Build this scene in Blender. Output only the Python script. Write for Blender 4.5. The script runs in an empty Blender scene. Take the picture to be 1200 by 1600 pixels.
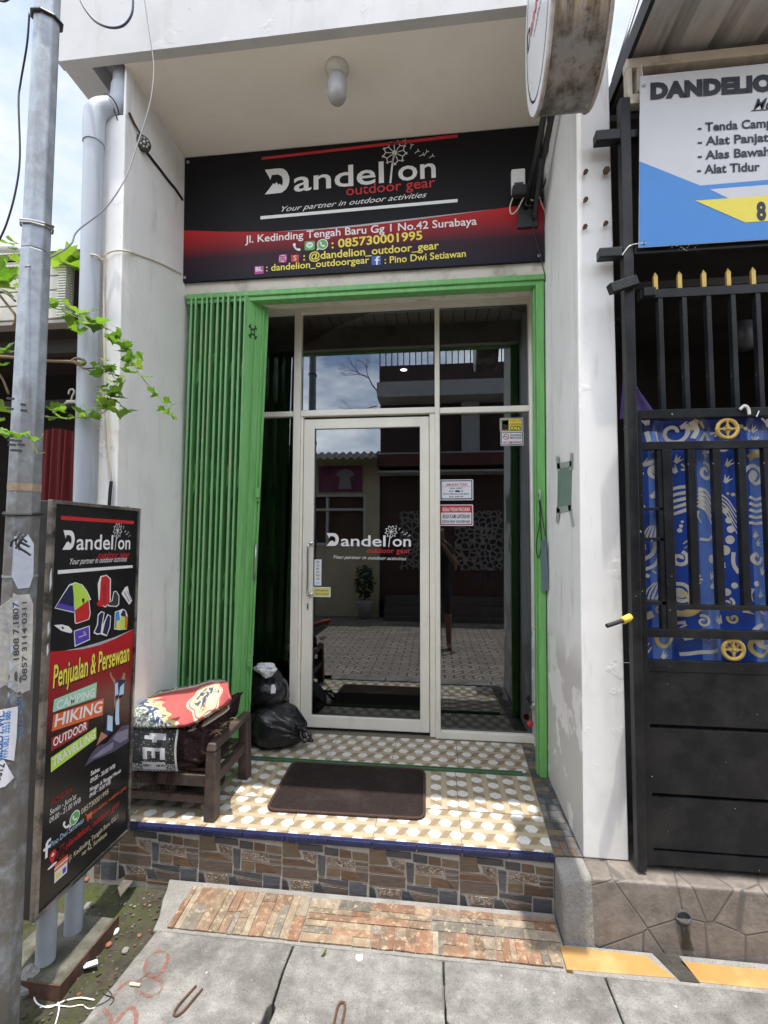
import bpy, bmesh, math, random
from mathutils import Vector, Matrix, noise
R_ = math.radians
rnd = random.Random(7)
SC = bpy.context.scene
COL = SC.collection

# ------------------------------------------------------------------ camera
F_PX = 720.0
PITCH, YAW, ROLL = R_(3.25), R_(6.3), R_(-0.2)
CAM = Vector((0, -2.13, 1.36))
_cy, _sy, _cp, _sp, _cr, _sr = math.cos(YAW), math.sin(YAW), math.cos(PITCH), math.sin(PITCH), math.cos(ROLL), math.sin(ROLL)
FWD = Vector((-_sy * _cp, _cy * _cp, _sp))
RGT0 = Vector((_cy, _sy, 0))
DWN0 = FWD.cross(RGT0)
RGT = RGT0 * _cr + DWN0 * _sr
DWN = DWN0 * _cr - RGT0 * _sr
cam_d = bpy.data.cameras.new('camera')
cam_d.sensor_fit = 'HORIZONTAL'
cam_d.sensor_width = 36.0
cam_d.lens = 36.0 * F_PX / 1200.0
cam_d.clip_start = 0.02
cam_d.clip_end = 2000
cam = bpy.data.objects.new('camera', cam_d)
COL.objects.link(cam)
cam.matrix_world = Matrix(((RGT.x, -DWN.x, -FWD.x, CAM.x), (RGT.y, -DWN.y, -FWD.y, CAM.y), (RGT.z, -DWN.z, -FWD.z, CAM.z), (0, 0, 0, 1)))
SC.camera = cam

# ------------------------------------------------------------------ world, sun, exposure
SUN_DIR = Vector((-0.014, 0.103, -1.0)).normalized()      # the way the light travels
EL = math.asin(-SUN_DIR.z)
w = bpy.data.worlds.new('World')
SC.world = w
w.use_nodes = True
nt = w.node_tree
nt.nodes.clear()
out = nt.nodes.new('ShaderNodeOutputWorld')
bg = nt.nodes.new('ShaderNodeBackground')
bg.inputs['Strength'].default_value = 0.15
sky = nt.nodes.new('ShaderNodeTexSky')
sky.sky_type = 'NISHITA'
sky.sun_disc = False
sky.sun_elevation = EL
sky.sun_rotation = math.pi
sky.air_density = 1.0
sky.dust_density = 2.2
tc = nt.nodes.new('ShaderNodeTexCoord')
mp = nt.nodes.new('ShaderNodeMapping')
mp.inputs['Scale'].default_value = (1.0, 1.0, 2.2)
n1 = nt.nodes.new('ShaderNodeTexNoise')
n1.inputs['Scale'].default_value = 2.6
n1.inputs['Detail'].default_value = 9
n1.inputs['Roughness'].default_value = 0.62
cr = nt.nodes.new('ShaderNodeValToRGB')
cr.color_ramp.elements[0].position = 0.36
cr.color_ramp.elements[1].position = 0.62
mx = nt.nodes.new('ShaderNodeMix')
mx.data_type = 'RGBA'
cl = nt.nodes.new('ShaderNodeVectorMath'); cl.operation = 'DOT_PRODUCT'       # cloud brightness raised behind the camera, added to fill the shaded walls
cl.inputs[1].default_value = (0, -.75, .66)
nt.links.new(tc.outputs['Generated'], cl.inputs[0])
cb_ = nt.nodes.new('ShaderNodeMapRange'); cb_.interpolation_type = 'SMOOTHSTEP'
cb_.inputs['From Min'].default_value = .05; cb_.inputs['From Max'].default_value = .85
cb_.inputs['To Min'].default_value = 3.3; cb_.inputs['To Max'].default_value = 12.5
nt.links.new(cl.outputs['Value'], cb_.inputs['Value'])
ct = nt.nodes.new('ShaderNodeVectorMath'); ct.operation = 'SCALE'
ct.inputs[0].default_value = (.96, .985, 1.02)
nt.links.new(cb_.outputs[0], ct.inputs['Scale'])
nt.links.new(ct.outputs[0], mx.inputs[7])
nt.links.new(tc.outputs['Generated'], mp.inputs['Vector'])
nt.links.new(mp.outputs[0], n1.inputs['Vector'])
nt.links.new(n1.outputs['Fac'], cr.inputs[0])
nt.links.new(cr.outputs[0], mx.inputs[0])
nt.links.new(sky.outputs[0], mx.inputs[6])
nt.links.new(mx.outputs[2], bg.inputs['Color'])
nt.links.new(bg.outputs[0], out.inputs[0])
sl = bpy.data.lights.new('sun', 'SUN')
sl.energy = 2.85
sl.angle = R_(0.5)
sl.color = (1.0, 0.95, 0.87)
so = bpy.data.objects.new('sun', sl)
COL.objects.link(so)
so.rotation_euler = SUN_DIR.to_track_quat('-Z', 'Y').to_euler()
so.location = (0, -3, 30)
SC.view_settings.view_transform = 'Standard'
SC.view_settings.look = 'None'
SC.view_settings.gamma = 1.0
SC.view_settings.exposure = 1.14
SC.cycles.max_bounces = 8
SC.cycles.transparent_max_bounces = 12
SC.cycles.diffuse_bounces = 5

# ------------------------------------------------------------------ a photo point on a known plane of the place
def ray(u, v):
    return FWD + RGT * ((u - 600) / F_PX) + DWN * ((v - 800) / F_PX)
def at_x(u, v, X):
    d = ray(u, v); return CAM + d * ((X - CAM.x) / d.x)
def at_y(u, v, Y):
    d = ray(u, v); return CAM + d * ((Y - CAM.y) / d.y)
def at_z(u, v, Z):
    d = ray(u, v); return CAM + d * ((Z - CAM.z) / d.z)

# ------------------------------------------------------------------ materials
def new_mat(name):
    m = bpy.data.materials.new(name)
    m.use_nodes = True
    return m, m.node_tree, m.node_tree.nodes['Principled BSDF']
def N(nt, t, **kw):
    n = nt.nodes.new(t)
    for k, v in kw.items():
        if k.startswith('i_'):
            n.inputs[k[2:].replace('_', ' ')].default_value = v
        else:
            setattr(n, k, v)
    return n
def L(nt, a, b):
    nt.links.new(a, b)
def c4(c):
    return (c[0], c[1], c[2], 1)
def mixc(nt, fac, a, b, mode='MIX'):
    n = nt.nodes.new('ShaderNodeMix'); n.data_type = 'RGBA'; n.blend_type = mode
    for s, x in ((n.inputs[0], fac), (n.inputs[6], a), (n.inputs[7], b)):
        if hasattr(x, 'is_linked') or hasattr(x, 'links'):
            L(nt, x, s)
        elif isinstance(x, (tuple, list)):
            s.default_value = c4(x)
        else:
            s.default_value = x
    return n.outputs[2]
def ramp(nt, x, lo, hi):
    n = nt.nodes.new('ShaderNodeMapRange'); n.clamp = True
    n.inputs['From Min'].default_value = lo; n.inputs['From Max'].default_value = hi
    L(nt, x, n.inputs['Value']); return n.outputs[0]
def noise_of(nt, vec, scale, detail=6, rough=.6, stretch=None):
    if stretch:
        m = N(nt, 'ShaderNodeMapping'); m.inputs['Scale'].default_value = stretch
        L(nt, vec, m.inputs['Vector']); vec = m.outputs[0]
    n = N(nt, 'ShaderNodeTexNoise'); n.inputs['Scale'].default_value = scale
    n.inputs['Detail'].default_value = detail; n.inputs['Roughness'].default_value = rough
    L(nt, vec, n.inputs['Vector']); return n.outputs['Fac']
def bump(nt, b, h, strength, dist=.01):
    n = N(nt, 'ShaderNodeBump'); n.inputs['Strength'].default_value = strength; n.inputs['Distance'].default_value = dist
    L(nt, h, n.inputs['Height']); L(nt, n.outputs[0], b.inputs['Normal'])
MATS = {}
def mat(name, col, rough=.6, var=.12, scale=6, bmp=.0, bscale=60, metal=0., spec=.5, dirt=None, dscale=1.5, dlo=.5, dhi=.75, stretch=None, attr=False, fleck=None, grain=0):
    """one plain surface: base colour with two sizes of noise, optional dirt patches, flecks and bump"""
    if name in MATS: return MATS[name]
    m, nt, b = new_mat(name)
    t = N(nt, 'ShaderNodeTexCoord').outputs['Object']
    nz = noise_of(nt, t, scale, 6, .6, stretch)
    if attr:
        a = N(nt, 'ShaderNodeAttribute', attribute_name='Col').outputs['Color']
        f = ramp(nt, nz, .3, .7)
        dark = mixc(nt, 1.0, a, (1 - var * 2,) * 3, 'MULTIPLY')
        c = mixc(nt, f, dark, a)
    else:
        lo = tuple(x * (1 - var) for x in col); hi = tuple(min(1, x * (1 + var)) for x in col)
        c = mixc(nt, ramp(nt, nz, .3, .7), lo, hi)
    if dirt:
        d = noise_of(nt, t, dscale, 8, .68, stretch)
        c = mixc(nt, ramp(nt, d, dlo, dhi), c, dirt)
    if fleck:
        d = noise_of(nt, t, fleck[1], 2, .5)
        c = mixc(nt, ramp(nt, d, fleck[2], fleck[2] + .02), c, fleck[0])
    if grain:
        c = mixc(nt, ramp(nt, noise_of(nt, t, 170, 3, .6), .34, .66), mixc(nt, 1.0, c, (1 - grain,) * 3, 'MULTIPLY'), c)
        vp = N(nt, 'ShaderNodeTexVoronoi'); vp.inputs['Scale'].default_value = 75; L(nt, t, vp.inputs['Vector'])
        c = mixc(nt, ramp(nt, vp.outputs['Distance'], .16, .10), c, (.07, .065, .06))
    L(nt, c, b.inputs['Base Color'])
    rr = N(nt, 'ShaderNodeMapRange'); rr.inputs['To Min'].default_value = max(.02, rough - .08); rr.inputs['To Max'].default_value = min(1, rough + .08)
    L(nt, nz, rr.inputs['Value']); L(nt, rr.outputs[0], b.inputs['Roughness'])
    b.inputs['Metallic'].default_value = metal
    b.inputs['Specular IOR Level'].default_value = spec
    if bmp:
        bump(nt, b, noise_of(nt, t, bscale, 8, .65, stretch), bmp)
    MATS[name] = m
    return m
def flat(name, col, rough=.5):
    return mat('print_' + name, col, rough, .04, 30)
def plaster(name, col, peel=False, streak=.5):
    m, nt, b = new_mat(name)
    t = N(nt, 'ShaderNodeTexCoord').outputs['Object']
    c = mixc(nt, ramp(nt, noise_of(nt, t, 1.3, 8, .6), .35, .7), tuple(x * .86 for x in col), col)
    c = mixc(nt, ramp(nt, noise_of(nt, t, 4.5, 7, .65, (1, 1, .55)), .52, .75), c, tuple(x * .80 for x in col))
    st = noise_of(nt, t, 3.0, 8, .7, (3.5, 3.5, .5))
    c = mixc(nt, ramp(nt, st, .56, .86), c, (.42, .40, .36))
    sp = noise_of(nt, t, 26, 4, .7)
    c = mixc(nt, ramp(nt, sp, .70, .76), c, (.30, .28, .25))
    hgt = noise_of(nt, t, 14, 9, .62)
    if peel:
        sep = N(nt, 'ShaderNodeSeparateXYZ'); L(nt, t, sep.inputs[0])
        zz = ramp(nt, sep.outputs['Z'], 1.15, .15)
        pn = noise_of(nt, t, 3.2, 7, .6)
        ad = N(nt, 'ShaderNodeMath', operation='MULTIPLY'); L(nt, zz, ad.inputs[0]); L(nt, ramp(nt, pn, .40, .52), ad.inputs[1])
        c = mixc(nt, ramp(nt, ad.outputs[0], .25, .4), c, (.56, .545, .525))
    vo = N(nt, 'ShaderNodeTexVoronoi', feature='DISTANCE_TO_EDGE'); vo.inputs['Scale'].default_value = 1.7
    wv = N(nt, 'ShaderNodeVectorMath', operation='ADD'); 
    nn = N(nt, 'ShaderNodeTexNoise'); nn.inputs['Scale'].default_value = 5; nn.inputs['Detail'].default_value = 6; L(nt, t, nn.inputs['Vector'])
    sc = N(nt, 'ShaderNodeVectorMath', operation='SCALE'); sc.inputs['Scale'].default_value = .45; L(nt, nn.outputs['Color'], sc.inputs[0])
    L(nt, t, wv.inputs[0]); L(nt, sc.outputs[0], wv.inputs[1]); L(nt, wv.outputs[0], vo.inputs['Vector'])
    cm = N(nt, 'ShaderNodeMath', operation='MULTIPLY'); L(nt, ramp(nt, vo.outputs['Distance'], .006, .0), cm.inputs[0]); L(nt, ramp(nt, noise_of(nt, t, 1.1, 3, .5), .60, .68), cm.inputs[1])
    c = mixc(nt, cm.outputs[0], c, (.50, .48, .45))
    L(nt, c, b.inputs['Base Color'])
    b.inputs['Roughness'].default_value = .75
    b.inputs['Specular IOR Level'].default_value = .3
    h2 = N(nt, 'ShaderNodeMath', operation='ADD'); L(nt, hgt, h2.inputs[0]); L(nt, ramp(nt, noise_of(nt, t, 7, 4, .5), .62, .66), h2.inputs[1])
    bump(nt, b, h2.outputs[0], .16, .005)
    MATS[name] = m
    return m
WALL = plaster('white_plaster', (.87, .865, .85))
WALLP = plaster('peeling_plaster', (.87, .865, .85), True)
SOFFIT = mat('soffit_paint', (.87, .83, .76), .8, .05, 2, .08, 40, dirt=(.5, .46, .40), dscale=1.0, dlo=.55, dhi=.9)
CREAMP = mat('cream_plaster', (.62, .58, .5), .8, .1, 5, .25, 30, dirt=(.3, .27, .22), dscale=6)
GREEN = mat('green_paint', (.15, .41, .122), .45, .18, 5, .06, 90, dirt=(.23, .36, .20), dscale=5, dlo=.55, dhi=.85, stretch=(5, 5, .8))
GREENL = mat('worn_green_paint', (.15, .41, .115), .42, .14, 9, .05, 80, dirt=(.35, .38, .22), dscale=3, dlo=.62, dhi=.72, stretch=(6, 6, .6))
CREAM = mat('cream_metal', (.84, .81, .72), .35, .05, 5, .0, dirt=(.50, .44, .34), dscale=2.2, dlo=.6, dhi=.85)
PVC = mat('cream_pvc', (.66, .60, .48), .45, .05, 5)
BLACKM = mat('black_metal', (.009, .010, .012), .42, .3, 14, .05, 120, spec=.32, dirt=(.030, .029, .028), dscale=3.5, dlo=.48, dhi=.72, fleck=((.5, .5, .5), 55, .755))
BLACK = mat('black_rubber', (.012, .012, .013), .6, .2, 20)
GALV = mat('galvanised_steel', (.36, .40, .45), .38, .22, 16, .04, 60, metal=.55, dirt=(.21, .22, .23), dscale=9, dlo=.45, dhi=.7)
CHROME = mat('chrome', (.75, .75, .74), .12, .03, 10, metal=1.)
STEEL = mat('dull_steel', (.42, .42, .42), .35, .12, 20, metal=.9)
RUST = mat('rust', (.085, .042, .026), .85, .4, 30, .3, 90)
PIPE = mat('grey_pvc', (.37, .40, .45), .42, .05, 6, dirt=(.28, .30, .33), dscale=3, dlo=.55, dhi=.85)
CONC = mat('concrete', (.255, .247, .232), .9, .34, 16, .9, 60, dirt=(.125, .118, .107), dscale=4.2, dlo=.46, dhi=.68, fleck=((.40, .39, .37), 46, .735), grain=.30)
CEM = mat('cement', (.26, .25, .235), .9, .2, 12, .5, 60, dirt=(.28, .27, .25), dscale=5, grain=.3)
WOODD = mat('dark_wood', (.075, .052, .042), .55, .35, 12, .25, 40, stretch=(2, 2, 2), dirt=(.33, .24, .17), dscale=14, dlo=.68, dhi=.72)
GOLD = mat('gold_paint', (.52, .36, .09), .38, .15, 30, .05, 60, metal=.35)
WHITEP = mat('white_plastic', (.75, .75, .73), .4, .05, 10)
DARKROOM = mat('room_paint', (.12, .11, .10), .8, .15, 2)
STONE_A = mat('stone_mix', (1, 1, 1), .55, .2, 22, .35, 50, attr=True, stretch=(1, 1, 3.5))
def ledge_mat():
    m, nt, b = new_mat('ledge_stone')
    t = N(nt, 'ShaderNodeTexCoord').outputs['Object']
    a = N(nt, 'ShaderNodeAttribute', attribute_name='Col').outputs['Color']
    c = mixc(nt, ramp(nt, noise_of(nt, t, 22, 9, .72), .36, .64), mixc(nt, 1.0, a, (.55, .52, .5), 'MULTIPLY'), a)
    c = mixc(nt, ramp(nt, noise_of(nt, t, 38, 8, .75), .52, .66), c, (.40, .325, .225))
    c = mixc(nt, ramp(nt, noise_of(nt, t, 55, 7, .7), .60, .70), c, (.11, .085, .065))
    L(nt, c, b.inputs['Base Color']); b.inputs['Roughness'].default_value = .6
    bump(nt, b, noise_of(nt, t, 30, 9, .7), .7, .006)
    return m
PAV_A = ledge_mat()
PRINT_A = mat('printed_cloth', (1, 1, 1), .7, .06, 60, attr=True)

def glass_mat():
    m, nt, b = new_mat('tinted_glass')
    nt.nodes.remove(b)
    o = nt.nodes['Material Output']
    t = N(nt, 'ShaderNodeBsdfTransparent'); t.inputs[0].default_value = (.50, .51, .52, 1)
    g = N(nt, 'ShaderNodeBsdfGlossy'); g.inputs['Roughness'].default_value = .0; g.inputs['Color'].default_value = (.92, .96, 1, 1)
    fr = N(nt, 'ShaderNodeFresnel'); fr.inputs['IOR'].default_value = 2.15
    mxs = N(nt, 'ShaderNodeMixShader')
    L(nt, fr.outputs[0], mxs.inputs[0]); L(nt, t.outputs[0], mxs.inputs[1]); L(nt, g.outputs[0], mxs.inputs[2]); L(nt, mxs.outputs[0], o.inputs[0])
    return m
GLASS = glass_mat()

def hex_tile_mat():
    """three families of woven bands round white hexagons, in metres of the tile's own UV"""
    m, nt, b = new_mat('woven_hexagon_tile')
    uv = N(nt, 'ShaderNodeUVMap', uv_map='UVMap').outputs[0]
    h = .0866
    hw = .171
    bands = []
    for ang in (90, 150, 210):
        d = N(nt, 'ShaderNodeVectorMath', operation='DOT_PRODUCT')
        d.inputs[1].default_value = (math.cos(R_(ang)) / h, math.sin(R_(ang)) / h, 0)
        L(nt, uv, d.inputs[0])
        fr = N(nt, 'ShaderNodeMath', operation='FRACT'); L(nt, d.outputs['Value'], fr.inputs[0])
        s = N(nt, 'ShaderNodeMath', operation='SUBTRACT'); s.inputs[1].default_value = .5; L(nt, fr.outputs[0], s.inputs[0])
        ab = N(nt, 'ShaderNodeMath', operation='ABSOLUTE'); L(nt, s.outputs[0], ab.inputs[0])
        lt = N(nt, 'ShaderNodeMath', operation='LESS_THAN'); lt.inputs[1].default_value = hw; L(nt, ab.outputs[0], lt.inputs[0])
        ed = N(nt, 'ShaderNodeMath', operation='COMPARE'); ed.inputs[1].default_value = hw; ed.inputs[2].default_value = .014; L(nt, ab.outputs[0], ed.inputs[0])
        bands.append((lt.outputs[0], ed.outputs[0]))
    t = N(nt, 'ShaderNodeTexCoord').outputs['Object']
    gr = noise_of(nt, t, 40, 5, .6)
    white = mixc(nt, ramp(nt, noise_of(nt, t, 25, 4, .6), .35, .7), (.56, .56, .54), (.68, .67, .63))
    cols = ((.40, .34, .24), (.25, .195, .125), (.34, .28, .19))
    c = white
    for k in (2, 1, 0):
        cc = mixc(nt, gr, tuple(x * .92 for x in cols[k]), tuple(x * 1.06 for x in cols[k]))
        c = mixc(nt, bands[k][0], c, cc)
        e = mixc(nt, .35, c, (.25, .19, .12))
        c = mixc(nt, bands[k][1], c, e)
    d = noise_of(nt, t, 2.5, 8, .65)
    c = mixc(nt, ramp(nt, d, .55, 1.0), c, (.28, .23, .17))
    L(nt, c, b.inputs['Base Color'])
    b.inputs['Roughness'].default_value = .32
    rr = ramp(nt, d, .2, .8)
    mr = N(nt, 'ShaderNodeMapRange'); mr.inputs['To Min'].default_value = .22; mr.inputs['To Max'].default_value = .5; L(nt, rr, mr.inputs['Value']); L(nt, mr.outputs[0], b.inputs['Roughness'])
    return m
HEXT = hex_tile_mat()

# ------------------------------------------------------------------ mesh building
class MB:
    def __init__(s):
        s.v, s.f, s.mi, s.c, s.uv = [], [], [], [], {}
    def add(s, vs, fs, mi=0, col=None, uvs=None):
        o = len(s.v)
        s.v += [Vector(p) for p in vs]
        for i, f in enumerate(fs):
            s.f.append([o + k for k in f]); s.mi.append(mi); s.c.append(col)
            if uvs: s.uv[len(s.f) - 1] = uvs[i]
        return s
    def hexa(s, p, mi=0, col=None):        # p: 4 bottom, 4 top, counter-clockwise from above
        return s.add(p, [(3, 2, 1, 0), (4, 5, 6, 7), (0, 1, 5, 4), (1, 2, 6, 5), (2, 3, 7, 6), (3, 0, 4, 7)], mi, col)
    def box(s, x0, x1, y0, y1, z0, z1, mi=0, col=None):
        return s.hexa([(x0, y0, z0), (x1, y0, z0), (x1, y1, z0), (x0, y1, z0), (x0, y0, z1), (x1, y0, z1), (x1, y1, z1), (x0, y1, z1)], mi, col)
    def bar(s, p0, p1, wx, wy, mi=0, up=Vector((0, 0, 1))):      # rectangular bar between two points
        p0, p1 = Vector(p0), Vector(p1)
        d = (p1 - p0).normalized()
        a = d.cross(up)
        if a.length < 1e-3: a = d.cross(Vector((0, 1, 0)))
        a.normalize(); b = a.cross(d).normalized()
        q = []
        for p in (p0, p1):
            q += [p - a * wx / 2 - b * wy / 2, p + a * wx / 2 - b * wy / 2, p + a * wx / 2 + b * wy / 2, p - a * wx / 2 + b * wy / 2]
        return s.hexa(q, mi)
    def tube(s, pts, r, n=10, mi=0, caps=True, closed=False):
        pts = [Vector(p) for p in pts]
        m = len(pts)
        rs = r if isinstance(r, (list, tuple)) else [r] * m
        o = len(s.v)
        prev = None
        for i, p in enumerate(pts):
            if closed: d = pts[(i + 1) % m] - pts[i - 1]
            else: d = (pts[min(i + 1, m - 1)] - pts[max(i - 1, 0)])
            if d.length < 1e-9: d = Vector((0, 0, 1))
            d.normalize()
            if prev is None:
                a = d.cross(Vector((0, 0, 1)))
                if a.length < .05: a = d.cross(Vector((0, 1, 0)))
            else:
                a = prev - d * prev.dot(d)
            a.normalize(); prev = a; b = d.cross(a)
            for k in range(n):
                t = 2 * math.pi * k / n
                s.v.append(p + a * (math.cos(t) * rs[i]) + b * (math.sin(t) * rs[i]))
        mm = m if closed else m - 1
        for i in range(mm):
            j = (i + 1) % m
            for k in range(n):
                s.f.append([o + i * n + k, o + i * n + (k + 1) % n, o + j * n + (k + 1) % n, o + j * n + k]); s.mi.append(mi); s.c.append(None)
        if caps and not closed:
            s.f.append([o + k for k in range(n)][::-1]); s.mi.append(mi); s.c.append(None)
            s.f.append([o + (m - 1) * n + k for k in range(n)]); s.mi.append(mi); s.c.append(None)
        return s
    def lathe(s, prof, at, axis=Vector((0, 0, 1)), n=24, mi=0):
        at, axis = Vector(at), Vector(axis).normalized()
        return s.tube([at + axis * z for r, z in prof], [max(r, 1e-4) for r, z in prof], n, mi)
    def grid(s, fn, nu, nv, mi=0, cfn=None, loopu=False):
        o = len(s.v)
        for j in range(nv + 1):
            for i in range(nu + (0 if loopu else 1)):
                s.v.append(Vector(fn(i / nu, j / nv)))
        wd = nu if loopu else nu + 1
        for j in range(nv):
            for i in range(nu):
                i2 = (i + 1) % wd
                s.f.append([o + j * wd + i, o + j * wd + i2, o + (j + 1) * wd + i2, o + (j + 1) * wd + i]); s.mi.append(mi)
                s.c.append(cfn((i + .5) / nu, (j + .5) / nv) if cfn else None)
        return s
    def prism(s, poly, d, mi=0, col=None):   # a planar 3D polygon given thickness along vector d
        n = len(poly); d = Vector(d)
        p = [Vector(q) for q in poly]
        return s.add(p + [q + d for q in p], [list(range(n))[::-1], [n + k for k in range(n)]] + [[k, (k + 1) % n, n + (k + 1) % n, n + k] for k in range(n)], mi, col)
    def build(s, name, mats, parent=None, smooth=False, bevel=0, seg=2, angle=None):
        me = bpy.data.meshes.new(name)
        me.from_pydata([tuple(v) for v in s.v], [], s.f)
        if not isinstance(mats, (list, tuple)): mats = [mats]
        for m in mats: me.materials.append(m)
        me.polygons.foreach_set('material_index', s.mi)
        if any(c is not None for c in s.c):
            ca = me.color_attributes.new('Col', 'FLOAT_COLOR', 'CORNER')
            dat = []
            for p in me.polygons:
                c = s.c[p.index] or (.5, .5, .5)
                dat += [c[0], c[1], c[2], 1.0] * p.loop_total
            ca.data.foreach_set('color', dat)
        if s.uv:
            ul = me.uv_layers.new(name='UVMap')
            for p in me.polygons:
                if p.index in s.uv:
                    for k, li in enumerate(p.loop_indices): ul.data[li].uv = s.uv[p.index][k]
        if smooth: me.polygons.foreach_set('use_smooth', [True] * len(me.polygons))
        me.validate(); me.update()
        bm = bmesh.new(); bm.from_mesh(me); bmesh.ops.recalc_face_normals(bm, faces=bm.faces); bm.to_mesh(me); bm.free()
        if angle is not None:
            me.set_sharp_from_angle(angle=R_(angle))
        o = bpy.data.objects.new(name, me)
        COL.objects.link(o)
        if bevel:
            md = o.modifiers.new('bevel', 'BEVEL'); md.width = bevel; md.segments = seg; md.limit_method = 'ANGLE'; md.angle_limit = R_(35)
        adopt(o, parent)
        return o
def base_of(p):
    v = Vector((0, 0, 0))
    while p is not None:
        v += p.location; p = p.parent if False else None
    return v
def adopt(o, parent):
    if parent is not None:
        o.parent = parent
        wl = parent.get('_w', None)
        o.matrix_parent_inverse = Matrix.Translation(-Vector(wl)) if wl is not None else Matrix.Identity(4)
def thing(name, label, cat, loc=(0, 0, 0), group=None):
    o = bpy.data.objects.new(name, None)
    COL.objects.link(o)
    o.empty_display_size = .05
    o.location = loc
    o['_w'] = tuple(loc)
    tag(o, label, cat, group)
    return o
def tag(o, label, cat, group=None, kind=None):
    o['label'] = label; o['category'] = cat
    if group: o['group'] = group
    if kind: o['kind'] = kind
    return o
def struct(o):
    o['kind'] = 'structure'; return o
def smooth_path(pts, n=8):
    pts = [Vector(p) for p in pts]
    if len(pts) < 3: return pts
    P = [pts[0] * 2 - pts[1]] + pts + [pts[-1] * 2 - pts[-2]]
    outp = []
    for i in range(1, len(P) - 2):
        for k in range(n):
            t = k / n
            a, b, c, d = P[i - 1], P[i], P[i + 1], P[i + 2]
            outp.append(.5 * ((2 * b) + (c - a) * t + (2 * a - 5 * b + 4 * c - d) * t * t + (3 * b - a - 3 * c + d) * t ** 3))
    outp.append(pts[-1])
    return outp

# ------------------------------------------------------------------ flat prints on a plane
TEXTS = []
class Face:
    """a printed plane: origin, right, up; layers stand 0.5 mm proud of each other"""
    def __init__(s, O, U, V, step=.0006):
        s.O, s.U, s.V = Vector(O), Vector(U).normalized(), Vector(V).normalized()
        s.N = s.U.cross(s.V).normalized(); s.step = step
    def pt(s, u, v, k=1): return s.O + s.U * u + s.V * v + s.N * (s.step * k)
    def uv(s, px, py):
        d = ray(px, py); t = (s.O - CAM).dot(s.N) / d.dot(s.N); q = CAM + d * t - s.O
        return q.dot(s.U), q.dot(s.V)
    def px(s, pts): return [s.uv(*p) for p in pts]
    def polys(s, name, lst, mats, parent, k=1, mis=None):
        mb = MB()
        for i, p in enumerate(lst):
            mb.add([s.pt(u, v, k) for u, v in p], [list(range(len(p)))], mis[i] if mis else 0)
        return mb.build(name, mats, parent)
    def stroke(s, mb, pts, wd, k=1, mi=0):
        for (a, b), (c, d) in zip(pts[:-1], pts[1:]):
            l = math.hypot(c - a, d - b) or 1e-6
            nx, ny = -(d - b) / l * wd / 2, (c - a) / l * wd / 2
            ex, ey = (c - a) / l * wd * .3, (d - b) / l * wd * .3
            mb.add([s.pt(a + nx - ex, b + ny - ey, k), s.pt(a - nx - ex, b - ny - ey, k), s.pt(c - nx + ex, d - ny + ey, k), s.pt(c + nx + ex, d + ny + ey, k)], [(0, 1, 2, 3)], mi)
    def ribbon(s, mb, pts, wd, k=1, mi=0):
        vs = []
        for i, (a, b) in enumerate(pts):
            p, q = pts[max(0, i - 1)], pts[min(len(pts) - 1, i + 1)]
            l = math.hypot(q[0] - p[0], q[1] - p[1]) or 1e-6
            nx, ny = -(q[1] - p[1]) / l * wd / 2, (q[0] - p[0]) / l * wd / 2
            vs += [s.pt(a + nx, b + ny, k), s.pt(a - nx, b - ny, k)]
        mb.add(vs, [(2 * i, 2 * i + 1, 2 * i + 3, 2 * i + 2) for i in range(len(pts) - 1)], mi)
    def strokes(s, name, lines, wd, m, parent, k=1):
        mb = MB()
        for l in lines: s.stroke(mb, l, wd, k)
        return mb.build(name, m, parent)
    def text(s, txt, a, b, cap, m, parent, k=2, shear=0., bold=0., name='lettering', px=True, space=1.0):
        """text whose baseline runs from a to b (photo points on this plane, or uv), cap height in metres"""
        if px: a, b = s.uv(*a), s.uv(*b)
        cu = bpy.data.curves.new(name, 'FONT')
        cu.body = txt; cu.size = 1.0; cu.shear = shear; cu.offset = bold; cu.space_character = space
        cu.fill_mode = 'FRONT'; cu.resolution_u = 3
        o = bpy.data.objects.new(name, cu); COL.objects.link(o)
        cu.materials.append(m)
        TEXTS.append((o, s, a, b, cap, k, parent, name))
        return o
def finish_texts():
    bpy.context.view_layer.update()
    dg = bpy.context.evaluated_depsgraph_get()
    for o, s, a, b, cap, k, parent, name in TEXTS:
        me = bpy.data.meshes.new_from_object(o.evaluated_get(dg))
        xs = [v.co.x for v in me.vertices]
        if not xs:
            continue
        x0, x1 = min(xs), max(xs)
        wd = math.hypot(b[0] - a[0], b[1] - a[1])
        du = ((b[0] - a[0]) / wd, (b[1] - a[1]) / wd)
        sx, sy = wd / (x1 - x0), cap / .70
        for v in me.vertices:
            x, y = (v.co.x - x0) * sx, v.co.y * sy
            v.co = s.pt(a[0] + du[0] * x - du[1] * y, a[1] + du[1] * x + du[0] * y, k)
        cu = o.data
        bpy.data.objects.remove(o); bpy.data.curves.remove(cu)
        me.name = name
        n = bpy.data.objects.new(name, me); COL.objects.link(n)
        adopt(n, parent)
def circ(cx, cy, r, n=20, a0=0., a1=360., rx=1.):
    return [(cx + r * rx * math.cos(R_(a0 + (a1 - a0) * i / n)), cy + r * math.sin(R_(a0 + (a1 - a0) * i / n))) for i in range(n + (0 if a1 - a0 == 360 else 1))]
def rrect(x0, x1, y0, y1, r, n=5):
    p = []
    for cx, cy, a in ((x1 - r, y1 - r, 0), (x0 + r, y1 - r, 90), (x0 + r, y0 + r, 180), (x1 - r, y0 + r, 270)):
        p += circ(cx, cy, r, n, a, a + 90)
    return p
P_WHITE = flat('white', (.78, .78, .78)); P_BLACK = flat('black', (.010, .010, .012)); P_RED = flat('red', (.55, .02, .025)); P_DRED = flat('dark_red', (.33, .02, .02))
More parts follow.
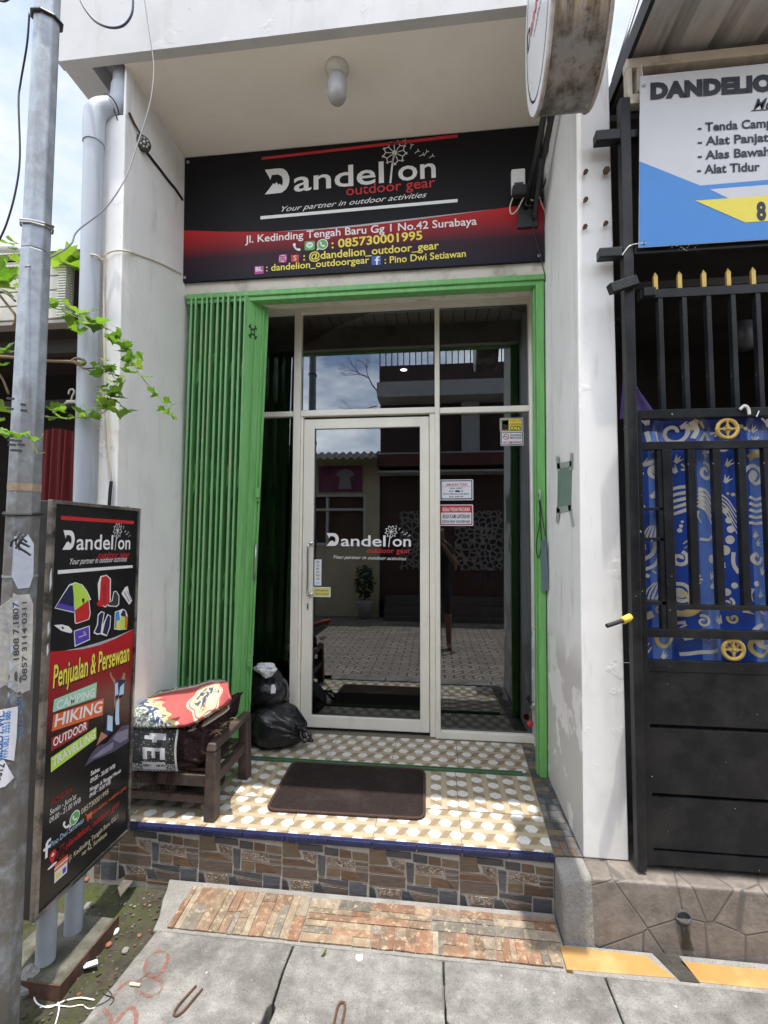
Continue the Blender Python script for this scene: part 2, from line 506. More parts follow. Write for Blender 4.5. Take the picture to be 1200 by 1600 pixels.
P_YEL = flat('yellow', (.80, .68, .08)); P_MINT = flat('mint', (.33, .64, .46)); P_ORANGE = flat('orange', (.70, .14, .04)); P_LIME = flat('lime', (.47, .72, .08))
P_BLUE = flat('blue', (.03, .10, .38)); P_SKYB = flat('sky_blue', (.06, .27, .66)); P_PURPLE = flat('purple', (.10, .05, .45)); P_GREY = flat('grey', (.42, .43, .45)); P_DGREY = flat('dark_grey', (.045, .045, .05))
P_GREEN = flat('icon_green', (.10, .42, .10)); P_MAG = flat('magenta', (.50, .05, .30)); P_LBLUE = flat('pale_blue', (.42, .62, .80)); P_CREAM = flat('cream', (.72, .62, .42)); P_SKIN = flat('skin', (.42, .2, .12)); P_NAVY = flat('navy', (.012, .018, .07)); P_PAPER = flat('paper', (.72, .73, .78)); P_DYEL = flat('olive_yellow', (.62, .60, .16))

def logo(F, x0, z0, wd, ang, parent, k=2, white=P_WHITE, red=P_RED, squash=1.0, slant_slogan=-.02, slog=-.14, redy=-.078):
    """the shop's mark: flagged D with a peak in it, the word, the flower in place of the i, the two lines below"""
    ca, sa = math.cos(ang), math.sin(ang)
    def q(x, y): return (x0 + wd * (x * ca - y * squash * sa), z0 + wd * (x * sa + y * squash * ca))
    D = [(0, .152), (.085, .152), (.112, .146), (.134, .126), (.147, .095), (.149, .07), (.143, .042), (.128, .018), (.1, 0), (0, 0), (.03, .036), (.052, .064), (.06, .056), (.07, .068), (.083, .05), (.09, .057), (.103, .043), (.109, .06), (.108, .085), (.1, .103), (.08, .115), (.042, .115), (.033, .085), (.028, .1)]
    mb = MB()
    mb.add([F.pt(*q(*p), k) for p in D], [list(range(len(D)))])
    stem = [(.742, -.005), (.748, .05), (.757, .12), (.767, .165)]
    F.stroke(mb, [q(*p) for p in stem], wd * .011, k)
    cx, cy = .769, .17
    mb.add([F.pt(*q(cx + .016 * math.cos(t), cy + .016 * math.sin(t)), k) for t in [i * .5236 for i in range(12)]], [list(range(12))])
    for i in range(9):
        t = i * 2 * math.pi / 9 + .2
        c, s_ = math.cos(t), math.sin(t)
        F.stroke(mb, [q(cx + .02 * c, cy + .02 * s_), q(cx + .052 * c, cy + .052 * s_)], wd * .005, k)
        for e in (-.42, .42):
            F.stroke(mb, [q(cx + .052 * c, cy + .052 * s_), q(cx + .072 * math.cos(t + e), cy + .072 * math.sin(t + e))], wd * .006, k)
    for sx, sy, t in ((.86, .185, 1.2), (.885, .155, .6), (.91, .135, .3), (.94, .14, .9), (.965, .118, .5), (.835, .215, 1.9)):
        c, s_ = math.cos(t), math.sin(t)
        F.stroke(mb, [q(sx, sy), q(sx + .02 * c, sy + .02 * s_)], wd * .004, k)
        for e in (-.8, .8):
            F.stroke(mb, [q(sx + .02 * c, sy + .02 * s_), q(sx + .02 * c + .012 * math.cos(t + e), sy + .02 * s_ + .012 * math.sin(t + e))], wd * .004, k)
    lg = mb.build('logo', white, parent)
    F.text('andel', q(.175, 0), q(.705, 0), wd * .128 * squash, white, parent, k, bold=.012, px=False)
    F.text('on', q(.787, 0), q(1.0, 0), wd * .128 * squash, white, parent, k, bold=.012, px=False)
    F.text('outdoor gear', q(.485, redy), q(.995, redy), wd * .060 * squash, red, parent, k, bold=.005, px=False)
    if slog is not None: F.text('Your partner in outdoor activities', q(.08, slog), q(.95, slog + slant_slogan), wd * .05 * squash, white, parent, k, shear=.45, px=False)
    return lg

# ================================================================== GROUND
ZG = -.235                                    # top of the concrete slabs
GROUNDM = mat('bare_ground', (.20, .17, .14), .95, .25, 3, .5, 30)
mb = MB(); mb.add([(-90, -90, -.34), (90, -90, -.34), (90, 90, -.34), (-90, 90, -.34)], [(0, 1, 2, 3)])
struct(mb.build('ground', GROUNDM))

def paver_mat():
    m, nt, b = new_mat('zigzag_pavers')
    t = N(nt, 'ShaderNodeTexCoord').outputs['Object']
    sep = N(nt, 'ShaderNodeSeparateXYZ'); L(nt, t, sep.inputs[0])
    pp = N(nt, 'ShaderNodeMath', operation='PINGPONG'); pp.inputs[1].default_value = .11; L(nt, sep.outputs['X'], pp.inputs[0])
    ad = N(nt, 'ShaderNodeMath', operation='ADD'); L(nt, sep.outputs['Y'], ad.inputs[0]); L(nt, pp.outputs[0], ad.inputs[1])
    cb = N(nt, 'ShaderNodeCombineXYZ'); L(nt, sep.outputs['X'], cb.inputs[0]); L(nt, ad.outputs[0], cb.inputs[1])
    br = N(nt, 'ShaderNodeTexBrick'); br.offset = 0.5
    br.inputs['Scale'].default_value = 1.0; br.inputs['Brick Width'].default_value = .22; br.inputs['Row Height'].default_value = .105; br.inputs['Mortar Size'].default_value = .011
    br.inputs['Color1'].default_value = (.32, .275, .23, 1); br.inputs['Color2'].default_value = (.20, .177, .158, 1); br.inputs['Mortar'].default_value = (.035, .03, .027, 1)
    L(nt, cb.outputs[0], br.inputs['Vector'])
    c = mixc(nt, ramp(nt, noise_of(nt, t, 2, 8, .65), .45, .8), br.outputs['Color'], (.16, .145, .13))
    L(nt, c, b.inputs['Base Color']); b.inputs['Roughness'].default_value = .85
    bump(nt, b, noise_of(nt, t, 60, 6, .6), .3)
    return m
mb = MB(); mb.add([(-30, -5.0, -.245), (30, -5.0, -.245), (30, -.95, -.245), (-30, -.95, -.245)], [(0, 1, 2, 3)])
struct(mb.build('alley_pavement', paver_mat()))

# mossy soil strip to the left of the slabs, a gently uneven sheet
def soil_mat():
    m, nt, b = new_mat('mossy_soil')
    t = N(nt, 'ShaderNodeTexCoord').outputs['Object']
    c = mixc(nt, ramp(nt, noise_of(nt, t, 18, 8, .7), .3, .72), (.022, .019, .014), (.085, .072, .052))
    c = mixc(nt, ramp(nt, noise_of(nt, t, 5.5, 8, .72), .44, .62), c, (.048, .062, .010))
    c = mixc(nt, ramp(nt, noise_of(nt, t, 70, 3, .6), .66, .70), c, (.17, .155, .13))
    L(nt, c, b.inputs['Base Color']); b.inputs['Roughness'].default_value = .95
    bump(nt, b, noise_of(nt, t, 45, 9, .7), .9, .015)
    return m
def soil(u, v):
    x = -3.2 + 2.12 * u; y = -1.0 + 1.0 * v
    z = -.287 + .022 * noise.noise(Vector((x * 4, y * 4, 0))) + .008 * noise.noise(Vector((x * 17, y * 17, 3)))
    return (x, y, z)
mb = MB(); mb.grid(soil, 120, 60)
struct(mb.build('soil', soil_mat(), smooth=True))
# loose grit and twigs on the soil: nobody could count it
mb = MB()
for i in range(260):
    x = -1.12 - abs(rnd.gauss(0, .22)); y = rnd.uniform(-.75, -.02); r = rnd.uniform(.002, .0075)
    z = soil((x + 3.2) / 2.12, y + 1.0)[2]
    c = rnd.choice([(.14, .125, .10), (.10, .085, .07), (.20, .19, .17), (.07, .055, .04), (.05, .04, .03), (.05, .065, .015), (.18, .08, .045)])
    p = [(x + r * math.cos(t) * rnd.uniform(.6, 1.3), y + r * math.sin(t) * rnd.uniform(.6, 1.3), z - .001) for t in (0, 1.2, 2.5, 3.8, 5)]
    mb.prism(p, (rnd.uniform(-.002, .002), rnd.uniform(-.002, .002), r), 0, c)
o = mb.build('grit', mat('grit', (1, 1, 1), .9, .2, 40, attr=True)); tag(o, 'loose grit and pebbles scattered over the mossy soil', 'grit', kind='stuff')

# tiled apron in front of the riser: a cement bed and the ledge stone tiles set in it
def apz(y): return -.243 + (y + .262) / .262 * .020 if y > -.262 else -.243
mb = MB()
left = [(-1.235, -.012), (-1.215, -.06), (-1.20, -.12), (-1.165, -.2), (-1.155, -.262)]
mb.prism([(x, y, -.34) for x, y in left] + [(.50, -.262, -.34), (.50, -.012, -.34)], (0, 0, .10))
for v in mb.v:
    if v.z > -.3: v.z = apz(v.y) - .004
struct(mb.build('cement_bed', CEM, bevel=.006))
mb = MB()
OC = [(.38, .17, .07), (.42, .21, .095), (.40, .29, .17), (.46, .36, .24), (.24, .21, .165), (.37, .185, .085), (.45, .29, .155), (.29, .245, .185), (.33, .20, .11)]
def ledge(x0, x1, y0, y1, along, nb):
    """one tile field cut into irregular strips running along x or y"""
    span = (y1 - y0) if along == 'x' else (x1 - x0)
    run = (x1 - x0) if along == 'x' else (y1 - y0)
    cuts = [0]
    for i in range(nb): cuts.append(cuts[-1] + rnd.uniform(.45, 1.5))
    cuts = [c / cuts[-1] * span for c in cuts]
    for a, b in zip(cuts[:-1], cuts[1:]):
        p = 0
        while p < run - .01:
            q = min(run, p + rnd.uniform(.35, 1.0) * min(.24, run))
            if run - q < .04: q = run
            g = .0007
            h = rnd.uniform(.000, .0025)
            c = rnd.choice(OC); k = rnd.uniform(.6, .85); g_ = sum(c) / 3; c = tuple((x * .74 + g_ * .26) * k for x in c)
            if along == 'x': X0, X1, Y0, Y1 = x0 + p + g, x0 + q - g, y0 + a + g, y0 + b - g
            else: X0, X1, Y0, Y1 = x0 + a + g, x0 + b - g, y0 + p + g, y0 + q - g
            j = lambda: rnd.uniform(-.0015, .0015)
            pts = [(X0 + j(), Y0 + j()), (X1 + j(), Y0 + j()), (X1 + j(), Y1 + j()), (X0 + j(), Y1 + j())]
            mb.hexa([(x, y, apz(y) - .006) for x, y in pts] + [(x, y, apz(y) + .001 + h) for x, y in pts], 0, c)
            p = q
def ledge_run(x0, x1, y0, y1, along, unit, nb):
    n = max(1, round((x1 - x0) / unit))
    for i in range(n):
        ledge(x0 + (x1 - x0) * i / n, x0 + (x1 - x0) * (i + 1) / n, y0, y1, along, nb)
ledge_run(-1.10, -.545, -.250, -.045, 'y', .277, 7)
ledge_run(-.540, -.02, -.150, -.045, 'x', .26, 3)
ledge_run(-.540, -.26, -.250, -.153, 'x', .28, 3)
ledge_run(-.255, .475, -.250, -.153, 'y', .245, 7)
ledge_run(-.015, .49, -.150, -.045, 'x', .25, 3)
struct(mb.build('paved_apron', PAV_A))

# ================================================================== DRAIN SLABS
def slab(label, outl, loop=None):
    t = thing('concrete_slab', label, 'drain slab', (sum(p[0] for p in outl) / len(outl), -.6, ZG - .1), 'concrete slabs covering the drain')
    pts = []
    for (a, b) in zip(outl, outl[1:] + outl[:1]):
        n = max(1, int(math.hypot(b[0] - a[0], b[1] - a[1]) / .03))
        for i in range(n):
            x, y = a[0] + (b[0] - a[0]) * i / n, a[1] + (b[1] - a[1]) * i / n
            pts.append((x + .006 * noise.noise(Vector((x * 14, y * 14, 1.7))) + .003 * noise.noise(Vector((x * 60, y * 60, 5))), y + .006 * noise.noise(Vector((x * 14, y * 14, 8.1))), ZG - .1))
    mb = MB(); mb.prism(pts, (0, 0, .1))
    mb.build('slab_body', CONC, t, bevel=.006)
    if loop:
        mb = MB(); (cx, cy, sx, sy, ang) = loop
        path = [(-.5, 1), (-.52, .2), (-.5, -.55), (-.3, -.93), (0, -1.02), (.3, -.93), (.5, -.55), (.5, .2), (.48, 1)]
        ca, sa = math.cos(ang), math.sin(ang)
        P = smooth_path([(cx + (x * sx) * ca - y * sy * sa, cy + (x * sx) * sa + y * sy * ca, ZG + (.004 if abs(y) < .95 else .002)) for x, y in path], 4)
        mb.tube(P, .0042, 8); mb.build('lifting_loop', RUST, t, smooth=True)
    return t
slab('grey slab with red paint marks and a rusty loop next to the mossy soil', [(-1.125, -.275), (-1.16, -.66), (-1.20, -1.0), (-.566, -1.0), (-.566, -.60), (-.578, -.592), (-.576, -.52), (-.563, -.505), (-.561, -.275)], (-.850, -.535, .030, .052, -.30))
slab('grey slab with a rusty loop opposite the doormat, a leaf on its back edge', [(-.555, -.275), (-.556, -.505), (-.545, -.52), (-.547, -.592), (-.558, -.60), (-.558, -1.0), (.026, -1.0), (.025, -.5), (.025, -.275)], (-.320, -.530, .026, -.050, 0))
slab('grey slab without a loop, left of the jagged crack near the first yellow tile', [(.031, -.275), (.032, -.49), (.042, -.50), (.042, -.6), (.033, -.61), (.033, -1.0), (.610, -1.0), (.611, -.6), (.612, -.275)])
slab('brownish grey slab at the right edge below the yellow kerb tiles', [(.618, -.275), (.617, -.6), (.618, -1.0), (1.2, -1.0), (1.2, -.275)])
slab('brownish grey slab beyond the right edge of the drain row', [(1.215, -.275), (1.215, -1.0), (1.8, -1.0), (1.8, -.275)])

# red spray paint figures on the left slab
m, nt_, b_ = new_mat('faded_red_paint')
tt = N(nt_, 'ShaderNodeTexCoord').outputs['Object']
b_.inputs['Base Color'].default_value = (.26, .10, .068, 1); b_.inputs['Roughness'].default_value = .9
L(nt_, ramp(nt_, noise_of(nt_, tt, 45, 6, .7), .40, .66), b_.inputs['Alpha'])
RP = m
F = Face((0, 0, ZG + .0015), (1, 0, 0), (0, 1, 0))
mb = MB()
SP = lambda pts: [(q.x, q.y) for q in smooth_path([(*F.uv(*p), 0) for p in pts], 5)]
F.ribbon(mb, SP([(262, 1492), (248, 1486), (232, 1498), (226, 1518), (240, 1527), (252, 1520), (262, 1500), (262, 1490)]), .012)
F.ribbon(mb, SP([(240, 1527), (254, 1534), (250, 1548), (236, 1556), (218, 1550), (212, 1540), (222, 1530)]), .012)
sp2 = MB(); F.ribbon(sp2, SP([(152, 1588), (162, 1578), (172, 1590), (178, 1602), (190, 1585), (205, 1574), (213, 1588), (210, 1612)]), .014)
F.ribbon(sp2, SP([(175, 1560), (190, 1540), (205, 1532)]), .012)
tag(mb.build('spray_mark', RP), 'faded red sprayed eight on the left slab beside the cigarette butt', 'paint mark')
mb = sp2
tag(mb.build('spray_mark', RP), 'faded red sprayed zigzag at the bottom edge of the left slab', 'paint mark')

# yellow kerb tiles
YT_M = mat('yellow_kerb_tile', (.36, .20, .062), .55, .08, 6, .05, 60, dirt=(.62, .45, .22), dscale=4, dlo=.5, dhi=.9, fleck=((.8, .76, .68), 9, .70))
mb = MB(); mb.box(.502, 2.2, -.2745, -.15, -.34, -.2375); struct(mb.build('kerb_bed', CEM, bevel=.004))
def kerb(label, pts):
    mb = MB(); mb.prism([(x, y, -.30) for x, y in pts], (0, 0, .0655))
    tag(mb.build('kerb_tile', YT_M, bevel=.002), label, 'kerb tile', 'yellow kerb tiles')
kerb('long yellow kerb tile between orange stone paving and the drain spout gap', [(.482, -.262), (.868, -.252), (.80, -.170), (.482, -.160)])
kerb('yellow kerb tile at the right edge, right of the drain spout gap', [(.945, -.258), (1.7, -.258), (1.7, -.18), (.915, -.178)])

# ================================================================== THE SHOP BUILDING
B = thing('shop_building', 'white two storey shop with green folding shutter, glass door and tiled porch', 'building', (-.5, .6, ZG))
# porch floor: tile fields with their own UV, joints between them
mb = MB()
XL, XR = -1.62, .505
ROWY = [(0.012, .283, False), (.286, .665, True), (.70, 1.09, False)]
xj = [-1.62] + [-.284 + .4 * k for k in (-3, -2, -1, 0, 1)] + [.505]
for (y0, y1, rot) in ROWY:
    sh = 0 if y0 < .6 else .02
    for a, b in zip(xj[:-1], xj[1:]):
        g = .0015
        xr0 = b if b < .5 else .505
        x0, x1 = a + g + (sh if a > -1.6 else 0), xr0 - g + (sh if b < .5 else 0)
        def RX(y): return .505 + .058 * (y / 1.04)
        p = [(x0, y0 + g), (x1 if b < .5 else RX(y0), y0 + g), (x1 if b < .5 else RX(y1), y1 - g), (x0, y1 - g)]
        if rot: uv = [(y - y0 + .0433, -(x - a) + .2) for x, y in p]
        else: uv = [(x - a + .02, y - y1 + .02) for x, y in p]
        mb.add([(x, y, 0.0) for x, y in p], [(0, 1, 2, 3)], 0, None, [uv])
pf = mb.build('porch_floor', HEXT, B)
mb = MB(); mb.box(-1.64, .64, .006, 1.3, -.34, -.002)
mb.build('porch_base', mat('tile_grout', (.16, .14, .11), .9, .2, 20), B)
# slate mosaic border along the right wall
mb = MB()
SC_ = [(.10, .10, .105), (.15, .145, .14), (.20, .13, .085), (.125, .115, .11), (.24, .18, .12), (.075, .08, .09)]
y = .004
while y < 1.1:
    y2 = min(1.1, y + rnd.uniform(.03, .06)); x = .507 + .058 * (y / 1.04) + .004
    while x < .645:
        x2 = min(.66, x + rnd.uniform(.02, .07)); c = rnd.choice(SC_); k = rnd.uniform(.8, 1.3)
        mb.box(x + .0012, x2 - .0012, y + .0012, y2 - .0012, -.004, .0005 + rnd.uniform(0, .0015), 0, tuple(q * k for q in c)); x = x2
    y = y2
mb.build('mosaic_border', STONE_A, B)
# blue ribbed nosing
mb = MB()
NOS = mat('blue_nosing', (.014, .018, .068), .28, .2, 30, .0, spec=.6)
for a, b in zip([-1.6, -1.284, -1.084, -.884, -.684, -.484, -.284, -.084, .115, .315], [-1.284, -1.084, -.884, -.684, -.484, -.284, -.084, .115, .315, .505]):
    mb.box(a + .001, b - .001, -.013, .012, -.0215, .0035)
    x = a + .006
    while x < b - .006:
        mb.box(x, x + .004, -.0150, -.012, -.020, -.003); x += .0085
mb.build('nosing', NOS, B, bevel=.0025)
# stone patterned riser tiles, the same stones in each tile
STN = [('tan', [(0, 0), (62, 0), (84, 62), (0, 66)]), ('slate', [(66, 2), (176, 6), (180, 33), (72, 30)]), ('slate', [(184, 10), (246, 14), (246, 46), (184, 42)]),
       ('brown', [(250, 14), (300, 18), (302, 50), (250, 48)]), ('tan', [(304, 20), (374, 24), (374, 56), (306, 52)]),
       ('pebble', [(88, 36), (150, 40), (150, 86), (98, 66)]), ('slateb', [(155, 44), (190, 48), (188, 128), (160, 126)]), ('pebble', [(195, 50), (312, 56), (316, 86), (195, 84)]),
       ('wood', [(316, 60), (374, 62), (374, 76), (318, 75)]), ('wood', [(318, 80), (374, 80), (374, 95), (320, 95)]), ('wood', [(322, 99), (374, 99), (374, 140), (357, 138), (324, 104)]),
       ('brown', [(0, 70), (94, 70), (150, 92), (150, 99), (0, 97)]), ('wood', [(0, 101), (154, 103), (154, 150), (0, 149)]),
       ('tan', [(195, 88), (254, 90), (254, 130), (193, 129)]), ('brown', [(258, 92), (318, 98), (354, 138), (258, 135)]), ('slate', [(158, 133), (288, 137), (290, 166), (215, 160), (158, 152)]),
       ('dark', [(0, 153), (22, 160), (34, 200), (0, 218)]), ('pebble', [(34, 154), (134, 156), (134, 189), (44, 188)]), ('brown', [(36, 193), (134, 193), (134, 216), (28, 216)]),
       ('slate', [(138, 158), (168, 160), (200, 204), (138, 202)]), ('wood', [(176, 164), (288, 170), (288, 206), (204, 204)]), ('brown', [(138, 207), (288, 210), (288, 226), (138, 224)]),
       ('slateb', [(293, 143), (368, 145), (368, 236), (293, 232)]), ('wood', [(0, 222), (134, 220), (134, 250), (0, 250)]), ('slate', [(138, 228), (288, 230), (288, 250), (138, 250)]), ('wood', [(293, 238), (372, 240), (372, 250), (293, 250)])]
SCOL = {'tan': (.185, .135, .085), 'slate': (.075, .075, .08), 'slateb': (.095, .10, .115), 'brown': (.155, .092, .058), 'pebble': (.26, .2, .15), 'wood': (.14, .105, .085), 'dark': (.05, .05, .05)}
def pebble_mat():
    m, nt, b = new_mat('pebble_print')
    t = N(nt, 'ShaderNodeTexCoord').outputs['Object']
    v = N(nt, 'ShaderNodeTexVoronoi'); v.inputs['Scale'].default_value = 95; L(nt, t, v.inputs['Vector'])
    e = N(nt, 'ShaderNodeTexVoronoi', feature='DISTANCE_TO_EDGE'); e.inputs['Scale'].default_value = 95; L(nt, t, e.inputs['Vector'])
    sp = N(nt, 'ShaderNodeSeparateColor'); L(nt, v.outputs['Color'], sp.inputs[0])
    c = mixc(nt, sp.outputs[0], (.16, .10, .07), (.40, .34, .27))
    c = mixc(nt, ramp(nt, e.outputs['Distance'], .10, .03), c, (.05, .04, .035))
    L(nt, c, b.inputs['Base Color']); b.inputs['Roughness'].default_value = .5
    bump(nt, b, ramp(nt, e.outputs['Distance'], 0, .25), .5, .003)
    return m
PEB = pebble_mat()
mb = MB()
for k in range(-4, 3):
    x0 = -.284 + .4 * k - .012
    for kind, poly in STN:
        P = []
        for (a, b_) in poly:
            cx_, cz_ = sum(q[0] for q in poly) / len(poly), sum(q[1] for q in poly) / len(poly)
            kx = lambda w, c: w + (c - w) / (abs(c - w) + 1e-6) * min(1.3, abs(c - w) * .3)
            X = x0 + kx(a, cx_) / 375 * .397; Z = -.026 - kx(b_, cz_) / 375 * .40
            P.append((X, Z))
        if max(p[0] for p in P) < -1.62 or min(p[0] for p in P) > .50: continue
        P = [(min(.503, max(-1.62, X)), max(-.262, Z)) for X, Z in P]
        P = [P[i] for i in range(len(P)) if abs(P[i][0] - P[i - 1][0]) + abs(P[i][1] - P[i - 1][1]) > .003]
        if len(P) < 3: continue
        kk = rnd.uniform(.9, 1.12)
        mb.prism([(X, .004, Z) for X, Z in P[::-1]], (0, -.0085 - rnd.uniform(0, .0015), 0), 1 if kind == 'pebble' else 0, tuple(q * kk for q in SCOL[kind]))
mb.build('riser_tiles', [STONE_A, PEB], B, bevel=.0012, seg=1)
mb = MB(); mb.box(-1.64, .504, -.0008, .0055, -.34, -.0245)
mb.build('riser_grout', mat('riser_grout', (.42, .39, .35), .9, .15, 20, .2, 80), B)

# side walls, back wall over the shutter, canopy
def wall_x(y, z):            # inner face of the left wall, which leans a little
    f = (z + .34) / 4.245; g_ = (y - .05) / 1.23
    return (-1.585 - .063 * f) * (1 - g_) + (-1.61 - .058 * f) * g_
mb = MB()
def wall_slab(x0, y0, y1, z0, z1):
    mb.hexa([(x0, y0, z0), (wall_x(y0, z0), y0, z0), (wall_x(y1, z0), y1, z0), (x0, y1, z0), (x0, y0, z1), (wall_x(y0, z1), y0, z1), (wall_x(y1, z1), y1, z1), (x0, y1, z1)])
wall_slab(-1.80, .05, 1.28, -.34, 3.625)
wall_slab(-1.80, .27, 1.28, 3.6255, 3.905)
wall_slab(-1.660, .052, .2695, 3.6255, 3.905)
mb.build('side_wall', WALL, B, bevel=.005)
mb = MB(); mb.hexa([(.627, 0, -.0), (.812, 0, -.0), (.812, 1.28, -.0), (.648, 1.28, -.0), (.668, 0, 3.903), (.812, 0, 3.903), (.812, 1.28, 3.903), (.684, 1.28, 3.903)])
mb.mi = [0, 0, 1, 0, 0, 0]
mb.build('side_pillar', [WALLP, WALL], B, bevel=.006)
mb = MB(); mb.box(-1.66, .672, .678, .80, 2.958, 3.903); mb.box(-1.66, .672, .74, .80, 2.90, 2.958)
mb.build('upper_wall', CREAMP, B)
mb = MB()
ZC = 3.905
mb.box(-2.0, .74, -.016, .034, ZC - .010, 5.6)
mb.box(-2.0, -1.845, .034, 1.3, ZC, 4.05); mb.box(-1.66, .74, .034, 1.3, ZC, 4.05); mb.box(-1.845, -1.66, .24, 1.3, ZC, 4.05); mb.box(-1.845, -1.66, .034, .24, 4.02, 4.05)
mb.build('canopy', [plaster('canopy_plaster', (.56, .56, .565))], B)
mb = MB(); mb.box(-1.655, .680, .036, .676, ZC - .003, ZC - .0005)
mb.build('soffit', SOFFIT, B)
# unseen slab added above the frame, shaped to shade the pillar top
mb = MB(); mb.box(.735, 2.6, -.265, .5, 4.5, 4.6); mb.box(.70, .735, -.24, .5, 4.5, 4.6)
mb.build('added_shade_slab', WALL, B)
# green header over the shutter and the green right post
mb = MB(); mb.box(-1.625, .664, .655, .735, 2.925, 2.958); mb.box(-1.625, .664, .668, .733, 2.897, 2.925)
mb.build('shutter_header', GREEN, B, bevel=.004)
mb = MB(); mb.hexa([(.592, .655, 0), (.632, .655, 0), (.632, .74, 0), (.592, .74, 0), (.612, .655, 2.897), (.658, .655, 2.897), (.658, .74, 2.897), (.612, .74, 2.897)])
mb.hexa([(.583, .69, 0.0), (.5925, .69, 0.0), (.5925, .735, 0), (.583, .735, 0), (.603, .69, 2.897), (.6125, .69, 2.897), (.6125, .735, 2.897), (.603, .735, 2.897)])
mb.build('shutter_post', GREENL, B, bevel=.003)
mb = MB(); mb.box(-1.58, .50, .667, .672, -.001, .012); mb.box(-1.58, .50, .693, .698, -.001, .012); mb.box(-1.58, .50, .672, .693, -.001, .004)
mb.build('threshold_rail', mat('rail_paint', (.06, .15, .075), .5, .3, 20, dirt=(.10, .09, .07), dscale=20), B)
mb = MB(); x = -1.6
while x < .66:
    mb.box(x, x + .080, .70, 1.2, 3.072, 3.084); x += .0875
mb.build('slatted_ceiling', PVC, B, bevel=.002)
mb = MB(); mb.box(-1.64, .67, .70, 1.28, 3.092, 3.12); mb.build('ceiling_board', mat('ceiling_gap', (.10, .08, .06), .9), B)

# folding shutter: folded leaves seen edge on, then the wide lead leaf turned back
SH = MB(); SE = MB()
def sx(z, x): return x - (2.94 - z) * .006
nl = 11
for i in range(nl):
    xa = -1.592 + i * .0372 + rnd.uniform(-.006, .005)
    y0 = .650 + rnd.uniform(-.010, .010)
    lean = .02 + .012 * i / nl + rnd.uniform(-.004, .004)
    fw = rnd.uniform(.010, .0145)
    for S_, a, b, c, d in ((SE, xa, xa + fw, y0, y0 + .014), (SH, xa + .004, xa + .007, y0 + .014, y0 + .13)):
        S_.hexa([(a - lean, c, .02), (b - lean, c, .02), (b - lean, d, .02), (a - lean, d, .02), (a, c, 2.935), (b, c, 2.935), (b, d, 2.935), (a, d, 2.935)])
    if i % 2 == 0:
        a, b = xa, xa + .0372
        SH.hexa([(a - lean, y0 + .13, .02), (b - lean, y0 + .13, .02), (b - lean, y0 + .134, .02), (a - lean, y0 + .134, .02), (a, y0 + .13, 2.93), (b, y0 + .13, 2.93), (b, y0 + .134, 2.93), (a, y0 + .134, 2.93)])
sh = SH.build('folding_shutter', GREEN, B, bevel=.002, seg=1)
SE.build('shutter_edges', mat('worn_lit_edge_paint', (.20, .44, .19), .5, .16, 9, .08, 80, dirt=(.40, .38, .24), dscale=3.5, dlo=.55, dhi=.68, stretch=(7, 7, .5), fleck=((.55, .56, .48), 30, .72)), sh, bevel=.002, seg=1)  # paler green paints in light caught by the edges; streaks and flecks are wear
mb = MB()
for i in range(5):                      # lattice bars crossing behind the folds
    for z in (.35, 1.05, 1.75, 2.45):
        xa = -1.575 + i * .072
        mb.bar((xa, .70, z - .12), (xa + .07, .70, z + .12), .004, .022); mb.bar((xa, .706, z + .12), (xa + .07, .706, z - .12), .004, .022)
mb.build('lattice_bars', GREEN, sh)
mb = MB()
# lead leaf: two flat strips and a folded edge post; top line falls back towards the door
def leafpt(t, z):            # t along the leaf from the stack to its free edge
    f = (2.93 - z) / 2.9
    a = Vector((-1.205 - .052 * f, .652, z)); b = Vector((-1.108 - .085 * f, .782, z))
    return a + (b - a) * t
def strip(t0, t1, dn0, dn1, z0=.02, z1=2.925):
    q = []
    for z in (z0, z1):
        a, b = leafpt(t0, z), leafpt(t1, z)
        d = (b - a).normalized(); n = Vector((d.y, -d.x, 0))
        q += [a + n * dn1, b + n * dn1, b + n * dn0, a + n * dn0]
    mb.hexa(q)
strip(0, .43, -.004, 0); strip(.435, .74, -.004, .0015); strip(.74, .80, -.02, .010); strip(.80, .90, -.02, .004); strip(.90, 1.0, -.02, .012)
lead = mb.build('shutter_leaf', GREEN, sh, bevel=.002, seg=1)
# handle, lock plates and the cut out mark on the lead leaf
mb = MB(); hp = leafpt(.86, 1.2)
for z in (1.105, 1.31): mb.bar(leafpt(.86, z) + Vector((.0, -.002, 0)), leafpt(.86, z) + Vector((.02, -.02, 0)), .012, .012)
mb.tube([leafpt(.86, 1.105) + Vector((.02, -.02, -.008)), leafpt(.86, 1.31) + Vector((.02, -.02, .008))], .007, 10)
mb.build('pull_handle', STEEL, sh, smooth=True)
for z in (1.64, .56):
    mb = MB(); p = leafpt(1.0, z); mb.box(p.x - .016, p.x + .012, p.y - .035, p.y - .01, z - .045, z + .045); mb.box(p.x - .01, p.x + .018, p.y - .05, p.y - .035, z - .02, z + .022)
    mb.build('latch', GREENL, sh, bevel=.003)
d_ = (leafpt(1, 2.6) - leafpt(0, 2.6)).normalized()
F = Face(leafpt(.32, 2.70) + Vector((d_.y, -d_.x, 0)) * .003, d_, (0, 0, 1))
mb = MB()
for k in range(4):
    a0 = k * 90 + 12
    F.stroke(mb, circ(0, 0, .05, 6, a0 + 18, a0 + 52, .62), .008)
    c, s_ = math.cos(R_(a0 + 35)), math.sin(R_(a0 + 35))
    F.stroke(mb, [(.012 * c, .02 * s_), (.03 * c, .048 * s_)], .008)
    F.stroke(mb, [(.010 * c - .010 * s_, .018 * s_ + .012 * c), (.010 * c + .010 * s_, .018 * s_ - .012 * c)], .006)
mb.build('vent_mark', P_BLACK, sh)

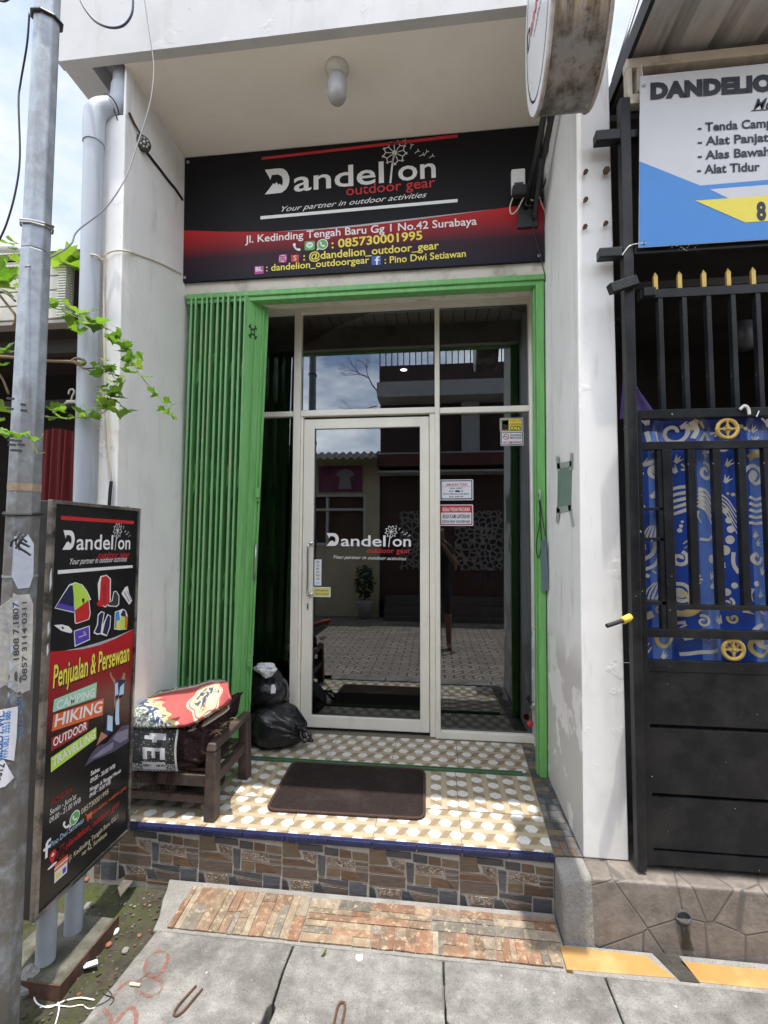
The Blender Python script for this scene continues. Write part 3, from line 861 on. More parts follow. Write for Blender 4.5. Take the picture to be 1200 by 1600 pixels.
# aluminium shopfront: fixed frame, panes, sliding leaf
mb = MB()
Y0, Y1 = 1.105, 1.175
mb.box(-1.62, .725, Y0, Y1, 3.022, 3.0715)
mb.box(-1.028, -.976, Y0, Y1, .0, 3.022); mb.box(.002, .036, Y0, Y1, .05, 3.022)
mb.box(.654, .70, Y0, Y1, .0, 3.022); mb.box(.702, .725, Y0 + .01, Y1, 0, 3.022)
mb.box(-1.62, -1.029, Y0 + .006, Y1, 2.250, 2.288); mb.box(-.975, .001, Y0 + .006, Y1, 2.250, 2.292); mb.box(.037, .653, Y0 + .006, Y1, 2.245, 2.285)
mb.box(-.036, .0015, Y0 + .018, Y1, 0, 2.250); mb.box(-.975, -.957, Y0 + .018, Y1, 0, 2.250)
mb.box(.002, .653, Y0, Y1, 0.0, .05)
mb.box(-1.62, -1.029, Y0, Y1, 0.0, .05)
mb.build('shopfront_frame', CREAM, B, bevel=.003)
mb = MB()
YD = 1.138
mb.box(-.954, -.876, YD, YD + .04, .022, 2.232); mb.box(-.104, -.040, YD, YD + .04, .022, 2.232)
mb.box(-.876, -.104, YD, YD + .04, 2.160, 2.232); mb.box(-.876, -.104, YD, YD + .04, .022, .102)
door = mb.build('door', CREAM, B, bevel=.003)
def pane(x0, x1, z0, z1, y, par=B, name='glass_pane'):
    mb = MB(); mb.box(x0, x1, y, y + .005, z0, z1); return mb.build(name, GLASS, par)
pane(-.874, -.106, .104, 2.158, YD + .018, door)
pane(-1.62, -1.030, .052, 2.248, 1.14); pane(-1.62, -1.030, 2.29, 3.02, 1.14)
pane(-.974, .000, 2.294, 3.02, 1.14); pane(.038, .652, 2.287, 3.02, 1.14); pane(.038, .652, .052, 2.243, 1.14)
mb = MB(); hx = -.898
mb.tube(smooth_path([(hx + .012, YD, 1.318), (hx, YD - .035, 1.315), (hx - .002, YD - .05, 1.29), (hx - .002, YD - .05, 1.13), (hx - .002, YD - .05, .98), (hx, YD - .035, .952), (hx + .012, YD, .95)], 6), .0085, 10)
for z in (1.318, .95): mb.lathe([(.019, 0), (.019, .004), (.012, .007)], (hx + .012, YD, z), (0, -1, 0), 18)
mb.build('door_handle', CHROME, door, smooth=True)
mb = MB(); mb.box(-.917, -.903, YD - .004, YD, .845, .893); mb.build('lock_plate', STEEL, door, bevel=.005)
mb = MB(); mb.box(-.912, -.908, YD - .0055, YD - .004, .858, .878); mb.build('keyhole', P_BLACK, door)

# the dim room behind the glass
mb = MB()
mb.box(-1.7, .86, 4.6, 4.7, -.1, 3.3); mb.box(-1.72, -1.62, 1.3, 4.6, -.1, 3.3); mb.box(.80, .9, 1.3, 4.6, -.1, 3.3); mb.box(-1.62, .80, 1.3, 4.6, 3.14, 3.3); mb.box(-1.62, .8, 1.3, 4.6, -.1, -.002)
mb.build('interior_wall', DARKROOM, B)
t = thing('ceiling_spotlight', 'small lit spotlight on the shop ceiling behind the glass over the door', 'lamp', (-.32, 2.6, 3.13))
mb = MB(); mb.lathe([(.05, 0), (.05, -.012), (.04, -.016)], (-.32, 2.6, 3.139), n=20); mb.build('lamp_rim', WHITEP, t, smooth=True)
em, nt_, b_ = new_mat('lit_lamp'); b_.inputs['Emission Color'].default_value = (1, .97, .9, 1); b_.inputs['Emission Strength'].default_value = 6
mb = MB(); mb.lathe([(.034, 0), (.030, -.004)], (-.32, 2.6, 3.122), n=20); mb.build('lamp_lens', em, t)
# arched brown cabinet behind the left pane
t = thing('arched_cabinet', 'dark brown cabinet with an arched top behind the left glass pane', 'cabinet', (-1.36, 1.5, 0))
pr = [(-1.61, 0), (-1.10, 0), (-1.10, 1.10)] + [(-1.355 + .255 * math.cos(R_(a)), 1.10 + .2 * math.sin(R_(a))) for a in range(10, 180, 10)] + [(-1.61, 1.10)]
mb = MB(); mb.prism([(x, 1.45, z) for x, z in pr], (0, .1, 0)); cab = mb.build('cabinet_body', mat('brown_cabinet', (.17, .085, .05), .35, .25, 5, stretch=(4, 4, .5)), t, bevel=.006)
mb = MB(); mb.box(-1.56, -1.15, 1.438, 1.449, .1, .52); mb.build('cabinet_door', mat('brown_cabinet', (.17, .085, .05)), t, bevel=.004)
# garments hanging behind the right pane
CL = [('blue cloth hanging inside behind the right glass pane', (.05, .12, .42), .38, 1.25, .09), ('red garment hanging inside behind the right glass pane', (.45, .03, .04), .22, 1.0, .12), ('grey trousers hanging inside behind the right glass pane', (.16, .17, .20), .46, .85, .10)]
for lb, cc, x, z, wv in CL:
    mb = MB(); mb.grid(lambda u, v: (x + (u - .5) * wv * 2 * (1 - .3 * v), 1.62 + .02 * math.sin(u * 14 + v * 3), z - .25 + .5 * v), 24, 12)
    tag(mb.build('hanging_garment', mat('garment_' + lb.split()[0], cc, .9, .2, 12), smooth=True), lb, 'garment', 'garments inside the shop')
# ================================================================== BANNER OVER THE SHUTTER
YB = .652
T = thing('shop_banner', 'wide black and red shop banner over the green shutter', 'banner', (-.5, YB, 3.04))
F = Face((-.5, YB, 3.04), (1, 0, 0), (0, 0, 1))
def banner_mat():
    m, nt, b = new_mat('banner_print')
    t = N(nt, 'ShaderNodeTexCoord').outputs['Object']
    sp = N(nt, 'ShaderNodeSeparateXYZ'); L(nt, t, sp.inputs[0])
    cr_ = N(nt, 'ShaderNodeValToRGB')
    e = cr_.color_ramp.elements
    e[0].position = 0; e[0].color = (.010, .011, .02, 1); e[1].position = 1; e[1].color = (.50, .018, .022, 1)
    k = e.new(.42); k.color = (.035, .012, .02, 1); k = e.new(.78); k.color = (.33, .016, .02, 1)
    L(nt, ramp(nt, sp.outputs['Z'], 3.05, 3.395), cr_.inputs[0])
    L(nt, cr_.outputs[0], b.inputs['Base Color']); b.inputs['Roughness'].default_value = .5; b.inputs['Specular IOR Level'].default_value = .22
    bump(nt, b, noise_of(nt, t, 2.6, 3, .5), .12, .05)
    return m
VINYL = mat('black_vinyl', (.007, .007, .009), .5, .1, 10, .10, 3, spec=.2)
X0, X1, Z0, Z1 = -1.664, .662, 3.040, 3.896
wave = [F.uv(*p) for p in [(288, 360), (360, 362), (430, 362), (500, 359), (560, 354), (620, 347), (690, 338), (770, 327), (851, 316)]]
mb = MB()
mb.add([F.pt(u, v, 0) for u, v in [(X0 + .5, Z0 - 3.04), (X1 + .5, Z0 - 3.04)] + [(min(u, X1 + .5), v) for u, v in wave[::-1]]], [list(range(2 + len(wave)))], 1)
mb.add([F.pt(u, v, 0) for u, v in [(max(X0 + .5, min(u, X1 + .5)), v) for u, v in wave] + [(X1 + .5, Z1 - 3.04), (X0 + .5, Z1 - 3.04)]], [list(range(2 + len(wave)))], 0)
mb.box(X0, X1, YB + .001, YB + .02, Z0, Z1, 0)
mb.build('banner_sheet', [VINYL, banner_mat()], T)
F.polys('wave_line', [[(u, v) for u, v in wave[2:8]] + [(u, v + .012 * math.sin(math.pi * i / 5)) for i, (u, v) in enumerate(wave[2:8])][::-1]], P_GREY, T, 1)
F.polys('stripe', [F.px([(409, 246), (715, 210), (715, 215), (409, 250)])], P_RED, T, 2)
F.polys('stripe', [F.px([(407, 338), (715, 311), (715, 316), (407, 343)])], P_WHITE, T, 2)
a, b = F.uv(414, 304), F.uv(681, 277)
logo(F, a[0], a[1], math.hypot(b[0] - a[0], b[1] - a[1]), math.atan2(b[1] - a[1], b[0] - a[0]), T, 2, slog=None, redy=-.056)
F.text('Your partner in outdoor activities', (440, 331), (667, 308), .036, P_WHITE, T, 2, shear=.45)
F.text('Jl. Kedinding Tengah Baru Gg 1 No.42 Surabaya', (383, 380), (745, 351), .050, P_WHITE, T, 2, bold=.012)
F.text(': 085730001995', (518, 388), (660, 374), .056, P_YEL, T, 2, bold=.02)
F.text(': @dandelion_outdoor_gear', (474, 407), (686, 389), .050, P_YEL, T, 2, bold=.016)
F.text(': dandelion_outdoorgear', (416, 424), (577, 411), .044, P_YEL, T, 2, bold=.014)
F.text(': Pino Dwi Setiawan', (601, 412), (728, 401), .044, P_YEL, T, 2, bold=.014)

def icon(F, kind, c, s, parent, k=2, px=True):
    """small pictogram: one mesh, a few flat colours"""
    u, v = F.uv(*c) if px else c
    mb = MB()
    def P(pts, mi, kk): mb.add([F.pt(u + x * s, v + y * s, kk) for x, y in pts], [list(range(len(pts)))], mi)
    if kind == 'handset':
        ms = [P_WHITE]
        P([(-.42, .46), (-.22, .5), (-.12, .22), (-.24, .1), (.05, -.24), (.2, -.14), (.46, -.28), (.4, -.48), (.2, -.5), (-.12, -.34), (-.38, 0), (-.5, .3)], 0, k)
    elif kind == 'chat':
        ms = [P_GREEN, P_WHITE]
        P(rrect(-.5, .5, -.45, .45, .14), 0, k); P(circ(0, .05, .3, 18, rx=1.15), 1, k + 1); P([(-.1, -.18), (.12, -.18), (-.02, -.36)], 1, k + 1)
        P([(-.2, 0), (.2, 0), (.2, .1), (-.2, .1)], 0, k + 2)
    elif kind == 'ringphone':
        ms = [P_WHITE, P_GREEN]
        P(circ(0, 0, .5, 24), 0, k); P([(-.45, -.2), (-.2, -.42), (-.55, -.55)], 0, k); P(circ(0, 0, .42, 24), 1, k + 1)
        P([(-.22, .22), (-.1, .24), (-.06, .1), (-.12, .04), (.04, -.12), (.1, -.06), (.24, -.12), (.2, -.24), (.08, -.25), (-.08, -.17), (-.2, 0), (-.26, .14)], 0, k + 2)
    elif kind == 'camera':
        ms = [P_MAG, P_WHITE, P_ORANGE]
        P(rrect(-.45, .45, -.45, .45, .15), 0, k); P([(-.45, -.3), (-.3, -.45), (.3, -.45), (.0, -.15)], 2, k + 1)
        F.stroke(mb, [(u + x * s, v + y * s) for x, y in rrect(-.32, .32, -.32, .32, .1) + [(.32, .22)]], s * .08, k + 2, 1)
        F.stroke(mb, [(u + x * s, v + y * s) for x, y in circ(0, 0, .16, 14) + [(.16, 0)]], s * .07, k + 2, 1)
        P(circ(.2, .2, .04, 8), 1, k + 2)
    elif kind == 'bag':
        ms = [P_RED, P_WHITE]
        P([(-.42, .25), (.42, .25), (.36, -.48), (-.36, -.48)], 0, k)
        F.stroke(mb, [(u + x * s, v + y * s) for x, y in circ(0, .25, .2, 10, 0, 180)], s * .07, k, 0)
        F.stroke(mb, [(u + x * s, v + y * s) for x, y in [(.13, .08), (0, .14), (-.13, .06), (0, -.08), (.13, -.2), (0, -.32), (-.14, -.24)]], s * .07, k + 1, 1)
    elif kind == 'square_f':
        ms = [P_BLUE, P_WHITE]
        P(rrect(-.46, .46, -.46, .46, .06), 0, k)
        P([(-.02, -.46), (.14, -.46), (.14, -.04), (.3, -.04), (.32, .1), (.14, .1), (.14, .2), (.18, .26), (.32, .26), (.32, .4), (.1, .4), (-.02, .28), (-.02, .1), (-.14, .1), (-.14, -.04), (-.02, -.04)], 1, k + 1)
    elif kind == 'plain_f':
        ms = [P_WHITE]
        P([(-.08, -.5), (.1, -.5), (.1, -.02), (.26, -.02), (.3, .14), (.1, .14), (.1, .24), (.16, .32), (.3, .32), (.3, .48), (.06, .48), (-.08, .34), (-.08, .14), (-.22, .14), (-.22, -.02), (-.08, -.02)], 0, k)
    elif kind == 'square_bl':
        ms = [P_MAG, P_WHITE]
        P(rrect(-.48, .48, -.42, .42, .05), 0, k)
    elif kind == 'pin':
        ms = [P_RED, P_WHITE]
        P([(0, -.42)] + circ(0, .16, .26, 14, -30, 210), 0, k); P(circ(0, .16, .1, 10), 1, k + 1); P(circ(0, -.46, .3, 14, rx=1.2) and [(x, -.46 + (y + .46) * .25) for x, y in circ(0, -.46, .34, 14)], 1, k)
    elif kind == 'cart':
        ms = [P_ORANGE]
        P([(-.3, .2), (.45, .2), (.34, -.15), (-.22, -.15)], 0, k); P(circ(-.12, -.32, .08, 8), 0, k); P(circ(.24, -.32, .08, 8), 0, k)
        F.stroke(mb, [(u - .5 * s, v + .36 * s), (u - .34 * s, v + .36 * s), (u - .22 * s, v - .2 * s), (u + .35 * s, v - .22 * s)], s * .06, k)
    elif kind == 'shop':
        ms = [P_PAPER, P_ORANGE, P_PURPLE, P_YEL]
        P([(-.45, -.5), (.45, -.5), (.45, .35), (-.45, .35)], 0, k); P([(-.52, .1), (.52, .1), (.45, .5), (-.45, .5)], 1, k + 1); P([(.12, -.4), (.36, -.4), (.36, -.1), (.12, -.1)], 2, k + 1); P([(-.36, -.35), (0, -.35), (0, -.1), (-.36, -.1)], 3, k + 1)
        P([(-.5, .24), (.5, .24), (.5, .32), (-.5, .32)], 0, k + 2)
    elif kind == 'outline_camera':
        ms = [P_DRED]
        F.stroke(mb, [(u + x * s, v + y * s) for x, y in rrect(-.42, .42, -.42, .42, .14) + [(.42, .28)]], s * .08, k)
        F.stroke(mb, [(u + x * s, v + y * s) for x, y in circ(0, 0, .2, 14) + [(.2, 0)]], s * .08, k)
    o = mb.build('icon', ms, parent)
    return o
icon(F, 'handset', (464, 386), .055, T); icon(F, 'chat', (484, 384), .066, T); icon(F, 'ringphone', (504, 382), .072, T)
icon(F, 'camera', (442, 404), .06, T); icon(F, 'bag', (461, 402), .066, T); icon(F, 'square_bl', (405, 422), .062, T); icon(F, 'square_f', (588, 407), .064, T)
F.text('BL', (399.5, 424.5), (410.5, 423.5), .028, P_WHITE, T, 4, bold=.02)
mb = MB()
for x, z in ((X0 + .03, Z1 - .03), (X1 - .03, Z0 + .03), (X0 + .03, Z0 + .03)): mb.lathe([(.011, 0), (.011, .002), (.006, .002)], (x, YB - .0005, z), (0, -1, 0), 12)
mb.build('eyelet', STEEL, T)

# ================================================================== STICKERS ON THE GLASS
YS = 1.1385
Fp = Face((.038, YS, .052), (1, 0, 0), (0, 0, 1), .0004)
def card(label, c0, c1, r, base, F, cat='sticker', edge=None):
    (u0, v0), (u1, v1) = F.uv(*c0), F.uv(*c1)
    u0, u1 = min(u0, u1), max(u0, u1); v0, v1 = min(v0, v1), max(v0, v1)
    t = thing('glass_sticker', label, cat, tuple(F.pt((u0 + u1) / 2, v0, 0)), 'stickers on the shop glass')
    mb = MB(); mb.prism([F.pt(u, v, 0) for u, v in rrect(u0, u1, v0, v1, r)], F.N * .0007); mb.build('sticker_sheet', P_PAPER, t)
    if edge:
        w = (v1 - v0) * .04
        F.polys('sticker_border', [rrect(u0 + w, u1 - w, v0 + w, v1 - w, r * .8)], edge, t, 3)
        F.polys('sticker_field', [rrect(u0 + w * 2.2, u1 - w * 2.2, v0 + w * 2.2, v1 - w * 2.2, r * .7)], base, t, 4)
    return t, u0, u1, v0, v1
def line(F, t, s, u0, u1, v0, v1, fx0, fx1, fy, cap, m, k=6, bold=.015):
    F.text(s, (u0 + (u1 - u0) * fx0, v0 + (v1 - v0) * fy), (u0 + (u1 - u0) * fx1, v0 + (v1 - v0) * fy), (v1 - v0) * cap, m, t, k, bold=bold, px=False)
t, *q = card('yellow and black surveillance sticker, top right on the glass', (781, 653.5), (817.5, 674), .008, P_YEL, Fp, edge=P_BLACK)
F = Fp; u0, u1, v0, v1 = q
F.polys('camera_picture', [[(u0 + (u1 - u0) * x, v0 + (v1 - v0) * y) for x, y in pl] for pl in ([(.08, .12), (.38, .12), (.38, .86), (.08, .86)], [(.12, .58), (.3, .5), (.36, .7), (.32, .82), (.14, .76)])], [P_BLACK, P_WHITE], t, 5, [0, 1])
line(F, t, 'AREA INI', *q, .43, .94, .70, .16, P_ORANGE); line(F, t, 'DIPANTAU', *q, .43, .94, .47, .13, P_BLACK); line(F, t, 'CCTV', *q, .43, .94, .12, .28, P_BLACK, bold=.03)
t, *q = card('white no smoking sticker directly under the yellow sticker', (782, 675), (818, 696), .008, P_PAPER, Fp, edge=P_BLACK)
u0, u1, v0, v1 = q; cu, cv, rr = u0 + (u1 - u0) * .24, v0 + (v1 - v0) * .64, (v1 - v0) * .19
mb = MB(); Fp.stroke(mb, circ(cu, cv, rr, 18) + [(cu + rr, cv)], rr * .25, 6); Fp.stroke(mb, [(cu - rr * .7, cv + rr * .7), (cu + rr * .7, cv - rr * .7)], rr * .25, 6); Fp.stroke(mb, [(cu - rr * .6, cv), (cu + rr * .6, cv)], rr * .2, 5, 1); mb.build('no_smoking_symbol', [P_RED, P_BLACK], t)
line(Fp, t, 'DILARANG', *q, .42, .93, .68, .14, P_BLACK); line(Fp, t, 'MEROKOK', *q, .42, .93, .49, .14, P_BLACK); line(Fp, t, 'NO SMOKING', *q, .10, .91, .14, .18, P_DRED)
t, *q = card('white opening hours card with a red heading on the right pane', (687, 749.5), (739.5, 781.5), .008, P_PAPER, Fp, edge=P_NAVY)
line(Fp, t, 'JAM BUKA TOKO', *q, .18, .83, .70, .11, P_DRED); line(Fp, t, "SENIN - JUM'AT", *q, .30, .68, .54, .07, P_BLACK); line(Fp, t, '09.00 -', *q, .28, .44, .40, .07, P_BLACK); line(Fp, t, 'WIB', *q, .62, .70, .40, .07, P_BLACK)
line(Fp, t, 'SABTU, MINGGU, HARI BESAR', *q, .11, .88, .27, .07, P_BLACK); line(Fp, t, '09.00 - 20.00 WIB', *q, .28, .70, .14, .07, P_BLACK)
u0, u1, v0, v1 = q
Fp.polys('scribble', [[(u0 + (u1 - u0) * x, v0 + (v1 - v0) * y) for x, y in [(.46, .40), (.6, .39), (.61, .47), (.47, .48)]]], P_BLACK, t, 6)
Fp.polys('rule', [[(u0 + (u1 - u0) * x, v0 + (v1 - v0) * y) for x, y in [(.08, .655), (.92, .655), (.92, .665), (.08, .665)]]], P_RED, t, 6)
t, *q = card('white theft warning card with a red header below the hours card', (686, 788.5), (739.5, 821.5), .008, P_PAPER, Fp, edge=P_DRED)
u0, u1, v0, v1 = q
Fp.polys('header_band', [[(u0 + (u1 - u0) * x, v0 + (v1 - v0) * y) for x, y in [(.05, .62), (.95, .62), (.95, .92), (.05, .92)]]], P_RED, t, 5)
line(Fp, t, 'SEGALA TINDAK PENCURIAN', *q, .1, .9, .69, .17, P_WHITE); line(Fp, t, 'AKAN KAMI LAPORKAN', *q, .1, .9, .35, .19, P_BLACK); line(Fp, t, 'KEPADA PIHAK YANG BERWAJIB', *q, .1, .9, .14, .12, P_BLACK)
Fd = Face((-.874, YD + .0175, .104), (1, 0, 0), (0, 0, 1), .0004)
a, b = Fd.uv(510, 853), Fd.uv(642, 855.5)
t = thing('door_lettering', 'white and red shop lettering stuck on the glass door', 'lettering', tuple(Fd.pt(*a, 0)))
logo(Fd, a[0], a[1], b[0] - a[0], 0.0, t, 1, slog=None)
Fd.text('Your partner in outdoor activities', (521, 872.5), (635, 875.5), .024, P_WHITE, t, 1, shear=.45)
t, *q = card('narrow white vertical sticker beside the door handle', (491.5, 874), (502, 915), .004, P_PAPER, Fd)
u0, u1, v0, v1 = q
for i, ch in enumerate('DORONG'):
    v = v1 - (v1 - v0) * (.14 + i * .127)
    Fd.text(ch, (u0 + (u1 - u0) * .30, v), (u0 + (u1 - u0) * .70, v), (v1 - v0) * .075, P_BLACK, t, 3, bold=.01, px=False)
Fd.polys('small_print', [[(u0 + (u1 - u0) * x, v0 + (v1 - v0) * y) for x, y in [(.2, .06), (.8, .06), (.8, .13), (.2, .13)]]], P_LBLUE, t, 3)
t, *q = card('small yellow notice below the narrow vertical sticker on the door', (489.5, 917), (516.5, 933), .004, P_DYEL, Fd, edge=P_PAPER)
u0, u1, v0, v1 = q
line(Fd, t, 'SEPATU/SANDAL', *q, .12, .88, .57, .17, P_BLACK, bold=0); line(Fd, t, 'HARAP DILEPAS', *q, .12, .88, .22, .17, P_BLACK, bold=0)

# ================================================================== OVAL PROJECTING SIGN
T = thing('oval_sign', 'weathered oval lightbox sign hanging on black arms above the right pillar', 'sign', (.55, .2, 3.1))
OC_ = Vector((0, -.335, 3.495)); RY, RZ = .240, .405
def oval(t, k=1.0): return (OC_.y + RY * k * math.cos(t), OC_.z + RZ * k * math.sin(t))
n = 64
mb = MB()
mb.grid(lambda u, v: (.425 + .205 * v, *oval(2 * math.pi * u)), n, 6, 0, loopu=True)
def rim_mat():
    m, nt, b = new_mat('weathered_rim')
    t = N(nt, 'ShaderNodeTexCoord').outputs['Object']
    c = mixc(nt, ramp(nt, noise_of(nt, t, 5, 8, .7, (9, .6, .6)), .40, .60), (.34, .255, .15), (.075, .05, .034))
    c = mixc(nt, ramp(nt, noise_of(nt, t, 4, 6, .6, (4, 1, 1)), .50, .66), c, (.36, .335, .30))
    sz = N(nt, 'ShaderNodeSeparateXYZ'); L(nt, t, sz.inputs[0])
    refl_band = ramp(nt, sz.outputs['Z'], 3.26, 3.17)
    c = mixc(nt, refl_band, c, mixc(nt, ramp(nt, noise_of(nt, t, 10, 8, .7), .42, .58), (.26, .25, .235), (.085, .065, .05)))  # grey blotched lower band paints a reflection into the rim, beside its weathering
    c = mixc(nt, ramp(nt, noise_of(nt, t, 9, 8, .75), .56, .66), c, (.03, .019, .013))
    L(nt, c, b.inputs['Base Color']); b.inputs['Metallic'].default_value = .25; b.inputs['Roughness'].default_value = .38
    bump(nt, b, noise_of(nt, t, 9, 6, .6, (6, .5, .5)), .5, .012)
    return m
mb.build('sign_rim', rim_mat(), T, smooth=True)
mb = MB()
for x in (.42, .635): mb.prism([(x - .005, *oval(2 * math.pi * i / n, .995)) for i in range(n)], (.008, 0, 0))
face = mb.build('sign_face', mat('sign_acrylic', (.74, .75, .78), .3, .04, 6), T)
mb = MB()
for x in (.425, .63): mb.tube([(x, *oval(2 * math.pi * i / n, 1.0)) for i in range(n)], .007, 8, closed=True)
mb.build('rim_edge', mat('rusty_edge', (.40, .36, .32), .6, .3, 14, dirt=(.16, .08, .04), dscale=12), T, smooth=True)
F = Face((.4148, OC_.y, OC_.z), (0, -1, 0), (0, 0, 1), .0006)
mb = MB(); F.stroke(mb, [(RY * .84 * math.cos(2 * math.pi * i / n), RZ * .86 * math.sin(2 * math.pi * i / n)) for i in range(n + 1)], .009, 1)
mb.build('outline', P_BLACK, T)
F.text('D', (-.185, .005), (-.125, .005), .085, P_BLACK, T, 2, bold=.02, px=False)
F.text('andelion', (-.115, .005), (.17, .005), .07, P_RED, T, 2, bold=.012, px=False)
F.text('outdoor gear', (-.06, -.06), (.16, -.06), .034, P_BLACK, T, 2, px=False)
ARM = mat('arm_paint', (.016, .016, .017), .45, .3, 20, .06, 80)
for dx in (0, .042):
    mb = MB(); mb.tube([(.553 + dx, .655, 3.36), (.575 + dx, .42, 3.52), (.59 + dx, .12, 3.70), (.56 + dx, -.15, 3.86)], .0165, 12)
    mb.build('arm', ARM, T, smooth=True)
mb = MB(); mb.box(.505, .625, .638, .651, 3.245, 3.40); mb.build('mount_plate', ARM, T, bevel=.004)
mb = MB(); mb.bar((.60, .63, 3.30), (.595, .4, 3.47), .02, .03); mb.build('brace', ARM, T)

# socket box and cables by the arm
t = thing('socket_box', 'cream power socket with a black plug on the banner by the sign arms', 'socket', (.51, .62, 3.47))
p0 = at_y(799, 265, .62); p1 = at_y(821, 300, .62)
mb = MB(); mb.box(p0.x, p1.x, .615, .648, p1.z, p0.z); mb.build('socket_body', WHITEP, t, bevel=.006)
mb = MB(); mb.box(p0.x + .014, p1.x - .014, .605, .616, p1.z + .01, p1.z + .055); mb.build('socket_opening', P_DGREY, t, bevel=.003)
mb = MB(); mb.box(p0.x - .002, p1.x + .004, .565, .614, p1.z - .05, p1.z + .012); mb.build('plug', BLACK, t, bevel=.008)
WIREW = mat('cream_wire', (.55, .50, .38), .5, .1, 20); WIREB = mat('black_wire', (.012, .012, .014), .5, .1, 20); WIREG = mat('grey_wire', (.20, .20, .21), .5, .15, 20)
def cable(label, pts, r, m, name='cable', n=6):
    mb = MB(); mb.tube(smooth_path(pts, n), r, 8)
    return tag(mb.build(name, m, None, smooth=True), label, 'cable')
cable('cream wire looping from the socket under the sign arms', [at_y(803, 305, .6), at_y(797, 322, .6), at_y(799, 334, .6), at_y(808, 328, .6), at_y(821, 304, .6), at_y(824, 308, .61), at_y(833, 313, .6), at_y(840, 303, .61), at_y(846, 318, .62), at_y(853, 340, .63), at_y(854, 398, .64)], .004, WIREW)
cable('black wire coiled around the lower end of the sign arms', [at_y(826, 310, .6), at_y(821, 318, .6), at_y(826, 322, .6), at_y(836, 318, .6), at_y(842, 305, .6), at_y(850, 290, .62), at_y(856, 262, .6), at_y(857, 215, .5), at_y(856, 180, .35)], .0045, WIREB)
cable('thin black wire hanging below the banner at its right end', [at_y(829, 335, .63), at_y(836, 370, .64), at_y(845, 405, .64), at_y(852, 432, .648), at_y(852, 440, .648)], .003, WIREB)

# ================================================================== PORCH LAMP
lp = at_z(527, 106, ZC - .003)
t = thing('porch_lamp', 'unlit white capsule lamp on the porch ceiling', 'lamp', tuple(lp))
mb = MB(); mb.lathe([(.062, 0), (.064, -.008), (.058, -.028), (.044, -.044), (.040, -.052)], lp, n=28); mb.build('lamp_base', mat('lamp_base_paint', (.58, .56, .50), .6, .12, 30, .1, 60, fleck=((.2, .19, .16), 40, .70)), t, smooth=True)
mb = MB(); mb.lathe([(.036, -.05), (.046, -.062), (.053, -.085), (.054, -.13), (.050, -.162), (.038, -.186), (.02, -.198), (.001, -.201)], lp, n=28); mb.build('lamp_globe', mat('opal_glass', (.36, .36, .365), .35, .04, 8), t, smooth=True)

# ================================================================== SMALL THINGS ON THE WALLS
wx = -1.648
def inner_left(u, v, off=.004):
    p = at_x(u, v, wx)
    for _ in range(6): p = at_x(u, v, wall_x(p.y, p.z) + off)
    return p
bl = inner_left(222, 226)
t = thing('wall_bell', 'dark round electric bell on the left porch wall', 'bell', tuple(bl))
mb = MB(); mb.lathe([(.034, 0), (.042, .006), (.042, .022), (.036, .029), (.001, .03)], bl, (1, -.75, -.15), 20); mb.build('bell_case', mat('dirty_bakelite', (.05, .045, .04), .6, .3, 30), t, smooth=True)
ax_ = Vector((1, -.75, -.15)).normalized(); a1_ = ax_.cross(Vector((0, 0, 1))).normalized(); a2_ = ax_.cross(a1_)
mb = MB()
for i in range(8): mb.lathe([(.0065, .026), (.006, .033), (.001, .034)], bl + a1_ * .0225 * math.cos(i * .7854) + a2_ * .0225 * math.sin(i * .7854), ax_, 8)
mb.lathe([(.009, .026), (.008, .036), (.001, .037)], bl, ax_, 10)
mb.build('bell_ring', mat('dull_aluminium', (.42, .42, .40), .5, .2, 40), t, smooth=True)
mb = MB(); mb.tube([bl + Vector((.012, -.03, .03)), bl + Vector((.006, -.08, .05)), bl + Vector((.004, -.12, .075))], .006, 8); mb.build('bracket', RUST, t)
cable('thick black taped cable from the wall bell to the banner', [inner_left(228, 237), inner_left(242, 255), inner_left(250, 265), inner_left(262, 281), inner_left(275, 297), inner_left(285, 312)], .009, WIREB)
cable('cream conduit wire running down the front of the left wall', [at_y(140, 402, -.02), at_y(143, 398, -.04), at_y(152, 400, -.03), at_y(160, 406, .02), at_y(164, 398, .02), at_y(178, 392, .035), at_y(196, 392, .04), inner_left(212, 397), inner_left(240, 407), inner_left(262, 417), inner_left(283, 428)], .005, WIREW)
cable('cream wire dropping beside the grey drainpipe', [at_y(164, 398, .035), at_y(162, 420, .035), at_y(162, 520, .035), at_y(164, 600, .035), at_y(167, 660, .035), at_y(171, 720, .035), at_y(174, 755, .035)], .006, WIREW)
cable('short black cable end below the cream wire', [at_y(174, 752, .033), at_y(172, 770, .033), at_y(170, 800, .033)], .008, WIREB)
cable('dark blue cable loop hanging in front of the white fascia', [at_y(122, -8, -.09), at_y(133, 14, -.1), at_y(150, 34, -.1), at_y(172, 43, -.1), at_y(192, 40, -.1), at_y(205, 24, -.1), at_y(208, 2, -.1), at_y(206, -10, -.1)], .0055, mat('blue_wire', (.03, .035, .07), .5), n=8)
cable('thin grey wire hanging from the fascia to the street pole', [at_y(225, -6, -.06), at_y(233, 50, -.06), at_y(240, 100, -.06), at_y(238, 140, -.08), at_y(231, 175, -.1), at_y(214, 228, -.14), at_y(195, 280, -.2), at_y(165, 325, -.3), at_y(122, 360, -.45), at_y(112, 380, -.5), at_y(95, 394, -.55), at_y(66, 408, -.62), at_y(40, 417, -.78)], .003, WIREG, n=8)
cable('thin dark wire curving down left of the street pole', [at_y(46, 20, -.62), at_y(42, 70, -.6), at_y(32, 130, -.55), at_y(29, 160, -.55), at_y(31, 245, -.55), at_y(24, 300, -.55), at_y(10, 350, -.55), at_y(-6, 385, -.55)], .0035, WIREB, n=8)
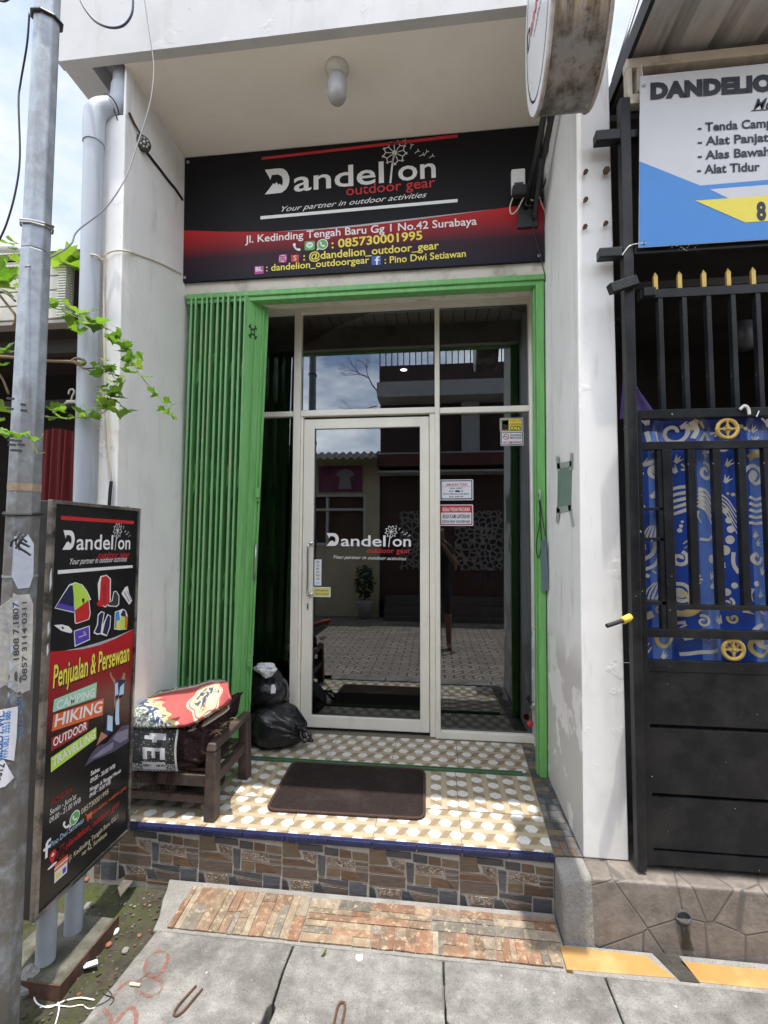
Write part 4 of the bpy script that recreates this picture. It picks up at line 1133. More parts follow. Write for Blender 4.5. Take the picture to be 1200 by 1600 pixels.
cable('thin wire curving over the top left corner', [at_y(-8, -2, -.5), at_y(6, 2, -.5), at_y(18, -4, -.5)], .004, WIREB)

# right wall: taped green patch, hanging slate plate, hooks and bolts
def inner_right(u, v, Y=None):
    # the wall's inner face leans; a plane X = a close to it
    return at_x(u, v, .640)
F = Face(inner_right(880, 795), (0, -1, 0), (0, 0, 1), .0006)
t = thing('taped_card', 'faded green card taped to the right porch wall', 'card', tuple(F.O))
TAPE = mat('tape', (.36, .42, .36), .4, .1, 20); GC = mat('green_card', (.16, .25, .20), .5, .12, 12)
F2 = Face(F.O + Vector((.006, 0, 0)), (0, -1, 0), (0, 0, 1), .0006)
F2.polys('card_sheet', [F2.px([(872, 727), (894, 724), (893, 796), (871, 800)])], GC, t, 3)
F2.polys('tape_strip', [F2.px(p) for p in ([(869, 714), (873, 712), (877, 735), (872, 738)], [(892, 708), (896, 707), (896, 732), (890, 736)], [(871, 792), (876, 796), (873, 818), (869, 816)], [(888, 790), (893, 788), (899, 822), (895, 825)], [(871, 724), (894, 720), (894, 729), (871, 733)], [(870, 793), (893, 789), (893, 798), (870, 802)])], TAPE, t, 5)
t = thing('hanging_plate', 'slate blue plate hanging from a black cord on the green post', 'plate', tuple(at_y(851, 925, .64)))
p0, p1 = at_y(846, 845, .635), at_y(856, 925, .635)
mb = MB(); mb.prism([at_y(847, 846, .64), at_y(853, 842, .60), at_y(857, 922, .60), at_y(849, 926, .64)], (-.008, 0, 0)); mb.build('plate_sheet', mat('slate_paint', (.12, .17, .20), .5, .2, 12), t)
mb = MB(); mb.tube(smooth_path([at_y(842, 772, .645), at_y(846, 800, .643), at_y(852, 838, .62)], 5), .003, 6); mb.tube(smooth_path([at_y(842, 772, .645), at_y(844, 810, .643), at_y(838, 850, .643), at_y(841, 872, .643), at_y(846, 850, .643), at_y(843, 800, .643)], 6), .003, 6); mb.build('cord', WIREB, t)
mb = MB(); mb.tube(smooth_path([at_y(839, 782, .65), at_y(843, 780, .63), at_y(844, 768, .63), at_y(841, 765, .64)], 5), .004, 8); mb.build('hook', STEEL, t)
t = thing('key_tag', 'red tag with a small silver tin hanging by the glass front', 'tag', tuple(at_y(828, 1132, 1.08)))
c = at_y(828, 1131, 1.08)
mb = MB(); mb.lathe([(.0, -.004), (.019, -.004), (.021, 0), (.019, .004), (0, .004)], c, (0, -1, 0), 20); mb.build('tag_disc', P_RED, t, smooth=True)
mb = MB(); mb.tube([c + Vector((0, 0, .02)), c + Vector((.002, .0, .06)), c + Vector((.01, 0, .085))], .002, 6); mb.build('chain', STEEL, t)
c2 = at_y(834, 1103, 1.06)
mb = MB(); mb.lathe([(.018, -.022), (.021, -.018), (.020, .018), (.017, .022)], c2, (.4, -.2, .8), 16); mb.build('tin', STEEL, t, smooth=True)
mb = MB(); k = at_y(837, 980, .70); mb.tube([k + Vector((.01, 0, 0)), k, k + Vector((-.012, -.012, -.002))], .006, 8); tag(mb.build('brass_knob', GOLD, smooth=True), 'small brass knob on the green right post', 'knob')
for lb, u, v in (('topmost rusty bolt of the inner column on the white pillar', 913, 272), ('middle rusty bolt of the inner column on the white pillar', 913, 315), ('lowest rusty bolt of the inner column on the white pillar', 912, 357), ('large rusty bolt stub high on the outer edge of the pillar', 945, 270), ('lower rusty bolt stub on the outer edge of the pillar', 944, 352)):
    p = at_y(u, v, 0.0)
    mb = MB(); big = 1.5 if 'large' in lb else 1.
    mb.lathe([(.006 * big, .004), (.006 * big, -.022)], p, (0, 1, .25), 8); mb.lathe([(.011 * big, -.018), (.011 * big, -.026)], p, (0, 1, .25), 6)
    tag(mb.build('rusty_bolt', RUST), lb, 'bolt', 'rusty bolts on the right pillar')
# ================================================================== DRAINPIPE
T = thing('drainpipe', 'grey plastic drainpipe with a kinked elbow on the left wall', 'pipe', (-1.76, 0, -.3))
mb = MB(); mb.tube([(-1.735, -.005, -.3), (-1.748, -.005, 1.4), (-1.775, -.005, 3.44)], .046, 20); mb.build('pipe_run', PIPE, T, smooth=True, angle=60)
E1 = [(-1.775, -.005, 3.42), (-1.778, -.005, 3.54), (-1.776, .002, 3.60), (-1.762, .022, 3.64), (-1.738, .05, 3.67)]
E2 = [(-1.742, .045, 3.665), (-1.720, .075, 3.70), (-1.709, .092, 3.74), (-1.707, .098, 3.79), (-1.707, .10, 3.83)]
mb = MB(); mb.tube(smooth_path(E1, 4), .0515, 20); mb.build('elbow', PIPE, T, smooth=True, angle=60)
mb = MB(); mb.tube(smooth_path(E2, 4), .0535, 20); mb.build('elbow', PIPE, T, smooth=True, angle=60)
mb = MB(); mb.tube([(-1.707, .10, 3.80), (-1.707, .10, 4.015)], .046, 20); mb.build('pipe_run', PIPE, T, smooth=True, angle=60)
mb = MB()
d = Vector((.02, .033, .035)).normalized(); c = Vector((-1.736, .055, 3.676)); a = d.cross(Vector((0, 0, 1))).normalized(); b = d.cross(a)
mb.tube([c + a * .0555 * math.cos(t) + b * .0555 * math.sin(t) for t in [i * .2618 for i in range(24)]], .003, 6, closed=True)
mb.tube([c + a * .02 - b * .056 + Vector((.03, 0, -.02)), c + Vector((.05, 0, -.09)), c + Vector((.035, 0, -.14))], .003, 6)
mb.build('tie_wire', WIREB, T)

# ================================================================== STREET POLE
T = thing('street_pole', 'eight sided galvanised street pole plastered with torn paper notices', 'pole', (-1.40, -.70, -.3))
PC = Vector((-1.400, -.70, 0))
def prad(z): return .0555 - .0037 * z
mb = MB()
for z0, z1 in ((-.3, 2.36), (2.36, 7.5)):
    e = .0 if z0 < 0 else -.002
    pr = []
    for z in (z0, z1): pr.append([(PC.x + (prad(z) + e) * math.cos(R_(22.5 + 45 * k)), PC.y + (prad(z) + e) * math.sin(R_(22.5 + 45 * k)), z) for k in range(8)])
    mb.add(pr[0] + pr[1], [list(range(8))[::-1], list(range(8, 16))] + [[k, (k + 1) % 8, 8 + (k + 1) % 8, 8 + k] for k in range(8)])
gm, nt_, b_ = new_mat('grimy_pole')
tt = N(nt_, 'ShaderNodeTexCoord').outputs['Object']
cg = mixc(nt_, ramp(nt_, noise_of(nt_, tt, 22, 7, .65), .35, .68), (.27, .30, .335), (.40, .44, .49))
cg = mixc(nt_, ramp(nt_, noise_of(nt_, tt, 9, 8, .7, (1, 1, .5)), .48, .62), cg, (.22, .235, .25))
sz = N(nt_, 'ShaderNodeSeparateXYZ'); L(nt_, tt, sz.inputs[0])
ml = N(nt_, 'ShaderNodeMath', operation='MULTIPLY'); L(nt_, ramp(nt_, sz.outputs['Z'], 1.9, 1.35), ml.inputs[0]); L(nt_, ramp(nt_, noise_of(nt_, tt, 16, 9, .72), .30, .55), ml.inputs[1])
cg = mixc(nt_, ml.outputs[0], cg, (.155, .145, .13))
L(nt_, cg, b_.inputs['Base Color']); b_.inputs['Roughness'].default_value = .5; b_.inputs['Metallic'].default_value = .3
bump(nt_, b_, noise_of(nt_, tt, 50, 7, .65), .15, .004)
mb.build('pole_shaft', gm, T, bevel=.005, seg=3)
def ring(z, r=.004, m=None, name='band', tilt=0, hgt=0, k=1.04):
    mb = MB()
    if hgt:
        for zz in (0,):
            P0 = [(PC.x + prad(z) * k * math.cos(R_(22.5 + 45 * i)), PC.y + prad(z) * k * math.sin(R_(22.5 + 45 * i)), z) for i in range(8)]
            mb.add(P0 + [(x, y, z_ + hgt) for x, y, z_ in P0], [[i, (i + 1) % 8, 8 + (i + 1) % 8, 8 + i] for i in range(8)] + [list(range(8))[::-1], list(range(8, 16))])
    else:
        mb.tube([(PC.x + (prad(z) * k + r * .3) * math.cos(R_(22.5 + 45 * i)), PC.y + (prad(z) * k + r * .3) * math.sin(R_(22.5 + 45 * i)), z + tilt * math.sin(R_(45 * i))) for i in range(8)], r, 6, closed=True)
    return mb.build(name, m or STEEL, T)
ring(3.24, .006, WIREB, 'cable_tie', .012); ring(2.47, .004, STEEL, 'wire_tie', .02); ring(2.455, .0035, STEEL, 'wire_tie', .012); ring(1.44, .006, WIREB, 'cable_tie', .006, k=1.06)
ring(1.515, 0, mat('rust_stain', (.30, .22, .15), .7, .3, 30), 'band', hgt=.025, k=1.012)
ring(1.225, 0, GALV, 'band', hgt=.007, k=1.03)
# knot of the black tie
mb = MB()
for i in range(7):
    a0 = at_y(38 + rnd.uniform(-9, 9), 832 + rnd.uniform(0, 6), -.775); a1 = at_y(30 + rnd.uniform(-14, 22), 842 + rnd.uniform(0, 26), -.785)
    mb.tube(smooth_path([a0, (a0 + a1) / 2 + Vector((rnd.uniform(-.02, .02), -.012, 0)), a1], 4), .0035, 6)
mb.build('tie_knot', WIREB, T)
# faces of the pole that carry paper: the wide face towards the alley
pap = prad(.9) * math.cos(R_(22.5)) + .0022
PF = Face((PC.x + pap * .7071, PC.y - pap * .7071, 0), (1, 1, 0), (0, 0, 1), .0008)
# keep paper flush with the taper
def paper_poly(name, pts, m, parent, k=1): 
    mb = MB()
    P = PF.px(pts)
    mb.add([PF.pt(u, v, k) + PF.N * (-.004 * (v - .9) * math.cos(R_(22.5))) for u, v in P], [list(range(len(P)))])
    return mb.build(name, m, parent)
OLDP = mat('old_paper', (.43, .42, .38), .8, .25, 24, .2, 60, dirt=(.30, .30, .31), dscale=14, dlo=.45, dhi=.6)
t = thing('torn_notice', 'torn faded notice with phone numbers around the middle of the pole', 'paper', (PC.x + .05, PC.y - .05, 1.0), 'paper notices on the street pole')
paper_poly('paper', [(-4, 950), (24, 930), (46, 928), (52, 945), (50, 1030), (47, 1078), (30, 1085), (8, 1070), (-4, 1078)], OLDP, t)
paper_poly('paper', [(22, 838), (44, 835), (53, 850), (52, 900), (46, 918), (28, 920), (18, 900)], mat('blueish_paper', (.42, .46, .54), .8, .15, 18), t, 2)
def vtext(s, p_bot, p_top, cap, m, parent, k=3, bold=.01):
    PF.text(s, p_bot, p_top, cap, m, parent, k, bold=bold)
vtext('1808 7.1807', (30, 1030), (29, 940), .015, P_DGREY, t); vtext('0857 3114 0311', (42, 1062), (42, 940), .013, P_DGREY, t, 3)
vtext('0822 459', (36, 1150), (36, 1090), .018, mat('faded_blue_ink', (.10, .16, .28), .8, .3, 40), t)
for i in range(44):
    px, py = rnd.uniform(6, 50), rnd.choice([rnd.uniform(815, 935), rnd.uniform(1035, 1240), rnd.uniform(930, 1100)])
    u, v = PF.uv(px, py); r1, r2 = rnd.uniform(.004, .013), rnd.uniform(.006, .03)
    lim = prad(v) * math.sin(R_(22.5)) - .002
    pts = [(max(-lim, min(lim, u + r1 * math.cos(a) * rnd.uniform(.5, 1.2))), v + r2 * math.sin(a) * rnd.uniform(.5, 1.2)) for a in [k * .785 for k in range(8)]]
    mb = MB(); mb.add([PF.pt(a, b, 1.2 + (i % 7) * .12) + PF.N * (-.0035 * (b - .9)) for a, b in pts], [list(range(8))])
    mb.build('paper_scrap', rnd.choice([OLDP, OLDP, mat('grey_scrap', (.24, .24, .235), .85, .2, 30), mat('dark_scrap', (.09, .09, .09), .85, .3, 30), mat('blueish_paper', (.42, .46, .54)), mat('faded_blue_ink', (.10, .16, .28))]), t)
t = thing('torn_notice', 'small dark scraped notice high on the pole by the vine tendrils', 'paper', (PC.x + .05, PC.y - .05, 1.7), 'paper notices on the street pole')
mb = MB()
for i in range(14):
    px, py = rnd.uniform(14, 40), rnd.choice([625, 632, 641, 664, 671, 680, 690, 697, 704]) + rnd.uniform(-3, 3)
    u, v = PF.uv(px, py); l = rnd.uniform(.006, .02)
    F_ = PF
    mb.add([PF.pt(u + du, v + dv, 1) + PF.N * (-.0035 * (v - .9)) for du, dv in [(-l, -.004), (l, -.003), (l * .9, .005), (-l * .8, .004)]], [(0, 1, 2, 3)])
mb.build('paper_scraps', P_DGREY, t)
t = thing('torn_notice', 'white notice with large blue phone number low on the pole', 'paper', (PC.x + .03, PC.y - .08, .6), 'paper notices on the street pole')
paper_poly('paper', [(-6, 1110), (28, 1103), (26, 1150), (22, 1188), (-6, 1182)], P_PAPER, t, 4)
vtext('WA 0821 3553 686', (12, 1184), (17, 1110), .019, P_SKYB, t, 6, .02)
vtext('SEDOT WC', (3, 1184), (7, 1110), .016, P_BLUE, t, 6, .02)
t = thing('torn_notice', 'tilted white notice with black number under the blue one', 'paper', (PC.x + .03, PC.y - .08, .5), 'paper notices on the street pole')
paper_poly('paper', [(-6, 1190), (6, 1186), (22, 1214), (8, 1228), (-6, 1232)], P_PAPER, t, 4)
vtext('0812', (0, 1220), (8, 1192), .022, P_BLACK, t, 6, .02)

# ================================================================== STANDING SIGN
T = thing('standing_sign', 'tall narrow black lightbox sign on two grey posts beside the street pole', 'sign', (-1.456, -.385, -.28))
XF = -1.397
DARKF = mat('dark_sign_case', (.045, .045, .048), .4, .25, 14, .05, 60, metal=.3)
Yn, Yf, Zb, Zt = -.592, -.083, .018, 1.497
mb = MB(); mb.box(XF - .118, XF - .006, Yn + .004, Yf - .004, Zb + .002, Zt - .002); mb.build('sign_box', DARKF, T, bevel=.004)
mb = MB()
mb.box(XF - .012, XF + .008, Yn, Yn + .018, Zb, Zt); mb.box(XF - .012, XF + .008, Yf - .012, Yf, Zb, Zt)
mb.box(XF - .012, XF + .008, Yn + .018, Yf - .012, Zt - .014, Zt); mb.box(XF - .012, XF + .008, Yn + .018, Yf - .012, Zb, Zb + .014)
mb.build('sign_frame', mat('scuffed_trim', (.33, .30, .27), .35, .3, 12, metal=.7, dirt=(.06, .06, .06), dscale=7, dlo=.45, dhi=.6), T, bevel=.0015)
mb = MB()
for z, ln in ((1.16, .09), (1.0, .06), (.93, .05)): mb.add([(XF + .0095, Yn + .002, z), (XF + .0095, Yn + .009, z + ln * .3), (XF + .0095, Yn + .006, z + ln), (XF + .0095, Yn - .0005, z + ln * .7)], [(0, 1, 2, 3)])
mb.build('peeled_film', P_PAPER, T)
F = Face((XF, Yn, Zb), (0, 1, 0), (0, 0, 1), .0004)
def signface_mat():
    m, nt, b = new_mat('sign_print')
    t = N(nt, 'ShaderNodeTexCoord').outputs['Object']
    b.inputs['Base Color'].default_value = (.009, .009, .010, 1); b.inputs['Roughness'].default_value = .28
    return m
def redband_mat():
    m, nt, b = new_mat('red_fade_print')
    t = N(nt, 'ShaderNodeTexCoord').outputs['Object']
    sp = N(nt, 'ShaderNodeSeparateXYZ'); L(nt, t, sp.inputs[0])
    c = mixc(nt, ramp(nt, sp.outputs['Z'], .62, .90), (.012, .009, .010), (.46, .014, .02))
    L(nt, c, b.inputs['Base Color']); b.inputs['Roughness'].default_value = .3
    return m
mb = MB(); W_, H_ = Yf - Yn, Zt - Zb
mb.add([F.pt(u, v, 0) for u, v in [(.016, .012), (W_ - .010, .012), (W_ - .010, H_ - .012), (.016, H_ - .012)]], [(0, 1, 2, 3)])
mb.build('sign_print', signface_mat(), T)
band = F.px([(78, 1018), (100, 1017), (130, 1014), (155, 1008), (180, 998), (208, 983)])
low = F.px([(206, 1150), (70, 1200)])
F.polys('red_band', [[(max(.017, u), v) for u, v in band] + [(W_ - .011, low[0][1]), (.017, low[0][1])]], redband_mat(), T, 1)
bl_ = [(max(.017, u), v) for u, v in band]
F.polys('curve_line', [bl_[1:] + [(u, v + .012 * math.sin(math.pi * i / 4)) for i, (u, v) in enumerate(bl_[1:])][::-1]], P_GREY, T, 2)
F.strokes('pattern', [[F.uv(*p) for p in [(cx + r * .6 * math.cos(a), cy + r * math.sin(a)) for a in [i * .785 for i in range(n_)]]] for cx, cy, r, n_ in [(rnd.uniform(92, 204), rnd.uniform(795, 1005), rnd.uniform(2, 6), rnd.choice([5, 7, 9])) for _ in range(70)]], .0022, P_DGREY, T, 1)
F.polys('stripe', [F.px([(95, 806), (209, 814), (209, 819), (95, 812)])], P_RED, T, 2)
F.polys('stripe', [F.px([(90, 891), (207, 883), (207, 887), (90, 897)])], P_WHITE, T, 2)
a, b = F.uv(97, 859), F.uv(203, 858)
logo(F, a[0], a[1], math.hypot(b[0] - a[0], b[1] - a[1]), math.atan2(b[1] - a[1], b[0] - a[0]), T, 2, squash=1.25, slog=None)
F.text('Your partner in outdoor activities', (109, 882), (198, 877), .024, P_WHITE, T, 2, shear=.45)
# pictures of the goods
def pic(name, pl, ms): return F.polys(name, [F.px(p) for p, _ in pl], ms, T, 2, None)
def picture(name, items, ms):
    mb = MB()
    for k, (pts, mi) in enumerate(items):
        P = F.px(pts); mb.add([F.pt(u, v, 2 + k) for u, v in P], [list(range(len(P)))], mi)
    return mb.build(name, ms, T)
def Z8(pts): return [(20 + x / 4.571, 770 + y / 4.571) for x, y in pts]       # points read off an enlarged view of the sign
picture('tent_picture', [(Z8([(296, 825), (350, 735), (400, 655), (445, 638), (495, 655), (530, 700), (558, 762), (500, 790), (440, 858)]), 0), (Z8([(303, 820), (355, 735), (405, 662), (432, 660), (436, 850)]), 1), (Z8([(425, 655), (450, 645), (492, 660), (525, 705), (548, 758), (442, 840)]), 2), (Z8([(310, 818), (320, 785), (436, 815), (436, 848)]), 3)], [P_WHITE, P_NAVY, P_LIME, P_PURPLE])
picture('jacket_picture', [(Z8([(440, 925), (438, 850), (455, 770), (480, 742), (515, 742), (545, 770), (555, 860), (545, 905), (450, 938)]), 0), (Z8([(446, 920), (444, 850), (460, 775), (484, 748), (512, 748), (540, 775), (549, 860), (540, 902), (452, 930)]), 1), (Z8([(490, 757), (510, 757), (503, 790), (497, 790)]), 2)], [P_WHITE, P_RED, P_DRED])
picture('backpack_picture', [(Z8([(612, 790), (605, 650), (625, 595), (670, 585), (700, 615), (698, 780), (660, 820)]), 0), (Z8([(618, 785), (625, 650), (632, 602), (668, 592), (692, 618), (690, 775), (660, 812)]), 1), (Z8([(640, 660), (662, 655), (660, 790), (645, 795)]), 2), (Z8([(595, 790), (615, 765), (650, 790), (640, 815), (605, 808)]), 1)], [P_WHITE, P_RED, P_DRED])
picture('boot_picture', [(Z8([(675, 790), (705, 770), (718, 705), (738, 700), (760, 735), (758, 800), (740, 815), (680, 810)]), 0), (Z8([(682, 790), (710, 772), (722, 710), (736, 706), (754, 738), (752, 795), (738, 808), (686, 804)]), 1)], [P_WHITE, P_DGREY])
picture('cutlery_picture', [(Z8([(775, 720), (800, 675), (820, 665), (830, 720), (852, 770), (830, 800)]), 0), (Z8([(790, 715), (800, 705), (835, 775), (828, 785)]), 1), (Z8([(812, 705), (818, 700), (846, 766), (841, 772)]), 1)], [P_WHITE, P_GREY])
picture('gloves_picture', [(Z8([(575, 1000), (600, 940), (605, 870), (630, 845), (655, 855), (640, 940), (660, 900), (675, 865), (700, 880), (695, 960), (670, 1025), (640, 1015), (625, 1010), (600, 1015)]), 0), (Z8([(583, 995), (607, 940), (611, 876), (632, 852), (648, 860), (632, 945), (626, 1000), (604, 1005)]), 1), (Z8([(640, 1000), (656, 930), (668, 895), (680, 872), (694, 886), (688, 958), (668, 1016)]), 1)], [P_WHITE, P_NAVY])
picture('bottles_picture', [(Z8([(722, 975), (728, 850), (760, 838), (785, 828), (806, 840), (820, 880), (812, 975), (760, 980)]), 0), (Z8([(728, 965), (732, 855), (756, 845), (764, 900), (760, 970)]), 1), (Z8([(768, 870), (785, 836), (802, 846), (806, 880), (790, 900)]), 2), (Z8([(735, 972), (738, 915), (760, 905), (766, 970)]), 3), (Z8([(764, 972), (770, 885), (794, 880), (796, 974)]), 4), (Z8([(796, 970), (798, 885), (818, 880), (812, 970)]), 5)], [P_WHITE, P_SKYB, P_NAVY, P_YEL, P_LIME, P_ORANGE])
picture('knife_picture', [(Z8([(292, 945), (350, 940), (400, 955), (425, 985), (415, 1003), (380, 995), (345, 985)]), 0), (Z8([(345, 960), (358, 955), (365, 970), (352, 976)]), 1)], [P_WHITE, P_DGREY])
picture('pouch_picture', [(Z8([(435, 985), (548, 948), (550, 1050), (440, 1100)]), 0), (Z8([(440, 990), (542, 956), (545, 1045), (446, 1090)]), 1)], [P_WHITE, P_PURPLE])
mb = MB()
for r in (.9, .62, .34):
    F.stroke(mb, [F.uv(*Z8([(500 + r * 24 * math.cos(R_(a)), 1020 - 4 - r * 30 * math.sin(R_(a)))])[0]) for a in range(0, 100, 15)], .0016, 5)
F.stroke(mb, [F.uv(*Z8([p])[0]) for p in [(468, 1032), (522, 1012)]], .003, 5)
mb.build('pouch_mark', P_WHITE, T)
F.text('Penjualan & Persewaan', (83, 1076), (202, 1033), .082, P_BLACK, T, 3, bold=.05)
F.text('Penjualan & Persewaan', (82, 1075), (201, 1032), .082, P_YEL, T, 4, bold=.018)
for s, box_, tx, col in (('CAMPING', [(84, 1093), (151, 1066), (149.5, 1090), (82, 1113)], ((87, 1109), (147, 1087)), P_MINT), ('HIKING', [(83, 1117), (162, 1091), (160, 1117), (80, 1143)], ((84, 1136), (158, 1112)), P_ORANGE), ('OUTDOOR', [(80, 1153), (138, 1125), (137, 1141), (79, 1174)], ((82, 1167), (135, 1139)), P_DRED), ('TRAVELLING', [(79, 1184), (150, 1136), (150, 1154), (79, 1207)], ((81, 1199), (148, 1152)), P_LIME)):
    F.polys('label_box', [F.px(box_)], col, T, 3)
    F.text(s, tx[0], tx[1], .044 if s == 'HIKING' else .031, P_WHITE, T, 5, bold=.02)
def Z9(pts): return [(20 + x / 4.444, 1080 + y / 4.444) for x, y in pts]
picture('hikers_picture', [(Z9([(355, 620), (500, 520), (540, 440), (590, 380), (650, 360), (700, 300), (760, 240), (808, 232), (805, 350), (700, 420), (560, 480)]), 0), (Z9([(540, 470), (620, 400), (700, 350), (690, 400), (600, 450)]), 1), (Z9([(690, 330), (720, 290), (800, 260), (795, 330), (740, 360)]), 1), (Z9([(610, 330), (640, 250), (636, 170), (655, 150), (690, 170), (700, 280), (660, 300), (625, 350)]), 2), (Z9([(650, 270), (655, 165), (690, 175), (688, 280)]), 3), (Z9([(575, 380), (610, 280), (640, 300), (655, 310), (610, 345)]), 4), (Z9([(705, 200), (712, 80), (735, 30), (765, 20), (770, -60), (740, -30), (730, 60), (735, 230), (712, 235)]), 3)], [flat('rock', (.085, .075, .12)), flat('rock_light', (.22, .21, .30)), P_NAVY, P_LBLUE, P_SKIN])
picture('cheering_picture', [(Z8([(690, 1290), (700, 1280), (705, 1305), (735, 1345), (775, 1330), (790, 1285), (802, 1283), (800, 1330), (808, 1350), (770, 1390), (765, 1480), (755, 1600), (735, 1600), (722, 1500), (728, 1370), (700, 1320)]), 0), (Z8([(730, 1345), (775, 1332), (805, 1335), (800, 1370), (765, 1385), (750, 1470), (730, 1480), (735, 1420)]), 1), (Z8([(726, 1370), (748, 1350), (752, 1440), (728, 1450)]), 2)], [P_SKIN, P_NAVY, P_LBLUE])
def zt(s, a, b, cap, m, bold=.0): F.text(s, Z9([a])[0], Z9([b])[0], cap * .62, m, T, 3, bold=bold)
zt('JAM BUKA :', (258, 795), (422, 690), .032, P_DRED, .01); zt("Senin - Jum'at", (255, 862), (438, 742), .032, P_WHITE); zt('09.00 - 21.00 WIB', (252, 920), (468, 768), .032, P_WHITE)
zt('Sabtu', (538, 588), (602, 552), .028, P_WHITE, .012); zt('09.00 - 20.00 WIB', (535, 640), (708, 530), .028, P_WHITE, .012); zt('Minggu & Tanggal Merah', (532, 700), (748, 562), .026, P_WHITE, .012); zt('09.00 - 18.00 WIB', (530, 742), (676, 642), .026, P_WHITE, .012)
zt(': 085730001995', (455, 870), (662, 710), .034, P_CREAM); zt('dandelion_outdoor_gear', (555, 855), (786, 672), .026, P_ORANGE); zt('Pino Dwi Setiawan', (258, 1090), (490, 908), .034, P_LBLUE)
zt('dandelion_outdoor_gear', (378, 1085), (740, 790), .042, P_RED); zt('Jl. Kedinding Tengah Baru GG.1', (388, 1180), (728, 880), .032, P_CREAM); zt('no 42, Surabaya', (478, 1145), (650, 1000), .030, P_CREAM)
def zi(kind, c, s): icon(F, kind, Z9([c])[0], s, T, 3)
zi('handset', (370, 925), .036); zi('ringphone', (428, 878), .052); zi('cart', (528, 865), .045); zi('plain_f', (232, 1098), .062); zi('pin', (275, 1155), .062); zi('outline_camera', (340, 1110), .052); zi('shop', (333, 1232), .066)
# posts and the tray they stand in
for y in (-.452, -.318):
    mb = MB(); mb.tube([(-1.462, y, -.26), (-1.462, y, Zb + .004)], .033, 22); mb.build('post', mat('grey_post', (.33, .36, .40), .45, .14, 8, .05, 50), T, smooth=True, angle=60)
mb = MB(); mb.hexa([(-1.62, -.535, -.30), (-1.33, -.535, -.30), (-1.335, -.235, -.30), (-1.62, -.235, -.30), (-1.62, -.53, -.232), (-1.332, -.53, -.232), (-1.337, -.24, -.232), (-1.62, -.24, -.232)])
base = mb.build('concrete_base', mat('mossy_cement', (.125, .12, .10), .95, .35, 14, .6, 50, dirt=(.05, .052, .03), dscale=8, dlo=.42, dhi=.62), T, bevel=.006)
mb = MB(); mb.box(-1.62, -1.325, -.541, -.536, -.30, -.228); mb.box(-1.330, -1.3245, -.536, -.232, -.30, -.228)
mb.build('steel_tray', RUST, base)
# ================================================================== DOORMAT
t = thing('doormat', 'dark brown rectangular doormat lying on the tiled porch', 'doormat', (-.45, .42, 0))
def rquad(c, r, n=6):
    P = []
    m = len(c)
    for i in range(m):
        p, a, b = Vector(c[i]), Vector(c[i - 1]), Vector(c[(i + 1) % m])
        d1, d2 = (a - p).normalized() * r, (b - p).normalized() * r
        for k in range(n + 1):
            s_ = k / n; P.append((p + d1) * (1 - s_) ** 2 + p * 2 * s_ * (1 - s_) + (p + d2) * s_ ** 2)
    return P
MC = [(-.856, .655, .003), (-.838, .168, .003), (-.055, .183, .003), (-.064, .655, .003)]
mb = MB(); mb.prism(rquad(MC, .05), (0, 0, .008)); mb.build('mat_pile', mat('mat_fibre', (.030, .022, .021), .95, .35, 120, .8, 350, spec=.1, dirt=(.055, .045, .04), dscale=5), t)
mb = MB(); mb.tube([p + Vector((0, 0, .005)) for p in rquad(MC, .05)], .0075, 8, closed=True); mb.build('mat_border', mat('mat_trim', (.055, .028, .022), .9, .3, 60, .5, 200), t, smooth=True)

# ================================================================== BENCH AND WHAT LIES ON IT
T = thing('wooden_bench', 'low dark worn wooden bench stacked with folded mats on the porch', 'bench', (-1.33, .27, 0))
def leg(x, y, top, splay):
    mb = MB(); w_, d_ = .050, .062
    mb.hexa([(x - w_ / 2, y - d_ / 2 - splay, 0), (x + w_ / 2 + .008, y - d_ / 2 - splay, 0), (x + w_ / 2 + .008, y + d_ / 2 - splay, 0), (x - w_ / 2, y + d_ / 2 - splay, 0), (x - w_ / 2, y - d_ / 2, top), (x + w_ / 2, y - d_ / 2, top), (x + w_ / 2, y + d_ / 2, top), (x - w_ / 2, y + d_ / 2, top)])
    mb.build('leg', WOODD, T, bevel=.007, seg=3)
for x in (-1.082, -1.575):
    leg(x, .088, .322, .012); leg(x, .465, .322, -.004)
    mb = MB(); mb.hexa([(x - .026, .052, .323), (x + .026, .052, .323), (x + .026, .50, .323), (x - .026, .50, .323), (x - .022, .066, .362), (x + .022, .066, .362), (x + .022, .49, .362), (x - .022, .49, .362)])
    mb.build('arm_rail', WOODD, T, bevel=.010, seg=3)
    mb = MB(); mb.box(x - .018, x + .018, .12, .435, .155, .20); mb.build('end_rail', WOODD, T, bevel=.004)
for y_ in (.07, .455):
    mb = MB(); mb.box(-1.549, -1.108, y_, y_ + .025, .15, .205); mb.build('seat_rail', WOODD, T, bevel=.004)
mb = MB()
for i in range(5): mb.box(-1.60, -1.105, .10 + i * .072, .165 + i * .072, .206, .222)
mb.build('seat_slats', WOODD, T, bevel=.003)
mb = MB(); mb.box(-1.549, -1.110, .085, .115, .065, .10); mb.build('stretcher', WOODD, T, bevel=.004)
mb = MB(); mb.lathe([(.09, 0), (.12, .02), (.125, .05), (.11, .055), (.08, .02)], (-1.27, .34, .002), n=24)
tag(mb.build('rubber_tub', BLACK, None, smooth=True), 'shallow black rubber tub under the bench', 'tub')
def shag(u, v, t0, seed): return .012 * noise.noise(Vector((u * 9, v * 22, seed))) + .006 * noise.noise(Vector((u * 50, v * 60, seed + 3)))
mb = MB()
